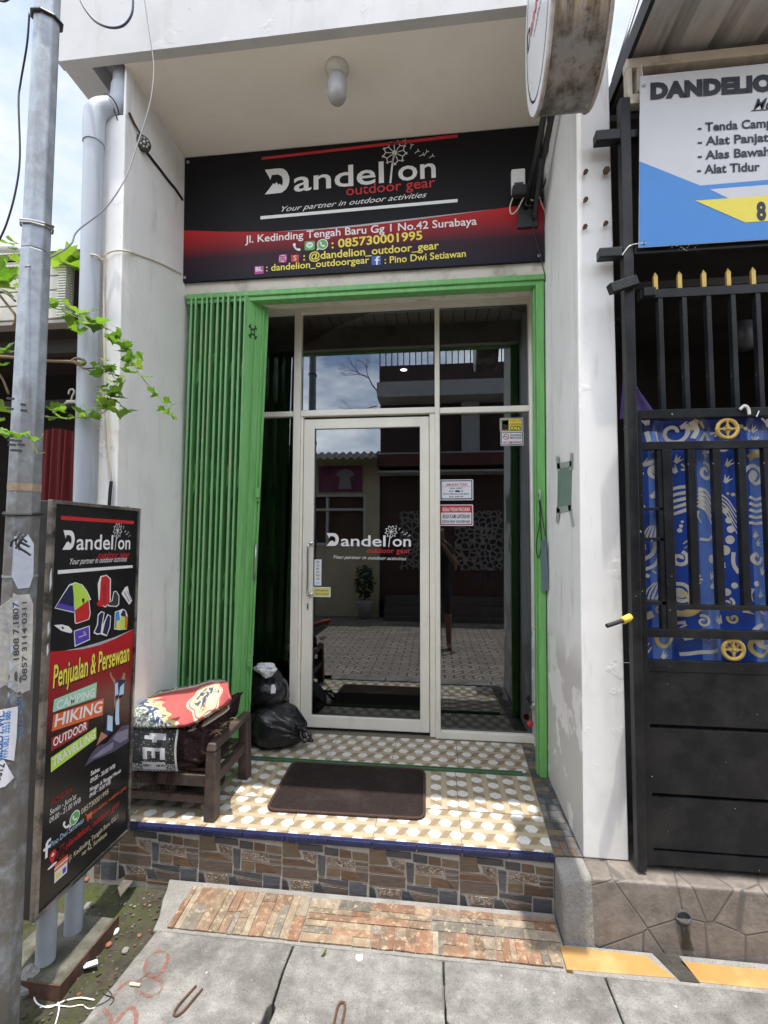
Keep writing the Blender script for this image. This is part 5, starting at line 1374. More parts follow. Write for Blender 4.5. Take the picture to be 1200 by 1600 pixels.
def coir(u, v):        # folded carpet: rounded box section running along X, right end raised on the arm rail
    a = 2 * math.pi * v
    ca, sa = math.cos(a), math.sin(a)
    e = .35
    yy = .275 + .20 * math.copysign(abs(ca) ** e, ca); zz = .32 + .105 * math.copysign(abs(sa) ** e, sa)
    x = -1.60 + .478 * u
    end = max(0, (u - .72) / .28)
    zz = zz * (1 - .10 * end) + .075 * end * end + .10 * end * (yy - .1)
    r = shag(u, v, 0, 2) * 1.2
    lay = .006 * math.sin(zz * 150 + u * 6)
    return (x + (.03 * math.sin(a * 2) * end), yy + ca * r - .0 + lay * ca, zz + sa * r)
mb.grid(coir, 90, 90)
for uu in (0.0, 1.0):
    mb.grid(lambda u, v: Vector(coir(uu, u)) * (1 - v) + Vector(((-1.6 if uu == 0 else -1.118), .275, .33 + (.10 if uu else 0))) * v, 90, 8)
COIR = mat('brown_coir', (.048, .028, .030), .95, .45, 40, .9, 160, spec=.1, dirt=(.10, .07, .06), dscale=30, dlo=.55, dhi=.7, stretch=(1, 1, 3))
T2 = thing('coir_mats', 'thick dark brown folded coir mats with straw sticking out on the bench', 'mat', (-1.33, .27, .222))
mb.build('mat_stack', COIR, T2, smooth=True)
mb = MB()
for i in range(46):
    q = rnd.random(); p = at_y(332 + 32 * q + rnd.uniform(-5, 5), 1148 - 24 * q + rnd.uniform(-4, 4), .075 + .1 * q)
    d = Vector((rnd.uniform(.4, 1), rnd.uniform(-.3, .2), rnd.uniform(-.35, .75))).normalized() * rnd.uniform(.012, .034)
    mb.tube([p - d * .5 + Vector((0, .006, 0)), p + Vector((0, -.004, .003)), p + d * .6], .0009, 4)
mb.build('straw', mat('straw', (.40, .29, .17), .8, .2, 30), T2)
mb = MB()
for i in range(60):
    x = rnd.choice([rnd.gauss(-1.37, .018), rnd.gauss(-1.45, .012), rnd.gauss(-1.28, .01)]); y = rnd.uniform(.03, .07); l = rnd.uniform(.03, .12)
    mb.tube(smooth_path([(x, y, .215), (x + rnd.uniform(-.008, .008), y - .004, .215 - l * .5), (x + rnd.uniform(-.015, .015), y - .002, .215 - l)], 3), .0011, 4)
mb.build('frayed_fibres', COIR, T2)

# black mat with white letters hanging over the front of the bench
TH = thing('lettered_mat', 'black ribbed mat with white letters hanging over the bench front', 'mat', (-1.40, .05, .2))
hTL, hTR, hBR, hBL = at_y(190, 1136, .075), at_y(279, 1139, .075), at_y(278, 1204, .035), at_y(190, 1206, .035)
def hang(u, v):
    p = (hTL * (1 - u) + hTR * u) * (1 - v) + (hBL * (1 - u) + hBR * u) * v
    return p + Vector((0, -.018 * math.sin(v * math.pi) + .003 * math.sin(u * 9), .004 * math.sin(u * 5) + .0))
def hangc(u, v):
    k = .6 + .4 * ((u * 26) % 1 > .3)
    if v > .82 and noise.noise(Vector((u * 60, v * 60, 0))) > .05: return (.45, .45, .45)
    if u > .965: return (.55, .55, .55)
    if noise.noise(Vector((u * 40, v * 40, 4))) > .5: return (.4, .4, .4)
    return (.022 * k, .022 * k, .024 * k)
mb = MB(); mb.grid(hang, 110, 70, 0, hangc)
mo = mb.build('mat_sheet', PRINT_A, TH, smooth=True)
LET = [[(.52, .10, .80, .24), (.44, .16, .52, .24), (.58, .24, .66, .30)], [(.42, .42, .80, .50), (.42, .50, .50, .70), (.58, .50, .64, .66), (.72, .50, .80, .70)], [(.40, .76, .80, .82), (.40, .88, .80, .95), (.56, .82, .64, .88)]]
mb = MB()
for l in LET:
    for (a, b, c, d) in l:
        mb.grid(lambda u, v: Vector(hang(a + (c - a) * u, b + (d - b) * v)) + Vector((0, -.0016, 0)), 6, 6)
mb.build('white_letters', P_GREY, TH)

# folded red floral cloth mat on top
TB = thing('folded_batik_mat', 'folded red floral mat with cream and blue flowers on top of the stack', 'mat', (-1.33, .25, .42))
def curve_at(P, u):
    P = smooth_path(P, 8); f = u * (len(P) - 1); i = min(int(f), len(P) - 2); return P[i] * (1 - (f - i)) + P[i + 1] * (f - i)
backc = [at_y(x, y, .46) for x, y in ((196, 1098), (222, 1088), (260, 1081), (300, 1074), (328, 1067), (345, 1066), (354, 1070))]
frontc = [at_y(x, y, .055) for x, y in ((190, 1134), (230, 1136), (262, 1134), (292, 1133), (322, 1118), (346, 1103), (361, 1090))]
fc = [curve_at(frontc, i / 80) for i in range(81)]; bc = [curve_at(backc, i / 80) for i in range(81)]
def batik(u, v, drop=0.):
    f = u * 80; i = min(int(f), 79); k = f - i
    b_, f_ = bc[i] * (1 - k) + bc[i + 1] * k, fc[i] * (1 - k) + fc[i + 1] * k
    p = b_ * (1 - v) + f_ * v
    p = p + Vector((0, 0, .016 * math.sin(math.pi * v) + .008 * noise.noise(Vector((u * 5, v * 3, 1)))))
    if v > .86: p = p + Vector((0, .01 * (v - .86) / .14, -.012 * ((v - .86) / .14) ** 2))
    return p
C_RED, C_CRM, C_BLU, C_YEL, C_GRN = (.42, .085, .082), (.58, .53, .41), (.05, .085, .17), (.52, .42, .19), (.12, .17, .17)
def bat_col(u, v):
    n0 = noise.noise(Vector((u * 42, v * 17, 2)))
    n2 = noise.noise(Vector((u * 30 + 7, v * 12, 9)))
    if v < .10 + .03 * math.sin(u * 9): return C_CRM if n0 > .18 else C_GRN
    if v < .15 + .03 * math.sin(u * 9): return C_CRM
    edge = .36 - .22 * (1 - v) + .030 * math.sin(v * 40)
    if u < edge - .13: return C_CRM if abs(n0) < .09 else C_GRN
    dx, dy = (u - .16) / .13, (v - .62) / .42
    if u < edge - .03 and dx * dx + dy * dy < 1.3:
        return C_CRM if (n2 > .05) else C_BLU
    if u < edge - .02: return C_CRM if abs(n2) < .12 else C_BLU
    if u < edge + .035 + .03 * math.sin(v * 34 + 1): return C_YEL if n0 < .25 else C_CRM
    # scalloped medallion
    dx, dy = (u - .69) / .19, (v - .64) / .42
    a = math.atan2(dy, dx); r = math.hypot(dx, dy) / (1 + .10 * math.cos(6 * a))
    if r < .97:
        if r > .88: return C_CRM
        if r > .82: return (.42, .12, .09)
        if r > .70: return C_CRM
        if r > .64: return C_YEL
        q = math.hypot((u - .745) / .075, (v - .80) / .20)
        if q < 1: return C_CRM
        if q < 1.12: return (.42, .12, .09)
        return C_BLU if n2 > .02 else (C_CRM if n0 > 0 else C_YEL)
    return C_RED
mb = MB(); mb.grid(batik, 180, 90, 0, bat_col)
sheet = mb.build('cloth_sheet', PRINT_A, TB, smooth=True)
md = sheet.modifiers.new('thick', 'SOLIDIFY'); md.thickness = .016; md.offset = 1.0
mb = MB()
def under(u, v):
    p = batik(.30 + .62 * u, .25 + .72 * v); return p + Vector((0, .012, -.030 - .012 * math.sin(u * 3)))
mb.grid(under, 80, 40, 0, lambda u, v: C_CRM if (v > .9 or noise.noise(Vector((u * 24, v * 14, 5))) > .12) else C_BLU)
sh2 = mb.build('lower_fold', PRINT_A, TB, smooth=True)
md = sh2.modifiers.new('thick', 'SOLIDIFY'); md.thickness = .008
mb = MB()
for i in range(14):
    p = batik(.86 + rnd.uniform(-.07, .07), 0.0); mb.tube(smooth_path([p, p + Vector((rnd.uniform(-.01, .01), .004, .012)), p + Vector((rnd.uniform(-.02, .02), 0, .002))], 3), .003, 6)
mb.build('tassels', P_LBLUE, TB)

# ================================================================== BAGS
def plastic(name, col, rough, spec=.5):
    m, nt, b = new_mat(name); t = N(nt, 'ShaderNodeTexCoord').outputs['Object']
    b.inputs['Base Color'].default_value = c4(col); b.inputs['Roughness'].default_value = rough; b.inputs['Specular IOR Level'].default_value = spec
    n1_ = noise_of(nt, t, 16, 7, .62); bump(nt, b, n1_, .55, .02); return m
BAGM = plastic('black_bag_plastic', (.010, .010, .011), .26, .6)
def blob(c, rad, knot, seed, nu=110, nv=70, amp=.07):
    c = Vector(c); kd = Vector(knot).normalized(); a1 = kd.cross(Vector((0, .3, 1))).normalized(); a2 = kd.cross(a1)
    rad = Vector(rad)
    def f(u, v):
        th = math.pi * (.02 + .96 * v); ph = 2 * math.pi * u
        d = kd * math.cos(th) + (a1 * math.cos(ph) + a2 * math.sin(ph)) * math.sin(th)
        pinch = max(0, math.cos(th)) ** 6 * .20
        fold = abs(noise.noise(Vector((math.cos(ph) * 3.5 + seed, math.sin(ph) * 3.5, th * .9))))
        fold2 = abs(noise.noise(Vector((math.cos(ph) * 9, math.sin(ph) * 9 + seed, th * 1.5))))
        r = 1 + amp * (noise.noise(d * 2.0 + Vector((seed, 0, 0))) * 1.6 - 1.1 * fold - .6 * fold2 * (.4 + max(0, math.cos(th)))) - .10 * pinch
        p = Vector((d.x * rad.x, d.y * rad.y, d.z * rad.z)) * r + kd * pinch * .16
        q = c + p
        if q.z < .004: q.z = .004 + (q.z - .004) * .02
        return q
    mb = MB(); mb.grid(f, nu, nv, 0, loopu=True)
    return mb
t = thing('rubbish_bag', 'large knotted black rubbish bag lying at the foot of the green shutter', 'bag', (-1.04, .90, 0), 'black bags by the door')
blob((-1.055, .895, .125), (.20, .155, .145), (1, -.35, -.25), 3.1).build('bag_body', BAGM, t, smooth=True)
mb = MB()
k0 = at_y(470, 1141, .80)
mb.tube(smooth_path([k0 + Vector((-.03, .01, .01)), k0 + Vector((.01, -.01, .012)), k0 + Vector((.045, -.015, .0)), k0 + Vector((.07, -.02, -.03)), k0 + Vector((.075, -.02, -.055)), k0 + Vector((.055, -.018, -.05)), k0 + Vector((.03, -.012, -.03)), k0 + Vector((.0, 0, -.005))], 6), [.010 + .004 * math.sin(i * .9) for i in range(43)], 8)
mb.tube(smooth_path([k0 + Vector((0, 0, 0)), k0 + Vector((.012, -.03, -.03)), k0 + Vector((.03, -.035, -.055)), k0 + Vector((.045, -.03, -.052))], 6), .009, 8)
mb.tube([k0 + Vector((-.02, .01, .015)), k0 + Vector((.006, -.004, .03)), k0 + Vector((.016, -.004, .045))], .004, 6)
mb.build('bag_knot', BAGM, t, smooth=True)
t = thing('rubbish_bag', 'rounder black bag with a crumpled white top resting on the knotted one', 'bag', (-1.14, .96, .2), 'black bags by the door')
blob((-1.13, .965, .315), (.145, .12, .130), (.1, .5, .8), 8.4).build('bag_body', BAGM, t, smooth=True)
WB = plastic('white_bag_plastic', (.62, .64, .66), .42)
p0 = at_y(415, 1043, .95)
blob(at_y(415, 1043, .86) + Vector((0, 0, -.004)), (.076, .045, .034), (.3, -.3, -1), 5.5, 80, 50, .16).build('white_top', WB, t, smooth=True)
F = Face(at_y(427, 1077, .828), (1, .18, 0), (0, 0, 1))
F.polys('white_label', [[(-.016, -.026), (.012, -.026), (.018, .0), (.008, .03), (-.012, .03)]], P_PAPER, t, 1)

# ================================================================== NEIGHBOUR ON THE RIGHT: plinth, carport, gate, banner
def crazy_mat():
    m, nt, b = new_mat('crazy_paving_print')
    t = N(nt, 'ShaderNodeTexCoord').outputs['Object']
    mp_ = N(nt, 'ShaderNodeMapping'); mp_.inputs['Scale'].default_value = (6.2, 4, 6.8); mp_.inputs['Location'].default_value = (.35, .2, .1); L(nt, t, mp_.inputs[0])
    v = N(nt, 'ShaderNodeTexVoronoi', feature='DISTANCE_TO_EDGE'); v.inputs['Scale'].default_value = 1; L(nt, mp_.outputs[0], v.inputs['Vector'])
    vc = N(nt, 'ShaderNodeTexVoronoi'); vc.inputs['Scale'].default_value = 1; L(nt, mp_.outputs[0], vc.inputs['Vector'])
    sp = N(nt, 'ShaderNodeSeparateColor'); L(nt, vc.outputs['Color'], sp.inputs[0])
    c = mixc(nt, sp.outputs[0], (.165, .140, .12), (.225, .195, .17))
    c = mixc(nt, ramp(nt, noise_of(nt, t, 16, 9, .7), .4, .66), c, (.115, .098, .085))
    c = mixc(nt, ramp(nt, noise_of(nt, t, 50, 4, .6), .68, .74), c, (.30, .27, .24))
    c = mixc(nt, ramp(nt, v.outputs['Distance'], .030, .012), c, (.10, .09, .082))
    L(nt, c, b.inputs['Base Color']); b.inputs['Roughness'].default_value = .55
    hh = N(nt, 'ShaderNodeMath', operation='ADD'); L(nt, ramp(nt, v.outputs['Distance'], 0, .03), hh.inputs[0]); L(nt, noise_of(nt, t, 60, 6, .6), hh.inputs[1])
    bump(nt, b, hh.outputs[0], .4, .006)
    return m
T = thing('stone_plinth', 'low plinth faced with brown crazy paving below the black gate', 'plinth', (1.2, 0, -.34))
CRZ = crazy_mat()
mb = MB(); mb.hexa([(.505, -.152, -.34), (2.6, -.152, -.34), (2.6, .3, -.34), (.505, .3, -.34), (.625, -.116, -.002), (2.6, -.110, -.002), (2.6, .3, -.002), (.625, .3, -.002)])
mb.build('plinth_face', CRZ, T, bevel=.01, seg=3)
mb = MB(); mb.hexa([(.503, -.156, -.30), (.626, -.1525, -.30), (.626, .004, -.30), (.503, .004, -.30), (.506, -.112, -.035), (.626, -.118, .0012), (.626, .004, .0015), (.506, .004, -.0015)])
mb.build('cement_corner', CEM, T, bevel=.012, seg=3)
dp = at_y(1066, 1432, -.124)
mb = MB(); mb.tube([dp + Vector((0, .10, .004)), dp + Vector((0, -.012, 0))], .026, 24, caps=False); mb.tube([dp + Vector((0, .10, .004)), dp + Vector((0, -.012, 0))], .021, 24, caps=False)
mb.add([dp + Vector((.0215 * math.cos(t), .03, .0215 * math.sin(t))) for t in [i * .3927 for i in range(16)]], [list(range(16))])
mb.lathe([(.026, 0), (.028, .003), (.021, .003)], dp + Vector((0, -.009, 0)), (0, -1, 0), 24)
mb.build('drain_spout', mat('old_spout', (.055, .055, .055), .7, .3, 30), T, smooth=True)
F = Face((dp.x, -.1345, dp.z), (1, 0, 0), (0, -.19, 1), .0008)
m, nt_, b_ = new_mat('drip_stain'); b_.inputs['Base Color'].default_value = (.03, .026, .022, 1); b_.inputs['Roughness'].default_value = .45
tt = N(nt_, 'ShaderNodeTexCoord').outputs['Object']; L(nt_, ramp(nt_, noise_of(nt_, tt, 26, 6, .7, (2, 2, .6)), .38, .55), b_.inputs['Alpha'])
Fq = Face((dp.x, -.1195 - .0365 * .30 , dp.z - .02), (1, 0, 0), (0, .107, 1), .003)
Fq.polys('drip_stain', [[(-.012, .0), (.014, 0), (.02, -.05), (.03, -.09), (-.014, -.09), (-.012, -.05)]], m, T, 1)
mb = MB(); mb.prism([(.83, -.153, -.31), (.925, -.153, -.31), (.945, -.262, -.31), (.878, -.262, -.31)], (0, 0, .0755))
mb.build('drain_gap', mat('wet_grime', (.035, .032, .025), .6, .4, 20, .6, 50), T)

T = thing('carport', 'dark carport next door with a corrugated roof and cream steel frame', 'carport', (1.6, 1, 0))
mb = MB()
prof = []
x = .885
while x < 2.9:
    prof += [(x, 0), (x + .13, 0), (x + .15, .028), (x + .18, .028)]; x += .2
pp_ = [(x, 3.535 + z) for x, z in prof]
for (xa, za), (xb, zb) in zip(pp_[:-1], pp_[1:]):
    mb.add([(xa, -.42, za + .01), (xb, -.42, zb + .01), (xb, 3.2, zb + .12), (xa, 3.2, za + .12), (xa, -.42, za + .012), (xb, -.42, zb + .012), (xb, 3.2, zb + .122), (xa, 3.2, za + .122)], [(3, 2, 1, 0), (4, 5, 6, 7), (0, 1, 5, 4), (2, 3, 7, 6)])
mb.build('corrugated_roof', mat('weathered_zinc', (.50, .48, .45), .42, .25, 5, .1, 20, metal=.4, stretch=(3, .5, 1), dirt=(.22, .19, .165), dscale=4, dlo=.5, dhi=.8), T)
mb = MB(); mb.box(.866, .884, -.43, 3.2, 3.515, 3.60); mb.build('roof_edge', BLACKM, T)
CST = mat('cream_steel', (.60, .53, .42), .5, .12, 8, dirt=(.22, .15, .10), dscale=6, dlo=.52, dhi=.75)
mb = MB()
mb.box(.86, 2.6, -.075, -.03, 3.468, 3.512); mb.box(.862, .884, -.074, -.031, 3.32, 3.4675); mb.box(.905, .925, -.074, -.031, 3.355, 3.4675); mb.box(.862, .925, -.0735, -.0315, 3.30, 3.345)
mb.build('truss_frame', CST, T, bevel=.003)
mb = MB(); mb.box(.813, 4.2, 3.3, 3.4, 0, 3.9); mb.box(4.1, 4.2, .3, 3.3, 0, 3.9); mb.box(.8135, .83, .35, 3.3, 0, 3.9); mb.box(.83, 4.1, .12, 3.3, 3.40, 3.43)  # last box is a ceiling board added to darken the inside
mb.build('dark_wall', mat('dark_carport', (.05, .047, .045), .9, .3, 3), T)  # one even near-black base colour
mb = MB(); mb.box(.83, 4.1, .3, 3.3, -.05, -.003); mb.build('carport_floor', mat('dark_carport', (.05, .047, .045)), T)
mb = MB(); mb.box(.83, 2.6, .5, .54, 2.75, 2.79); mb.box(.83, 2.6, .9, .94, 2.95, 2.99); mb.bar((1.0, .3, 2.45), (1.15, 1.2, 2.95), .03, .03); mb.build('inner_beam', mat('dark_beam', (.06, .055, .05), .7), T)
mb = MB()
mb.hexa([(.818, -.076, .012), (.853, -.076, .012), (.853, -.032, .012), (.818, -.032, .012), (.828, -.076, 3.33), (.872, -.076, 3.33), (.872, -.032, 3.33), (.828, -.032, 3.33)])
mb.build('corner_post', BLACKM, T, bevel=.003)
for (x0, x1, z0, z1, y0) in ((.722, .8275, 3.140, 3.188, -.0755), (.8725, .93, 3.145, 3.183, -.07), (.725, .822, 2.600, 2.642, -.0765), (.872, 2.6, 2.603, 2.640, -.0755)):
    mb = MB(); mb.box(x0, x1, y0, y0 + .044, z0, z1); mb.build('cross_arm', BLACKM, T, bevel=.003)
mb = MB(); mb.bar((.752, -.105, 2.435), (.87, -.085, 2.478), .034, .042); mb.build('cross_arm', BLACKM, T, bevel=.003)
F = Face((1.03, -.076, 2.62), (1, 0, 0), (0, 0, 1))
mb = MB()
for i in range(16):
    u, v = rnd.gauss(.04, .03), rnd.gauss(0, .007); r = rnd.uniform(.001, .004)
    mb.add([F.pt(u + r * math.cos(a) * rnd.uniform(.6, 1.6), v + r * math.sin(a), 1) for a in (0, 1.2, 2.4, 3.6, 4.9)], [(0, 1, 2, 3, 4)])
mb.build('paint_chips', P_PAPER, T)

# the gate
T = thing('metal_gate', 'black metal gate with gold spear tips and round gold ornaments', 'gate', (1.2, -.03, 0))
GY0, GY1 = -.046, -.012
mb = MB()
mb.box(.858, .893, GY0, GY1, .02, 1.92)                                   # stile
mb.box(.893, 2.4, GY0, GY1, 1.882, 1.920); mb.box(.893, 2.4, GY0, GY1, 1.746, 1.780)
mb.box(.905, 2.4, GY0, GY1, 2.417, 2.457); mb.box(.893, 2.4, GY0, GY1, .946, .982); mb.box(1.014, 2.4, GY0 + .003, GY1, 1.064, 1.085)
mb.box(.893, 2.4, GY0, GY1, .806, .850); mb.box(.893, 2.4, GY0 + .001, GY1, .022, .078)
mb.box(.974, 1.013, GY0, GY1, .982, 1.746)
mb.box(.893, .974, GY0 + .004, GY1, 1.352, 1.366); mb.box(.893, .974, GY0 + .004, GY1, 1.484, 1.496); mb.box(.893, .974, GY0 + .004, GY1, 1.081, 1.098)
mb.box(.954, .9735, GY0 + .004, GY1, .982, 1.746)
mb.build('gate_frame', BLACKM, T, bevel=.002)
def bars(xs, z0, z1, w_, name):
    first = None
    for x in xs:
        if first is None:
            mb = MB(); mb.box(x - w_ / 2, x + w_ / 2, GY0 + .002, GY1 - .004, z0, z1); first = mb.build(name, BLACKM, T, bevel=.0015); fx = x
        else:
            c = first.copy(); COL.objects.link(c); c.parent = T; c.matrix_parent_inverse = first.matrix_parent_inverse.copy(); c.location.x += x - fx
bars([.987 + .0988 * i for i in range(12)], 1.920, 2.417, .019, 'upright_bar')
bars([1.092 + .1 * i for i in range(11)], 1.085, 1.746, .030, 'upright_bar')
f0 = None
for i in range(12):
    x = .974 + .1 * i
    if f0 is None:
        mb = MB(); z0, z1 = 2.457, 2.543; r = .0085
        mb.add([(x - r, -.035, z0), (x + r, -.035, z0), (x + r, -.022, z0), (x - r, -.022, z0), (x - r, -.035, z1 - .02), (x + r, -.035, z1 - .02), (x + r, -.022, z1 - .02), (x - r, -.022, z1 - .02), (x, -.0285, z1)], [(3, 2, 1, 0), (0, 1, 5, 4), (1, 2, 6, 5), (2, 3, 7, 6), (3, 0, 4, 7), (4, 5, 8), (5, 6, 8), (6, 7, 8), (7, 4, 8)])
        f0 = mb.build('spear_tip', GOLD, T); fx = x
    else:
        c = f0.copy(); COL.objects.link(c); c.parent = T; c.matrix_parent_inverse = f0.matrix_parent_inverse.copy(); c.location.x += x - fx
for cx, cz in ((1.245, 1.832), (1.235, .902), (1.95, 1.832), (1.95, .902)):
    mb = MB(); cy = -.032
    mb.tube([(cx + .040 * math.cos(a), cy, cz + .040 * math.sin(a)) for a in [i * .196 for i in range(32)]], .0085, 10, closed=True)
    for k in range(4):
        a = k * math.pi / 2; c, s_ = math.cos(a), math.sin(a)
        P = [(.004, 0), (.012, .009), (.02, .003), (.034, .0045), (.034, -.0045), (.02, -.003), (.012, -.009)]
        mb.prism([(cx + x * c - z * s_, cy - .006, cz + x * s_ + z * c) for x, z in P], (0, .008, 0))
    mb.lathe([(.007, 0), (.006, .006), (.001, .009)], (cx, cy - .005, cz), (0, -1, 0), 12)
    mb.build('rosette', GOLD, T, smooth=True, angle=40)
mb = MB()
for z0, z1 in ((.084, .292), (.306, .571), (.586, .806)): mb.box(.893, 2.4, GY0 + .006, GY1, z0, z1)
mb.box(.893, 2.4, GY1 - .004, GY1 + .004, .06, .84)
mb.build('sheet_panel', BLACKM, T, bevel=.003)
mb = MB(); mb.box(.912, .965, -.06, -.012, 2.420, 2.462); mb.build('hinge_block', BLACKM, T, bevel=.006)
mb = MB(); mb.tube([at_y(984, 966, -.06), at_y(966, 972, -.085), at_y(948, 978, -.105)], [.010, .009, .009], 12); rod = mb.build('bolt_handle', BLACK, T, smooth=True, angle=50)
mb = MB(); mb.tube([at_y(985, 964, -.062), at_y(973, 970, -.078)], .0155, 10); mb.build('yellow_wrap', mat('yellow_rag', (.62, .46, .06), .7, .2, 30, .4, 90), rod, smooth=True)
mb = MB(); mb.tube(smooth_path([at_y(1156, 640, -.052), at_y(1163, 634, -.058), at_y(1169, 638, -.058), at_y(1171, 648, -.056)], 6), .006, 10)
tag(mb.build('white_hook', WHITEP, smooth=True), 'white plastic hook over the middle rail of the black gate', 'hook')
mb = MB(); mb.tube([at_y(1186, 642, -.049), at_y(1182, 651, -.049)], .0025, 6); tag(mb.build('white_tie', WHITEP), 'short white tie on the gate rail right of the white hook', 'tie')

# blue printed cloth behind the gate
T = thing('printed_cloth', 'blue cloth printed with cream scrolls hanging behind the black gate', 'cloth', (1.2, .02, .84))
def cly(x, z): return .026 + .015 * math.sin(x * 31 + .6) + .006 * math.sin(x * 67 + z * 1.5) + .004 * noise.noise(Vector((x * 6, z * 5, 0)))
def clc(u, v):
    x, z = .86 + 1.5 * u, .83 + 1.06 * v
    k = .5 + .5 * math.sin(x * 31 + .6 + 1.2)
    st = (x % .205) / .205
    c = (.016, .066, .37) if st < .58 else (.105, .21, .57)  # light and dark columns paint the fold light into the blue
    if z > 1.845: c = (.012, .026, .15)
    return c
mb = MB(); mb.grid(lambda u, v: (.86 + 1.5 * u, cly(.86 + 1.5 * u, .83 + 1.06 * v), .83 + 1.06 * v), 150, 60, 0, clc)
mb.build('cloth_sheet', mat('printed_satin', (1, 1, 1), .38, .05, 40, attr=True), T, smooth=True)
CM = mat('cloth_cream', (.62, .60, .54), .5, .08, 20); CY = mat('cloth_yellow', (.60, .50, .20), .5, .08, 20)
mbp = [MB(), MB()]
def cpt(x, z): return Vector((x, cly(x, z) - .0018, z))
def cstroke(pts, w0, mi=0, w1=None):
    w1 = w0 if w1 is None else w1
    P = [(p.x, p.z) for p in smooth_path([(x, 0, z) for x, z in pts], 5)]
    m_ = len(P); o_l = []
    for i, (x, z) in enumerate(P):
        a, b = P[max(0, i - 1)], P[min(m_ - 1, i + 1)]
        dx, dz = b[0] - a[0], b[1] - a[1]; l = math.hypot(dx, dz) or 1e-6
        w_ = (w0 + (w1 - w0) * i / (m_ - 1)) / 2
        o_l.append((cpt(x - dz / l * w_, z + dx / l * w_), cpt(x + dz / l * w_, z - dx / l * w_)))
    vs = [p for q in o_l for p in q]
    mbp[mi].add(vs, [(2 * i, 2 * i + 1, 2 * i + 3, 2 * i + 2) for i in range(m_ - 1)])
def cdisc(x, z, r, mi=0): mbp[mi].add([cpt(x + r * math.cos(a), z + r * math.sin(a)) for a in [i * .449 for i in range(14)]], [list(range(14))])
def g(px, py): p = at_y(920 + px / 3.81, 640 + py / 3.81, .01); return (p.x, p.z)
def spiral(px, py, r, turns=1.6, w=.016, mi=0, a0=0., d=1):
    x, z = g(px, py); s_ = r / 3.81 * .00305
    cstroke([(x + s_ * (.22 + .78 * k / 18) * math.cos(a0 + d * k / 18 * turns * 6.283), z + s_ * (.22 + .78 * k / 18) * math.sin(a0 + d * k / 18 * turns * 6.283)) for k in range(19)], w, mi)
for a in ((395, 365, 58, 1.4), (700, 370, 52, 1.3), (995, 395, 66, 1.5), (560, 1100, 56, 1.3), (520, 130, 72, 1.1), (1000, 880, 40, 1.0)): spiral(*a)
spiral(450, 1360, 66, 1.2, .016, 1); spiral(545, 1170, 90, .8, .018, 1, 3.4); spiral(1020, 1400, 80, 1.2, .016, 1); spiral(1050, 1320, 110, .7, .018, 0, 1.6); spiral(555, 890, 42, 1.2)
for px, py, r in ((830, 600, 16), (850, 658, 18), (862, 712, 20), (858, 775, 24), (828, 838, 28), (742, 890, 24), (885, 1050, 17), (840, 1090, 21), (995, 1035, 15), (985, 395, 26), (562, 1100, 24), (318, 1005, 10), (356, 990, 12), (395, 365, 18), (1025, 1390, 26)): cdisc(*g(px, py), r / 3.81 * .003)
for k in range(5):
    y = k * 38
    cstroke([g(495, 480 + y), g(540, 462 + y), g(600, 455 + y * .9)], .011, 0, .016); cstroke([g(648, 475 + y * .6), g(700, 485 + y * .8), g(750, 530 + y)], .018, 0, .008); cstroke([g(950, 520 + y), g(1000, 535 + y * .95), g(1060, 520 + y)], .012)
    cstroke([g(335 + k * 22, 1130), g(350 + k * 24, 1080), g(395 + k * 10, 1030)], .010, 0, .004); cstroke([g(325 + k * 22, 760), g(350 + k * 16, 710), g(370 + k * 12, 690)], .010, 0, .003)
    cstroke([g(800, 500 + k * 22), g(850, 540 + k * 26), g(900, 620 + k * 30)], .008, 0, .003)
for px, py, a in ((330, 330, .6), (370, 520, .5), (530, 310, .9), (535, 370, 2.2), (840, 330, .9), (830, 430, 1.0), (735, 1010, 1.2), (730, 1060, .4), (980, 760, .8), (1000, 800, .2), (1010, 1115, .7), (930, 1200, .2), (810, 1280, 2.0), (580, 1370, .6), (440, 1480, .8), (560, 100, .3), (980, 130, .9), (350, 90, 1.8), (1045, 985, 1.3)):
    x, z = g(px, py); l = .036
    c, s_ = math.cos(a), math.sin(a)
    for e in (-.5, 0, .5):
        cc, ss = math.cos(a + e), math.sin(a + e)
        cstroke([(x, z), (x + l * .5 * cc, z + l * .5 * ss), (x + l * cc, z + l * ss)], .015, 0, .002)
for P, w0, mi in (([(500, 1200), (600, 1215), (700, 1165), (780, 1190)], .014, 1), ([(500, 1230), (620, 1225), (680, 1180)], .010, 1), ([(560, 1465), (680, 1445), (790, 1440)], .016, 0), ([(320, 900), (380, 860), (400, 790)], .016, 0), ([(310, 960), (390, 930), (425, 860)], .014, 0), ([(390, 970), (430, 930)], .018, 0), ([(660, 770), (720, 775), (750, 750)], .012, 0), ([(880, 850), (880, 920), (910, 975)], .016, 0), ([(640, 60), (620, 110), (600, 100)], .02, 1), ([(660, 70), (690, 110)], .016, 1), ([(945, 290), (1000, 262), (1060, 258)], .03, 1), ([(320, 1220), (350, 1230), (385, 1215)], .03, 0), ([(610, 70), (640, 120), (620, 170)], .018, 0), ([(300, 560), (325, 590)], .03, 0), ([(400, 610), (430, 660)], .012, 1), ([(300, 130), (310, 190)], .018, 0), ([(345, 130), (360, 190)], .018, 0), ([(400, 130), (420, 190)], .012, 0), ([(660, 190), (700, 140), (740, 190)], .014, 0)):
    cstroke([g(*p) for p in P], w0, mi)
rq = random.Random(21)
taken = []
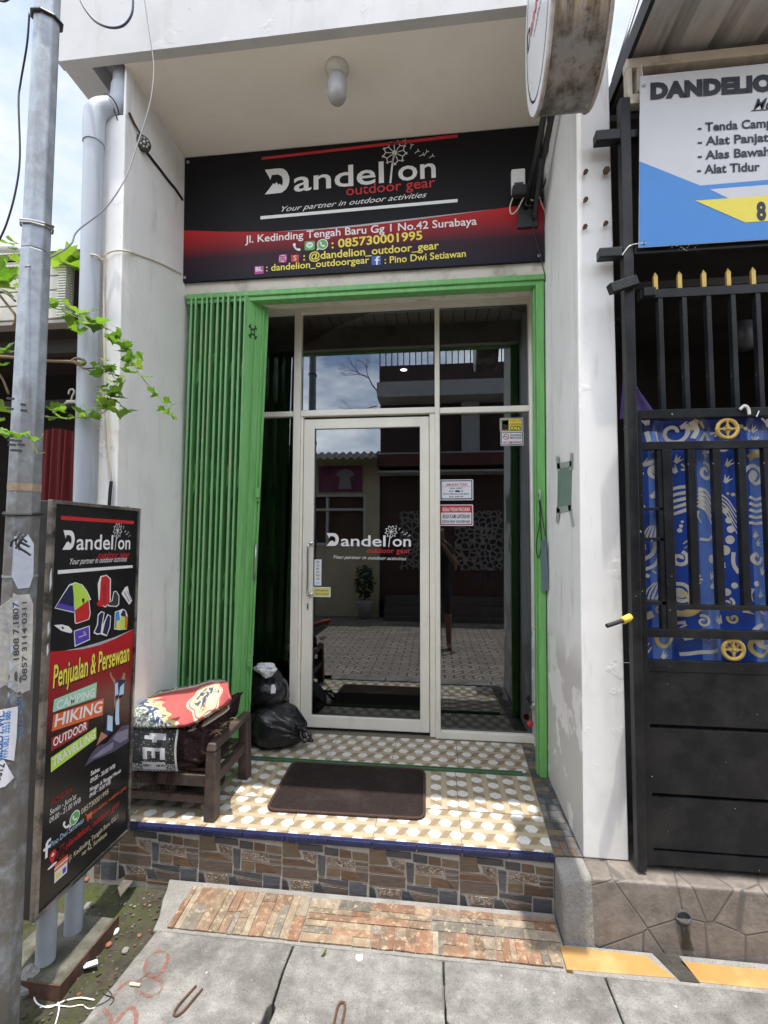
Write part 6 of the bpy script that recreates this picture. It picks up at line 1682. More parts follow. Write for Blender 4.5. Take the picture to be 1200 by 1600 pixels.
for i in range(900):
    x, z = rq.uniform(.88, 1.6), rq.uniform(.85, 1.87)
    if min([math.hypot(x - a, z - b) for a, b in taken] + [9]) < .062: continue
    if min((Vector((x, 0, z)) - Vector((p.x, 0, p.z))).length for mm in mbp for p in mm.v) < .030: continue
    taken.append((x, z))
    k = rq.choice('slpds'); a = rq.uniform(0, 6.28); mi = 1 if rq.random() < .14 else 0
    if k == 's':
        r = rq.uniform(.020, .034); d = rq.choice((-1, 1))
        cstroke([(x + r * (.2 + .8 * j / 14) * math.cos(a + d * j / 14 * 7.5), z + r * (.2 + .8 * j / 14) * math.sin(a + d * j / 14 * 7.5)) for j in range(15)], .008, mi, .011)
    elif k == 'l':
        for e in (-.9, -.3, .3, .9):
            l = rq.uniform(.03, .045); cstroke([(x, z), (x + l * .5 * math.cos(a + e * .7), z + l * .5 * math.sin(a + e * .7)), (x + l * math.cos(a + e), z + l * math.sin(a + e))], .004, mi, .010)
    elif k == 'p':
        l = .055; c, s_ = math.cos(a), math.sin(a)
        cstroke([(x - l * .5 * c, z - l * .5 * s_), (x - .012 * s_, z + .012 * c), (x + l * .5 * c, z + l * .5 * s_)], .004, mi, .017); cstroke([(x - l * .5 * c + .02 * s_, z - l * .5 * s_ - .02 * c), (x + .008 * s_, z - .008 * c), (x + l * .45 * c + .01 * s_, z + l * .45 * s_ - .01 * c)], .003, mi, .007)
    else:
        for j in range(3): cdisc(x + .020 * j * math.cos(a), z + .020 * j * math.sin(a), .010 - .002 * j, mi)
mbp[0].build('scroll_print', CM, T); mbp[1].build('yellow_print', CY, T)
mb = MB(); q = [at_y(973, 590, .06), at_y(992, 598, .05), at_y(1022, 640, .05), at_y(1015, 660, .05), at_y(968, 655, .06)]
mb.grid(lambda u, v: ((q[0] * (1 - u) + q[1] * u) * (1 - v) + (q[4] * (1 - u) + q[2] * u) * v) + Vector((0, .008 * math.sin(u * 20), 0)), 20, 10)
tag(mb.build('purple_cloth', mat('purple_fabric', (.10, .06, .22), .7, .2, 20), smooth=True), 'bunched purple cloth behind the corner of the gate', 'cloth')
mb = MB(); mb.tube([at_y(1160, 545, .4), at_y(1160, 505, .4)], [.05, .045], 14); tag(mb.build('water_jug', mat('jug', (.05, .05, .055), .5), smooth=True), 'dim pale jug hanging in the dark carport', 'jug')

# neighbour's banner
T = thing('rental_banner', 'white and blue rental banner tied above the black gate', 'banner', (1.4, -.09, 2.64))
YN = -.092
F = Face((.9, YN, 2.64), (1, 0, 0), (0, 0, 1))
c00, c01 = F.uv(998, 387), F.uv(1000, 119)
XE, ZT_ = 1.15, c01[1]
def bz(u, v): return 0
mb = MB(); WB_ = mat('banner_white', (.60, .61, .63), .45, .05, 3, .10, 4)
mb.add([F.pt(u, v, 0) for u, v in [(c00[0], c00[1]), (XE, c00[1] + .002), (XE, ZT_), (c01[0], ZT_)]], [(0, 1, 2, 3)])
mb.add([F.pt(u, v, -4) for u, v in [(c00[0], c00[1]), (XE, c00[1] + .002), (XE, ZT_), (c01[0], ZT_)]], [(3, 2, 1, 0)])
mb.build('banner_sheet', WB_, T)
BB = mat('banner_blue', (.045, .23, .60), .45, .05, 3, .10, 4)
l0, l1, l2 = F.uv(999, 252), F.uv(1094, 290), F.uv(1200, 281)
sl_ = (l2[1] - l1[1]) / (l2[0] - l1[0])
F.polys('blue_field', [[(c00[0] + .001, c00[1] + .001), (XE - .001, c00[1] + .003), (XE - .001, l1[1] + sl_ * (XE - l1[0])), l1, l0]], BB, T, 1)
a0, a1, a2, a3 = F.uv(1109, 296), F.uv(1200, 289), F.uv(1142, 312), F.uv(1200, 308)
F.polys('white_wedge', [[a0, a2, (XE - .002, a2[1] + (a3[1] - a2[1]) / (a3[0] - a2[0]) * (XE - a2[0])), (XE - .002, a0[1] + (a1[1] - a0[1]) / (a1[0] - a0[0]) * (XE - a0[0]))]], WB_, T, 2)
a0, a1, a2, a3 = F.uv(1086, 314), F.uv(1200, 308), F.uv(1164, 348), F.uv(1200, 346)
F.polys('yellow_arrow', [[a0, a2, (.62, a2[1]), (.62, a0[1])]], P_YEL, T, 3)
NAVY = flat('dark_navy', (.012, .014, .03))
F.text('DANDELION', (1016, 154), (1238, 138.5), .066, NAVY, T, 3, bold=.08, space=1.08)
F.text('Menyewakan', (1177, 172), (1300, 164), .05, NAVY, T, 3, shear=.4, bold=.01)
F.strokes('underline', [F.px([(1174, 173.5), (1300, 165)])], .004, NAVY, T, 3)
for s, a, b in (('- Tenda Camping', (1090, 206), (1231, 197)), ('- Alat Panjat', (1090, 228), (1201, 221)), ('- Alas Bawah', (1090, 250), (1203, 243)), ('- Alat Tidur', (1089, 272), (1187, 267))): F.text(s, a, b, .038, NAVY, T, 3, bold=.03)
F.text('8', (1182, 344), (1197, 343), .075, NAVY, T, 4, bold=.05)
mb = MB(); e0 = F.uv(1006, 134); e1 = F.uv(1006, 380)
for e in (e0, e1): mb.lathe([(.008, 0), (.008, .003), (.003, .003)], F.pt(*e, 1), (0, -1, 0), 12)
mb.build('eyelet', STEEL, T)
mb = MB(); p = F.pt(*e1, 3); mb.tube(smooth_path([p, p + Vector((-.05, .01, .0)), p + Vector((-.075, .012, -.025)), p + Vector((-.085, .015, -.04))], 4), .0022, 6); p = F.pt(*e0, 3); mb.tube([p, p + Vector((.0, .02, .12))], .002, 6); mb.build('tie_cord', WHITEP, T)
cable('thin overhead wire above the gap between the two roofs', [at_y(1000, -10, 1.0), at_y(958, 125, 1.0)], .012, WIREB)
mb = MB(); 
for z, y in ((5.2, 2.6), (4.55, 2.6)): mb.box(.9, 3.5, y, y + .06, z, z + .07)
tag(mb.build('roof_batten', mat('batten', (.45, .38, .42), .7)), 'pale roof battens seen through the gap between roofs', 'batten')
# ================================================================== NEIGHBOUR ON THE LEFT
T = thing('left_house', 'dim open fronted house left of the drainpipe', 'house', (-3, 1, -.3))
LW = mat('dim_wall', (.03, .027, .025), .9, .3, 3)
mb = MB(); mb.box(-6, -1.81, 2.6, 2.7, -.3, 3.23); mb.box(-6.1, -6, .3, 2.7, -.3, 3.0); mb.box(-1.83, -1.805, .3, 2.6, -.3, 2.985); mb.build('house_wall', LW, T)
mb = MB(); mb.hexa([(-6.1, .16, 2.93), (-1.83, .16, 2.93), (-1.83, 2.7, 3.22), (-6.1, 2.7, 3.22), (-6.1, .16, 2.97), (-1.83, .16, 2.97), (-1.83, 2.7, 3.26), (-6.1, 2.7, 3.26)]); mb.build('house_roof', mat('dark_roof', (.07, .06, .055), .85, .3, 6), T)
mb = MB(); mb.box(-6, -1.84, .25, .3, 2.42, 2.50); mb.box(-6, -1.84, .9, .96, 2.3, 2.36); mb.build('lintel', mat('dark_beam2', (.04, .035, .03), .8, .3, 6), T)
AWM = mat('beige_awning', (.52, .50, .44), .55, .1, 8, dirt=(.33, .3, .25), dscale=5)
T2 = thing('rolled_awning', 'beige boarded awning with a slatted end behind the street pole', 'awning', (-2.2, .12, 2.6))
pA, pB, pC, pD = at_y(18, 412, .1), at_y(94, 408, .1), at_y(93, 497, .1), at_y(18, 505, .1)
mb = MB()
for k in range(4):
    z0 = pC.z + (pB.z - pC.z) * k / 4 + .003; z1 = pC.z + (pB.z - pC.z) * (k + 1) / 4 - .003
    mb.box(pA.x - .6, pB.x, .10, .125, z0, z1)
mb.build('awning_board', AWM, T2, bevel=.003)
mb = MB(); n_ = 24
for k in range(n_):
    z = pC.z + (pB.z + .03 - pC.z) * k / n_
    mb.box(pB.x + .003, pB.x + .052, .085, .13, z, z + (pB.z - pC.z) / n_ * .55)
mb.build('slatted_end', mat('pale_slats', (.66, .65, .60), .6, .1, 10), T2)
mb = MB(); mb.box(pA.x - .6, pB.x + .055, .127, .14, pC.z - .012, pB.z + .03); mb.box(pA.x - .6, pB.x + .06, .09, .16, pC.z - .03, pC.z - .013); mb.build('awning_back', mat('awning_shade', (.30, .28, .25), .7), T2)
mb = MB(); a, b = at_y(-30, 386, .02), at_y(27, 388, .02); mb.tube([a + Vector((-.4, 0, 0)), b], .022, 14); tag(mb.build('gutter_pipe', WHITEP, smooth=True), 'short white gutter pipe left of the street pole', 'pipe')
# red curtain and clothes hanger in the opening
cA, cB = at_y(58, 676, .22), at_y(150, 668, .22); zb_ = at_y(100, 790, .22).z - .25
mb = MB(); mb.grid(lambda u, v: (cA.x + (cB.x - cA.x) * u, .22 + .02 * math.sin(u * 30 + 1) * (.4 + v) + .012 * math.sin(u * 57), cA.z + .02 * math.sin(u * 5) - (cA.z - zb_) * v), 90, 20)
tag(mb.build('red_curtain', mat('red_fabric', (.13, .010, .012), .85, .25, 12, stretch=(4, 4, .4)), smooth=True), 'dark red curtain hanging in the dim opening left of the drainpipe', 'curtain')
mb = MB(); h0 = at_y(110, 622, .2)
mb.tube(smooth_path([h0 + Vector((-.012, 0, .022)), h0 + Vector((-.006, 0, .045)), h0 + Vector((.012, 0, .05)), h0 + Vector((.022, 0, .034)), h0 + Vector((.012, 0, .012)), h0 + Vector((.006, 0, -.012))], 5), .005, 8)
mb.box(h0.x - .022, h0.x + .035, .196, .206, h0.z - .03, h0.z - .012); mb.tube(smooth_path([h0 + Vector((-.10, 0, -.08)), h0 + Vector((-.04, 0, -.035)), h0 + Vector((.006, 0, -.02)), h0 + Vector((.05, 0, -.035)), h0 + Vector((.11, 0, -.08))], 5), .006, 8)
tag(mb.build('clothes_hanger', mat('hanger_plastic', (.42, .43, .36), .5), smooth=True), 'pale plastic clothes hanger in the dim opening beside the drainpipe', 'hanger')

# ================================================================== VINE
T = thing('grape_vine', 'leafy green vine trailing past the pole and drainpipe', 'vine', (-1.9, .0, 1.6))
m, nt_, b_ = new_mat('vine_leaf')
tt = N(nt_, 'ShaderNodeTexCoord').outputs['Object']
at_ = N(nt_, 'ShaderNodeAttribute', attribute_name='Col').outputs['Color']
cc = mixc(nt_, ramp(nt_, noise_of(nt_, tt, 30, 4, .6), .35, .7), at_, mixc(nt_, .5, at_, (.16, .24, .05)))
L(nt_, cc, b_.inputs['Base Color']); b_.inputs['Roughness'].default_value = .5; b_.inputs['Specular IOR Level'].default_value = .35
tr_ = N(nt_, 'ShaderNodeBsdfTranslucent'); L(nt_, mixc(nt_, 1.0, cc, (1.5, 1.6, .6), 'MULTIPLY'), tr_.inputs[0])
ms_ = N(nt_, 'ShaderNodeMixShader'); ms_.inputs[0].default_value = .42
L(nt_, b_.outputs[0], ms_.inputs[1]); L(nt_, tr_.outputs[0], ms_.inputs[2]); L(nt_, ms_.outputs[0], nt_.nodes['Material Output'].inputs[0])
LEAF = m
TWIG = mat('twig', (.15, .10, .055), .8, .3, 30, .3, 60); STEMG = mat('green_stem', (.20, .24, .07), .6, .2, 30)
LM = MB()
OUT = [(0, 0), (.10, -.16), (.34, -.22), (.42, -.06), (.62, -.02), (.52, .14), (.66, .34), (.44, .36), (.36, .48), (.24, .50), (.14, .66), (.06, .74), (0, .98)]
OUT = OUT + [(-x, y) for x, y in OUT[-2:0:-1]]
def leaf(p, s, rr=None):
    p = Vector(p); r = rr or rnd
    az = r.uniform(0, 6.283); tilt = r.gauss(.45, .35)
    d = Vector((math.cos(az), math.sin(az), -abs(math.sin(tilt)) * .7)).normalized()
    sd = d.cross(Vector((r.gauss(0, .35), r.gauss(0, .35), 1))).normalized(); nn = sd.cross(d)
    c = r.choice([(.085, .185, .028), (.11, .23, .035), (.14, .27, .04), (.07, .155, .03), (.18, .28, .05)])
    k = r.uniform(-.25, .25)
    vs = [p + sd * (x * s) + d * ((y) * s) + nn * (s * (.28 * abs(x) + k * (y * y) + .05 * math.sin(9 * x + 7 * y))) for x, y in OUT]
    ctr = p + d * (.32 * s) + nn * (s * (k * .1 - .03))
    LM.add([ctr] + vs, [(0, 1 + i, 1 + (i + 1) % len(vs)) for i in range(len(vs))], 0, c)
def zc(pts, Y): return [at_y(x / 3.75, 360 + y / 3.75, Y) for x, y in pts]
ST = [(zc([(120, 360), (250, 420), (300, 450), (370, 470), (430, 500), (520, 540), (600, 565), (660, 590), (700, 640), (760, 740), (810, 830), (880, 920), (950, 1000), (1020, 1110)], -.10), .0022),
      (zc([(650, 800), (660, 850), (690, 890), (650, 960), (640, 1030), (600, 1070), (520, 1090), (400, 1100), (270, 1090), (130, 1070)], -.08), .0022),
      (zc([(490, 810), (560, 805), (620, 795), (660, 830)], -.08), .003)]
sm = MB()
for P, r in ST: sm.tube(smooth_path(P, 5), r, 6)
sm.tube(smooth_path(zc([(165, 1180), (180, 1210), (210, 1230), (245, 1215), (250, 1195)], -.82), 5), .0015, 5)
sm.tube(smooth_path(zc([(175, 1230), (200, 1280), (225, 1310), (262, 1300)], -.82), 5), .0013, 5); sm.tube(smooth_path(zc([(180, 1220), (215, 1290), (220, 1335)], -.82), 5), .0012, 5)
sm.tube(smooth_path(zc([(-20, 1190), (60, 1180), (130, 1200), (180, 1215)], -.82), 5), .002, 5)
sm.build('green_stem', STEMG, T, smooth=True)
wm = MB()
wm.tube(smooth_path(zc([(-60, 735), (80, 745), (270, 765), (420, 770), (490, 785)], -.08), 4), .008, 8); wm.tube(smooth_path(zc([(420, 765), (450, 750), (490, 760), (495, 780), (450, 785)], -.08), 5), .007, 8)
wm.tube(smooth_path(zc([(430, 775), (470, 795), (495, 810), (560, 805)], -.08), 5), .004, 8)
wm.tube(smooth_path(zc([(-40, 330), (30, 420), (90, 500), (80, 560)], -.2), 5), .006, 8); wm.tube(smooth_path(zc([(-40, 350), (40, 370), (90, 415)], -.2), 5), .005, 8); wm.tube(smooth_path(zc([(-20, 820), (20, 880), (50, 960)], -.2), 5), .005, 8)
wm.build('woody_branch', TWIG, T, smooth=True)
for x, y, s in [(325, 415, 95), (375, 425, 70), (290, 430, 60), (470, 472, 85), (530, 470, 60), (440, 530, 90), (490, 555, 90), (515, 520, 95), (470, 580, 70), (550, 545, 85), (600, 545, 90), (640, 530, 50), (680, 570, 40), (690, 630, 90), (660, 625, 70), (715, 650, 55), (755, 665, 50), (745, 715, 80), (800, 728, 55), (800, 775, 60), (755, 790, 40), (812, 800, 35), (855, 862, 75), (870, 935, 60), (962, 995, 50), (960, 1047, 50), (1020, 1100, 35), (590, 845, 80), (625, 790, 60), (735, 830, 85), (660, 890, 70), (615, 918, 75), (700, 940, 120), (650, 935, 90), (630, 1000, 85), (600, 1010, 60), (640, 1050, 110), (700, 1055, 95), (740, 1050, 85), (530, 1085, 80), (500, 1095, 55), (565, 1080, 60), (300, 1035, 100), (365, 1055, 80), (440, 1050, 95), (505, 1045, 60), (690, 980, 60)]:
    leaf(at_y(x / 3.75, 360 + y / 3.75, -.09 + rnd.uniform(-.05, .05)), s / 3.75 * .0031)
for x, y, s in [(30, 75, 90), (10, 190, 100), (35, 215, 120), (40, 300, 110), (70, 150, 60), (15, 260, 90), (80, 110, 50), (20, 690, 110), (45, 710, 80), (15, 790, 90), (25, 1030, 90), (10, 1115, 90), (55, 330, 80), (85, 240, 80), (60, 60, 60), (5, 1190, 80), (5, 340, 100), (0, 720, 100)]:
    leaf(at_y(x / 3.75, 360 + y / 3.75, -.25 + rnd.uniform(-.06, .06)), s / 3.75 * .0030)
for x, y, s in [(40, 1185, 70), (100, 1195, 60), (160, 1190, 50), (190, 1215, 45), (10, 1180, 60)]:
    leaf(at_y(x / 3.75, 360 + y / 3.75, -.84), s / 3.75 * .0022)
for P, r in ST:
    Q = smooth_path(P, 5)
    for i in range(int(len(Q) * .45)):
        q = rnd.choice(Q); leaf(q + Vector((rnd.uniform(-.02, .02), rnd.uniform(-.04, .04), rnd.uniform(-.01, .025))), rnd.uniform(.03, .062))
LM.build('foliage', LEAF, T)
LM = MB()
for px, py, s in ((112, 412, .17), (130, 420, .15), (120, 405, .12), (138, 428, .10)):
    p = at_y(px, py, .12); 
    for k in range(1): leaf(p, s)
tag(LM.build('broad_leaves', LEAF), 'broad bright green leaves over the dark roof behind the drainpipe', 'leaves')

# ================================================================== LITTER ON THE GROUND
def litter(name, label, cat, mb, m, smooth=False, grp=None): return tag(mb.build(name, m, None, smooth=smooth), label, cat, grp)
zs = -.272
def soilz(x, y): return soil((x + 3.2) / 2.12, y + 1.0)[2]
def lump(px, py, r, seed, z=None):
    p = at_z(px, py, zs); zz = z if z is not None else soilz(p.x, p.y)
    mb = MB(); mb.grid(lambda u, v: Vector((p.x, p.y, zz + r * .45)) + Vector((math.cos(u * 6.283) * math.sin(v * 3.1416), math.sin(u * 6.283) * math.sin(v * 3.1416), math.cos(v * 3.1416) * .75)) * r * (1 + .35 * noise.noise(Vector((math.cos(u * 6.283) * 1.3 + seed, math.sin(u * 6.283) * 1.3, v * 2.5)))), 14, 9, loopu=True); return mb
BRK = mat('brick_chip', (.26, .10, .06), .9, .3, 30, .3, 80)
litter('white_pebble', 'rounded white pebble on the moss right of the sign base', 'pebble', lump(181, 1453, .014, 1), WHITEP, True)
litter('brick_chip', 'angular orange brick chip beside the white pebble', 'brick chip', lump(170, 1471, .012, 4), BRK, False, 'brick chips on the soil')
litter('brick_chip', 'small brick chip at the mossy edge of the left slab', 'brick chip', lump(218, 1458, .008, 7), BRK, False, 'brick chips on the soil')
litter('brick_chip', 'brick chip against the stone riser behind the sign posts', 'brick chip', lump(135, 1372, .015, 9), BRK, False, 'brick chips on the soil')
litter('grey_stone', 'grey stone next to the brick chip at the slab edge', 'stone', lump(196, 1479, .014, 12), CEM, True)
litter('grey_stone', 'pale stone in the shade under the standing sign', 'stone', lump(138, 1409, .018, 15), CEM, True)
litter('concrete_lump', 'rough concrete lump at the foot of the street pole', 'stone', lump(44, 1540, .05, 21), CEM, False)
F = Face((0, 0, -.262), (1, 0, 0), (0, 1, 0), .002)
mb = MB(); P = F.px([(129, 1507), (152, 1499), (153, 1506), (131, 1514)]); mb.prism([F.pt(u, v, 0) for u, v in P], (0, 0, .002)); litter('paper_scrap', 'white paper scrap on the moss below the sign base', 'paper', mb, P_PAPER)
mb = MB(); P = F.px([(184, 1388), (205, 1362), (216, 1358), (212, 1372), (198, 1390), (188, 1402)]); mb.prism([F.pt(u, v, 0) for u, v in P], (0, 0, .006)); litter('bark_piece', 'pale bark piece on the soil by the stone riser', 'bark', mb, mat('bark', (.42, .35, .26), .9, .25, 30, .4, 60))
mb = MB(); mb.tube(smooth_path([Vector((q.x, q.y, max(soilz(q.x, q.y), ZG if q.x > -1.15 else -1) + .003 + .002 * (i % 2))) for i, q in enumerate([at_z(x, y, -.275) for x, y in [(148, 1558), (125, 1557), (100, 1560), (78, 1572), (60, 1568), (54, 1556), (70, 1545), (84, 1550), (92, 1565), (91, 1582), (86, 1602)]])], 6), .0026, 6); mb.tube(smooth_path([Vector((q.x, q.y, soilz(q.x, q.y) + .003)) for q in [at_z(x, y, -.275) for x, y in [(62, 1573), (85, 1567), (110, 1571), (128, 1567), (140, 1572), (160, 1568)]]], 5), .0018, 6)
litter('white_string', 'tangled white plastic string on the mossy soil', 'string', mb, WHITEP, True)
mb = MB(); mb.tube(smooth_path([at_z(x, y, ZG + .003) for x, y in [(150, 1572), (165, 1565), (175, 1555), (165, 1545), (160, 1552), (178, 1560), (172, 1570)]], 5), .0012, 5); litter('wire_scrap', 'thin curled wire on the edge of the left slab', 'wire', mb, WIREB)
mb = MB(); mb.tube([at_z(203, 1537, ZG + .006), at_z(219, 1539, ZG + .006)], .0045, 8); litter('cigarette_butt', 'cigarette butt on the painted left slab', 'butt', mb, P_CREAM)
mb = MB(); mb.tube([at_z(211, 1535, ZG + .004), at_z(236, 1518, ZG + .004)], .001, 5); litter('thin_twig', 'thin twig beside the cigarette butt', 'twig', mb, TWIG)
LM = MB(); q = at_z(508, 1487, ZG + .006); leaf(q, .035, random.Random(5)); litter('fallen_leaf', 'single green leaf lying on the grey slab by the orange paving', 'leaf', LM, LEAF)
mb = MB(); F = Face((0, 0, ZG), (1, 0, 0), (0, 1, 0), .002); P = F.px([(556, 1493), (566, 1492), (567, 1500), (560, 1503), (556, 1499)]); mb.prism([F.pt(u, v, 0) for u, v in P], (0, 0, .003)); litter('paper_scrap', 'tiny white scrap on the middle slab near the orange paving', 'paper', mb, P_PAPER)

# ================================================================== ACROSS THE ALLEY (seen mirrored in the glass)
YO = -5.0
T = thing('opposite_house', 'pale yellow house with a corrugated awning across the alley', 'house', (-4, YO, -.3))
OW = mat('yellow_house_wall', (.56, .50, .33), .85, .12, 3)
mb = MB(); mb.box(-9, -1.14, YO - .2, YO, -.34, 1.20); mb.box(-9, -2.62, YO - .2, YO, 1.2, 2.27); mb.box(-1.42, -1.14, YO - .2, YO, 1.2, 2.27); mb.box(-9, -1.14, YO - .2, YO, 2.27, 3.1); mb.build('house_wall', OW, T)
mb = MB(); WF = mat('white_window_paint', (.62, .62, .6), .5)
mb.box(-2.62, -1.42, YO - .05, YO + .03, 2.22, 2.27); mb.box(-2.62, -1.42, YO - .05, YO + .03, 1.2, 1.26); mb.box(-2.62, -1.42, YO - .05, YO + .02, 1.93, 1.98)
for x in (-2.62, -2.26, -1.47): mb.box(x, x + .05, YO - .05, YO + .025, 1.26, 2.22)
win = mb.build('window', WF, T); mb = MB(); mb.box(-2.62, -1.42, YO - .12, YO - .10, 1.2, 2.27); mb.build('window_curtain', mat('brown_curtain', (.11, .07, .045), .9, .3, 6, stretch=(8, 8, .5)), win)
mb = MB(); mb.grid(lambda u, v: (-9 + 7.9 * u, YO + .75 * (1 - v), 2.90 + .25 * v + .025 * math.sin(u * 7.9 / .15 * 6.283)), 420, 2); mb.build('corrugated_awning', mat('awning_sheet', (.06, .06, .055), .8, .2, 4), T)
mb = MB(); mb.box(-2.42, -1.5, YO + .002, YO + .03, 2.32, 2.86); mb.build('poster', mat('pink_poster', (.22, .06, .12), .6, .5, 4), T)
mb = MB(); mb.prism([(x, YO + .034, z) for x, z in [(-2.0, 2.38), (-1.72, 2.38), (-1.76, 2.62), (-1.66, 2.68), (-1.72, 2.76), (-1.82, 2.80), (-1.90, 2.80), (-2.0, 2.76), (-2.06, 2.68), (-1.96, 2.62)]], (0, .004, 0)); mb.build('poster_dress', mat('poster_white', (.40, .38, .40), .6), T)
T = thing('opposite_building', 'tall dark red brown house with carved screens across the alley', 'house', (1.5, YO, -.3))
DB = mat('red_brown_wall', (.075, .04, .032), .7, .25, 3)
mb = MB(); mb.box(-1.135, 6, YO - .4, YO - .1, -.34, 5.0); mb.build('house_wall', DB, T)
mb = MB(); mb.box(-1.135, 6, YO - .1, YO + .45, 2.78, 3.02); mb.build('fascia_band', mat('red_band_paint', (.10, .03, .026), .6), T)
mb = MB(); mb.box(-1.135, 6, YO - .1, YO + .40, 2.66, 2.70); mb.box(-1.135, 6, YO + .30, YO + .34, 3.03, 3.07); mb.box(-1.135, 6, YO - .1, YO + .5, 4.15, 4.45); mb.build('white_ledge', mat('ledge_white', (.45, .45, .44), .7), T)
mb = MB(); mb.box(.55, .9, YO - .1, YO + .1, 3.07, 4.14); mb.build('balcony_column', mat('ledge_white', (.45, .45, .44)), T)
mb = MB()
for i in range(30): mb.box(-1.1 + i * .12, -1.08 + i * .12, YO + .36, YO + .38, 4.46, 5.1)
mb.box(-1.13, 3.0, YO + .35, YO + .39, 5.1, 5.14); mb.build('balcony_railing', mat('rail_dark', (.03, .03, .03), .5), T)
def screen_mat():
    m, nt, b = new_mat('carved_screen'); t = N(nt, 'ShaderNodeTexCoord').outputs['Object']
    v = N(nt, 'ShaderNodeTexVoronoi', feature='DISTANCE_TO_EDGE'); v.inputs['Scale'].default_value = 9; L(nt, t, v.inputs['Vector'])
    L(nt, mixc(nt, ramp(nt, v.outputs['Distance'], .10, .14), (.30, .26, .23), (.02, .015, .012)), b.inputs['Base Color']); return m
SCM = screen_mat()
for x0, x1 in ((-.72, .05), (.40, 1.35)):
    mb = MB(); mb.box(x0, x1, YO - .099, YO - .06, .72, 1.92); mb.build('carved_screen', SCM, T)
for k in range(3):
    mb = MB(); mb.box(-1.0, 2.2, YO - .098, YO + .15 - .0 + .3 * k * .3, -.3 + .3 * (2 - k), -.3 + .3 * (3 - k) - .002) if False else mb.box(-1.0, 2.2, YO - .098, YO + .45 - .15 * k, -.34 + .18 * k, -.162 + .18 * k)
    mb.build('step', mat('step_stone', (.10, .085, .075), .6, .2, 6), T)
T = thing('potted_plant', 'bushy plant in a pale pot across the alley', 'potted plant', (-1.40, YO + .25, -.245))
mb = MB(); mb.lathe([(.11, 0), (.15, .3), (.165, .36), (.15, .37), (.13, .34)], (-1.40, YO + .25, -.245), n=24); mb.build('pot', mat('pot_paint', (.34, .33, .31), .7), T, smooth=True)
LM = MB()
for i in range(240):
    d = Vector((rnd.gauss(0, 1), rnd.gauss(0, 1), rnd.gauss(0, 1))).normalized() * rnd.uniform(.3, 1) ** .5
    leaf(Vector((-1.40, YO + .25, .50)) + Vector((d.x * .2, d.y * .2, d.z * .36)), .07)
LM.build('crown', mat('dark_foliage', (.03, .06, .02), .6, .3, 12), T)
mb = MB(); mb.tube([(-1.40, YO + .25, .1), (-1.39, YO + .25, .5)], .02, 8); mb.build('trunk', TWIG, T)
T = thing('bare_shrub', 'leafless shrub on the balcony edge across the alley', 'shrub', (-1.2, -4.7, 4.45))
mb = MB(); rq = random.Random(4)
def twig(p, d, l, r, n):
    q = p + d * l; mb.tube([p, (p + q) / 2 + Vector((rq.uniform(-.02, .02), 0, rq.uniform(-.02, .02))), q], [r, r * .85, r * .7], 5)
    if n:
        for _ in range(2 + (n > 2)): twig(q, (d + Vector((rq.uniform(-.9, .5), rq.uniform(-.4, .4), rq.uniform(-.5, .6)))).normalized(), l * .75, r * .62, n - 1)
twig(Vector((-1.14, -4.6, 4.3)), Vector((-.5, 0, .8)).normalized(), .32, .016, 4); twig(Vector((-1.14, -4.6, 4.0)), Vector((-.7, 0, -.2)).normalized(), .3, .012, 3)
mb.build('branches', TWIG, T)
# the person taking the picture, mirrored dimly in the right pane
T = thing('person', 'person in dark shirt and shorts raising a phone, mirrored in the right glass pane', 'person', (.06, -2.45, -.245))
J = [(.06, -2.46, .70), (.06, -2.47, .92), (.06, -2.47, 1.10), (.06, -2.46, 1.24), (.06, -2.45, 1.34), (.06, -2.43, 1.44), (.06, -2.42, 1.53),      # pelvis .. head 0-6
     (.16, -2.46, .63), (.19, -2.42, .20), (.20, -2.46, -.17), (.21, -2.34, -.225),                                                     # right leg 7-10
     (-.04, -2.46, .63), (-.07, -2.45, .20), (-.09, -2.50, -.17), (-.10, -2.38, -.225),                                                  # left leg 11-14
     (.22, -2.46, 1.22), (.30, -2.38, .98), (.13, -2.22, 1.24), (.11, -2.195, 1.29),                                                      # right arm 15-18
     (-.10, -2.46, 1.22), (-.19, -2.38, .98), (-.03, -2.22, 1.24), (-.02, -2.195, 1.29)]                                                  # left arm 19-22
Rr = [.135, .13, .135, .14, .06, .085, .095, .085, .055, .04, .035, .085, .055, .04, .035, .065, .045, .03, .032, .065, .045, .03, .032]
Ed = [(0, 1), (1, 2), (2, 3), (3, 4), (4, 5), (5, 6), (0, 7), (7, 8), (8, 9), (9, 10), (0, 11), (11, 12), (12, 13), (13, 14), (3, 15), (15, 16), (16, 17), (17, 18), (3, 19), (19, 20), (20, 21), (21, 22)]
for hnd, sg in ((18, -1), (22, 1)):
    for k in range(5):
        b0 = Vector(J[hnd]); n0 = len(J)
        fx, fz = ((.014 * sg * (k - 1.5)) * .5, .0) if k < 4 else (.03 * sg, -.005)
        p1 = b0 + Vector((fx + .012 * sg, .012, .018 * (k - 1.5) if k < 4 else .03)); p2 = p1 + Vector((.028 * sg, .010, .004 if k < 4 else .022))
        J += [tuple(p1), tuple(p2)]; Rr += [.0095, .0075]; Ed += [(hnd, n0), (n0, n0 + 1)]
me = bpy.data.meshes.new('body'); me.from_pydata(J, Ed, [])
bm = bmesh.new(); bm.from_mesh(me); sk = bm.verts.layers.skin.verify(); bm.verts.ensure_lookup_table()
for i, r in enumerate(Rr): bm.verts[i][sk].radius = (r * (1.15 if i < 4 else 1), r * (.72 if i < 4 else 1)); bm.verts[i][sk].use_root = (i == 0)
bm.to_mesh(me); bm.free()
ob = bpy.data.objects.new('body', me); COL.objects.link(ob)
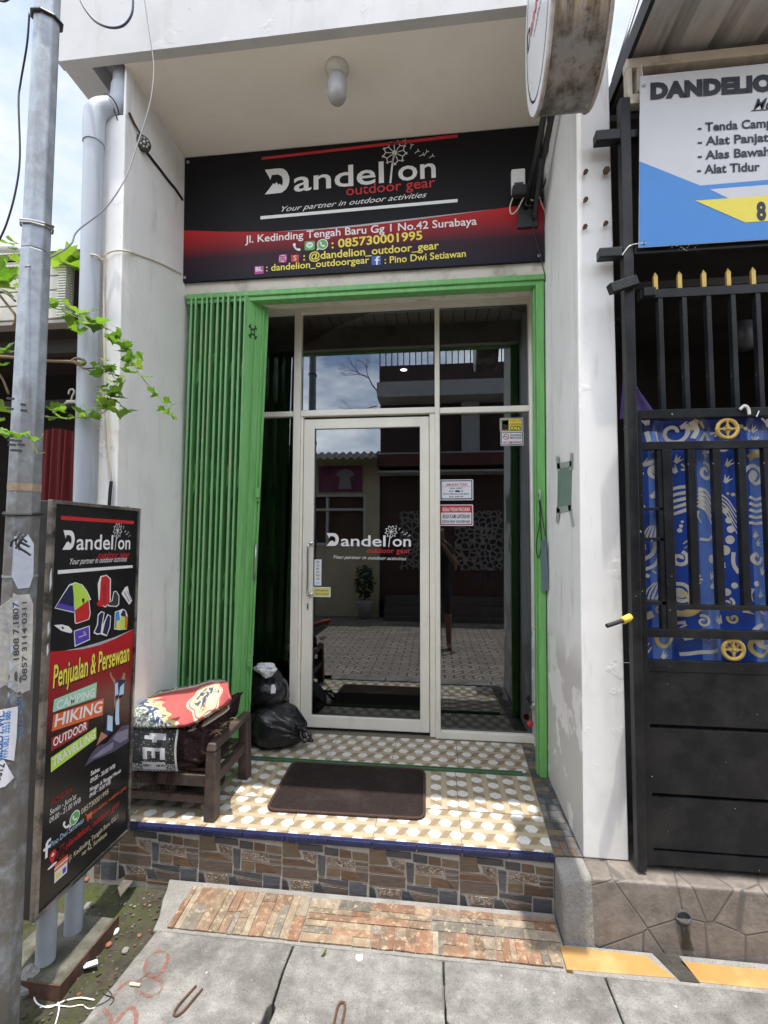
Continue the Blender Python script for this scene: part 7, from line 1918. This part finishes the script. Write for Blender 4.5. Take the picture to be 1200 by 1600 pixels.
ob.modifiers.new('skin', 'SKIN'); sd = ob.modifiers.new('sub', 'SUBSURF'); sd.levels = sd.render_levels = 2
bpy.context.view_layer.update()
me2 = bpy.data.meshes.new_from_object(ob.evaluated_get(bpy.context.evaluated_depsgraph_get()))
bpy.data.objects.remove(ob); me2.name = 'body'
for m_ in (mat('skin_tone', (.24, .13, .085), .55), mat('black_shirt', (.018, .018, .02), .85), mat('dark_shorts', (.03, .032, .045), .85), mat('hair', (.01, .009, .008), .6)): me2.materials.append(m_)
for p in me2.polygons:
    c = p.center
    arm = abs(c.x - .06) > .19 or c.y > -2.33
    if c.z > 1.50 or (c.z > 1.42 and c.y < -2.45): p.material_index = 3
    elif .72 < c.z < 1.30 and not (arm and (c.y > -2.38 and c.z > .9 or c.z < 1.05)): p.material_index = 1
    elif .28 < c.z <= .72 and not arm: p.material_index = 2
    p.use_smooth = True
ob = bpy.data.objects.new('body', me2); COL.objects.link(ob); adopt(ob, T)
mb = MB()
for dx in (-.03, .03): mb.lathe([(.001, .0), (.009, .004), (.001, .010)], (.06 + dx, -2.335, 1.475), (0, 1, 0), 8)
mb.build('eyes', P_WHITE, T)
mb = MB(); mb.hexa([(.045, -2.34, 1.435), (.075, -2.34, 1.435), (.068, -2.318, 1.44), (.052, -2.318, 1.44), (.054, -2.345, 1.48), (.066, -2.345, 1.48), (.064, -2.335, 1.48), (.056, -2.335, 1.48)]); mb.build('nose', mat('skin_tone', (.24, .13, .085)), T, bevel=.004)
mb = MB(); mb.box(.035, .085, -2.342, -2.338, 1.408, 1.414); mb.build('mouth', mat('lips', (.2, .07, .06)), T)
mb = MB(); mb.box(-.035, .125, -2.205, -2.196, 1.265, 1.345)
tag(mb.build('phone', BLACK, bevel=.004), 'dark phone held up by the mirrored person', 'phone')
cable('overhead power line across the alley', [(-6, -4.0, 5.2), (-2, -3.9, 4.9), (3, -3.8, 5.3)], .012, WIREB)

finish_texts()
for o in bpy.data.objects:
    if '_w' in o.keys(): del o['_w']
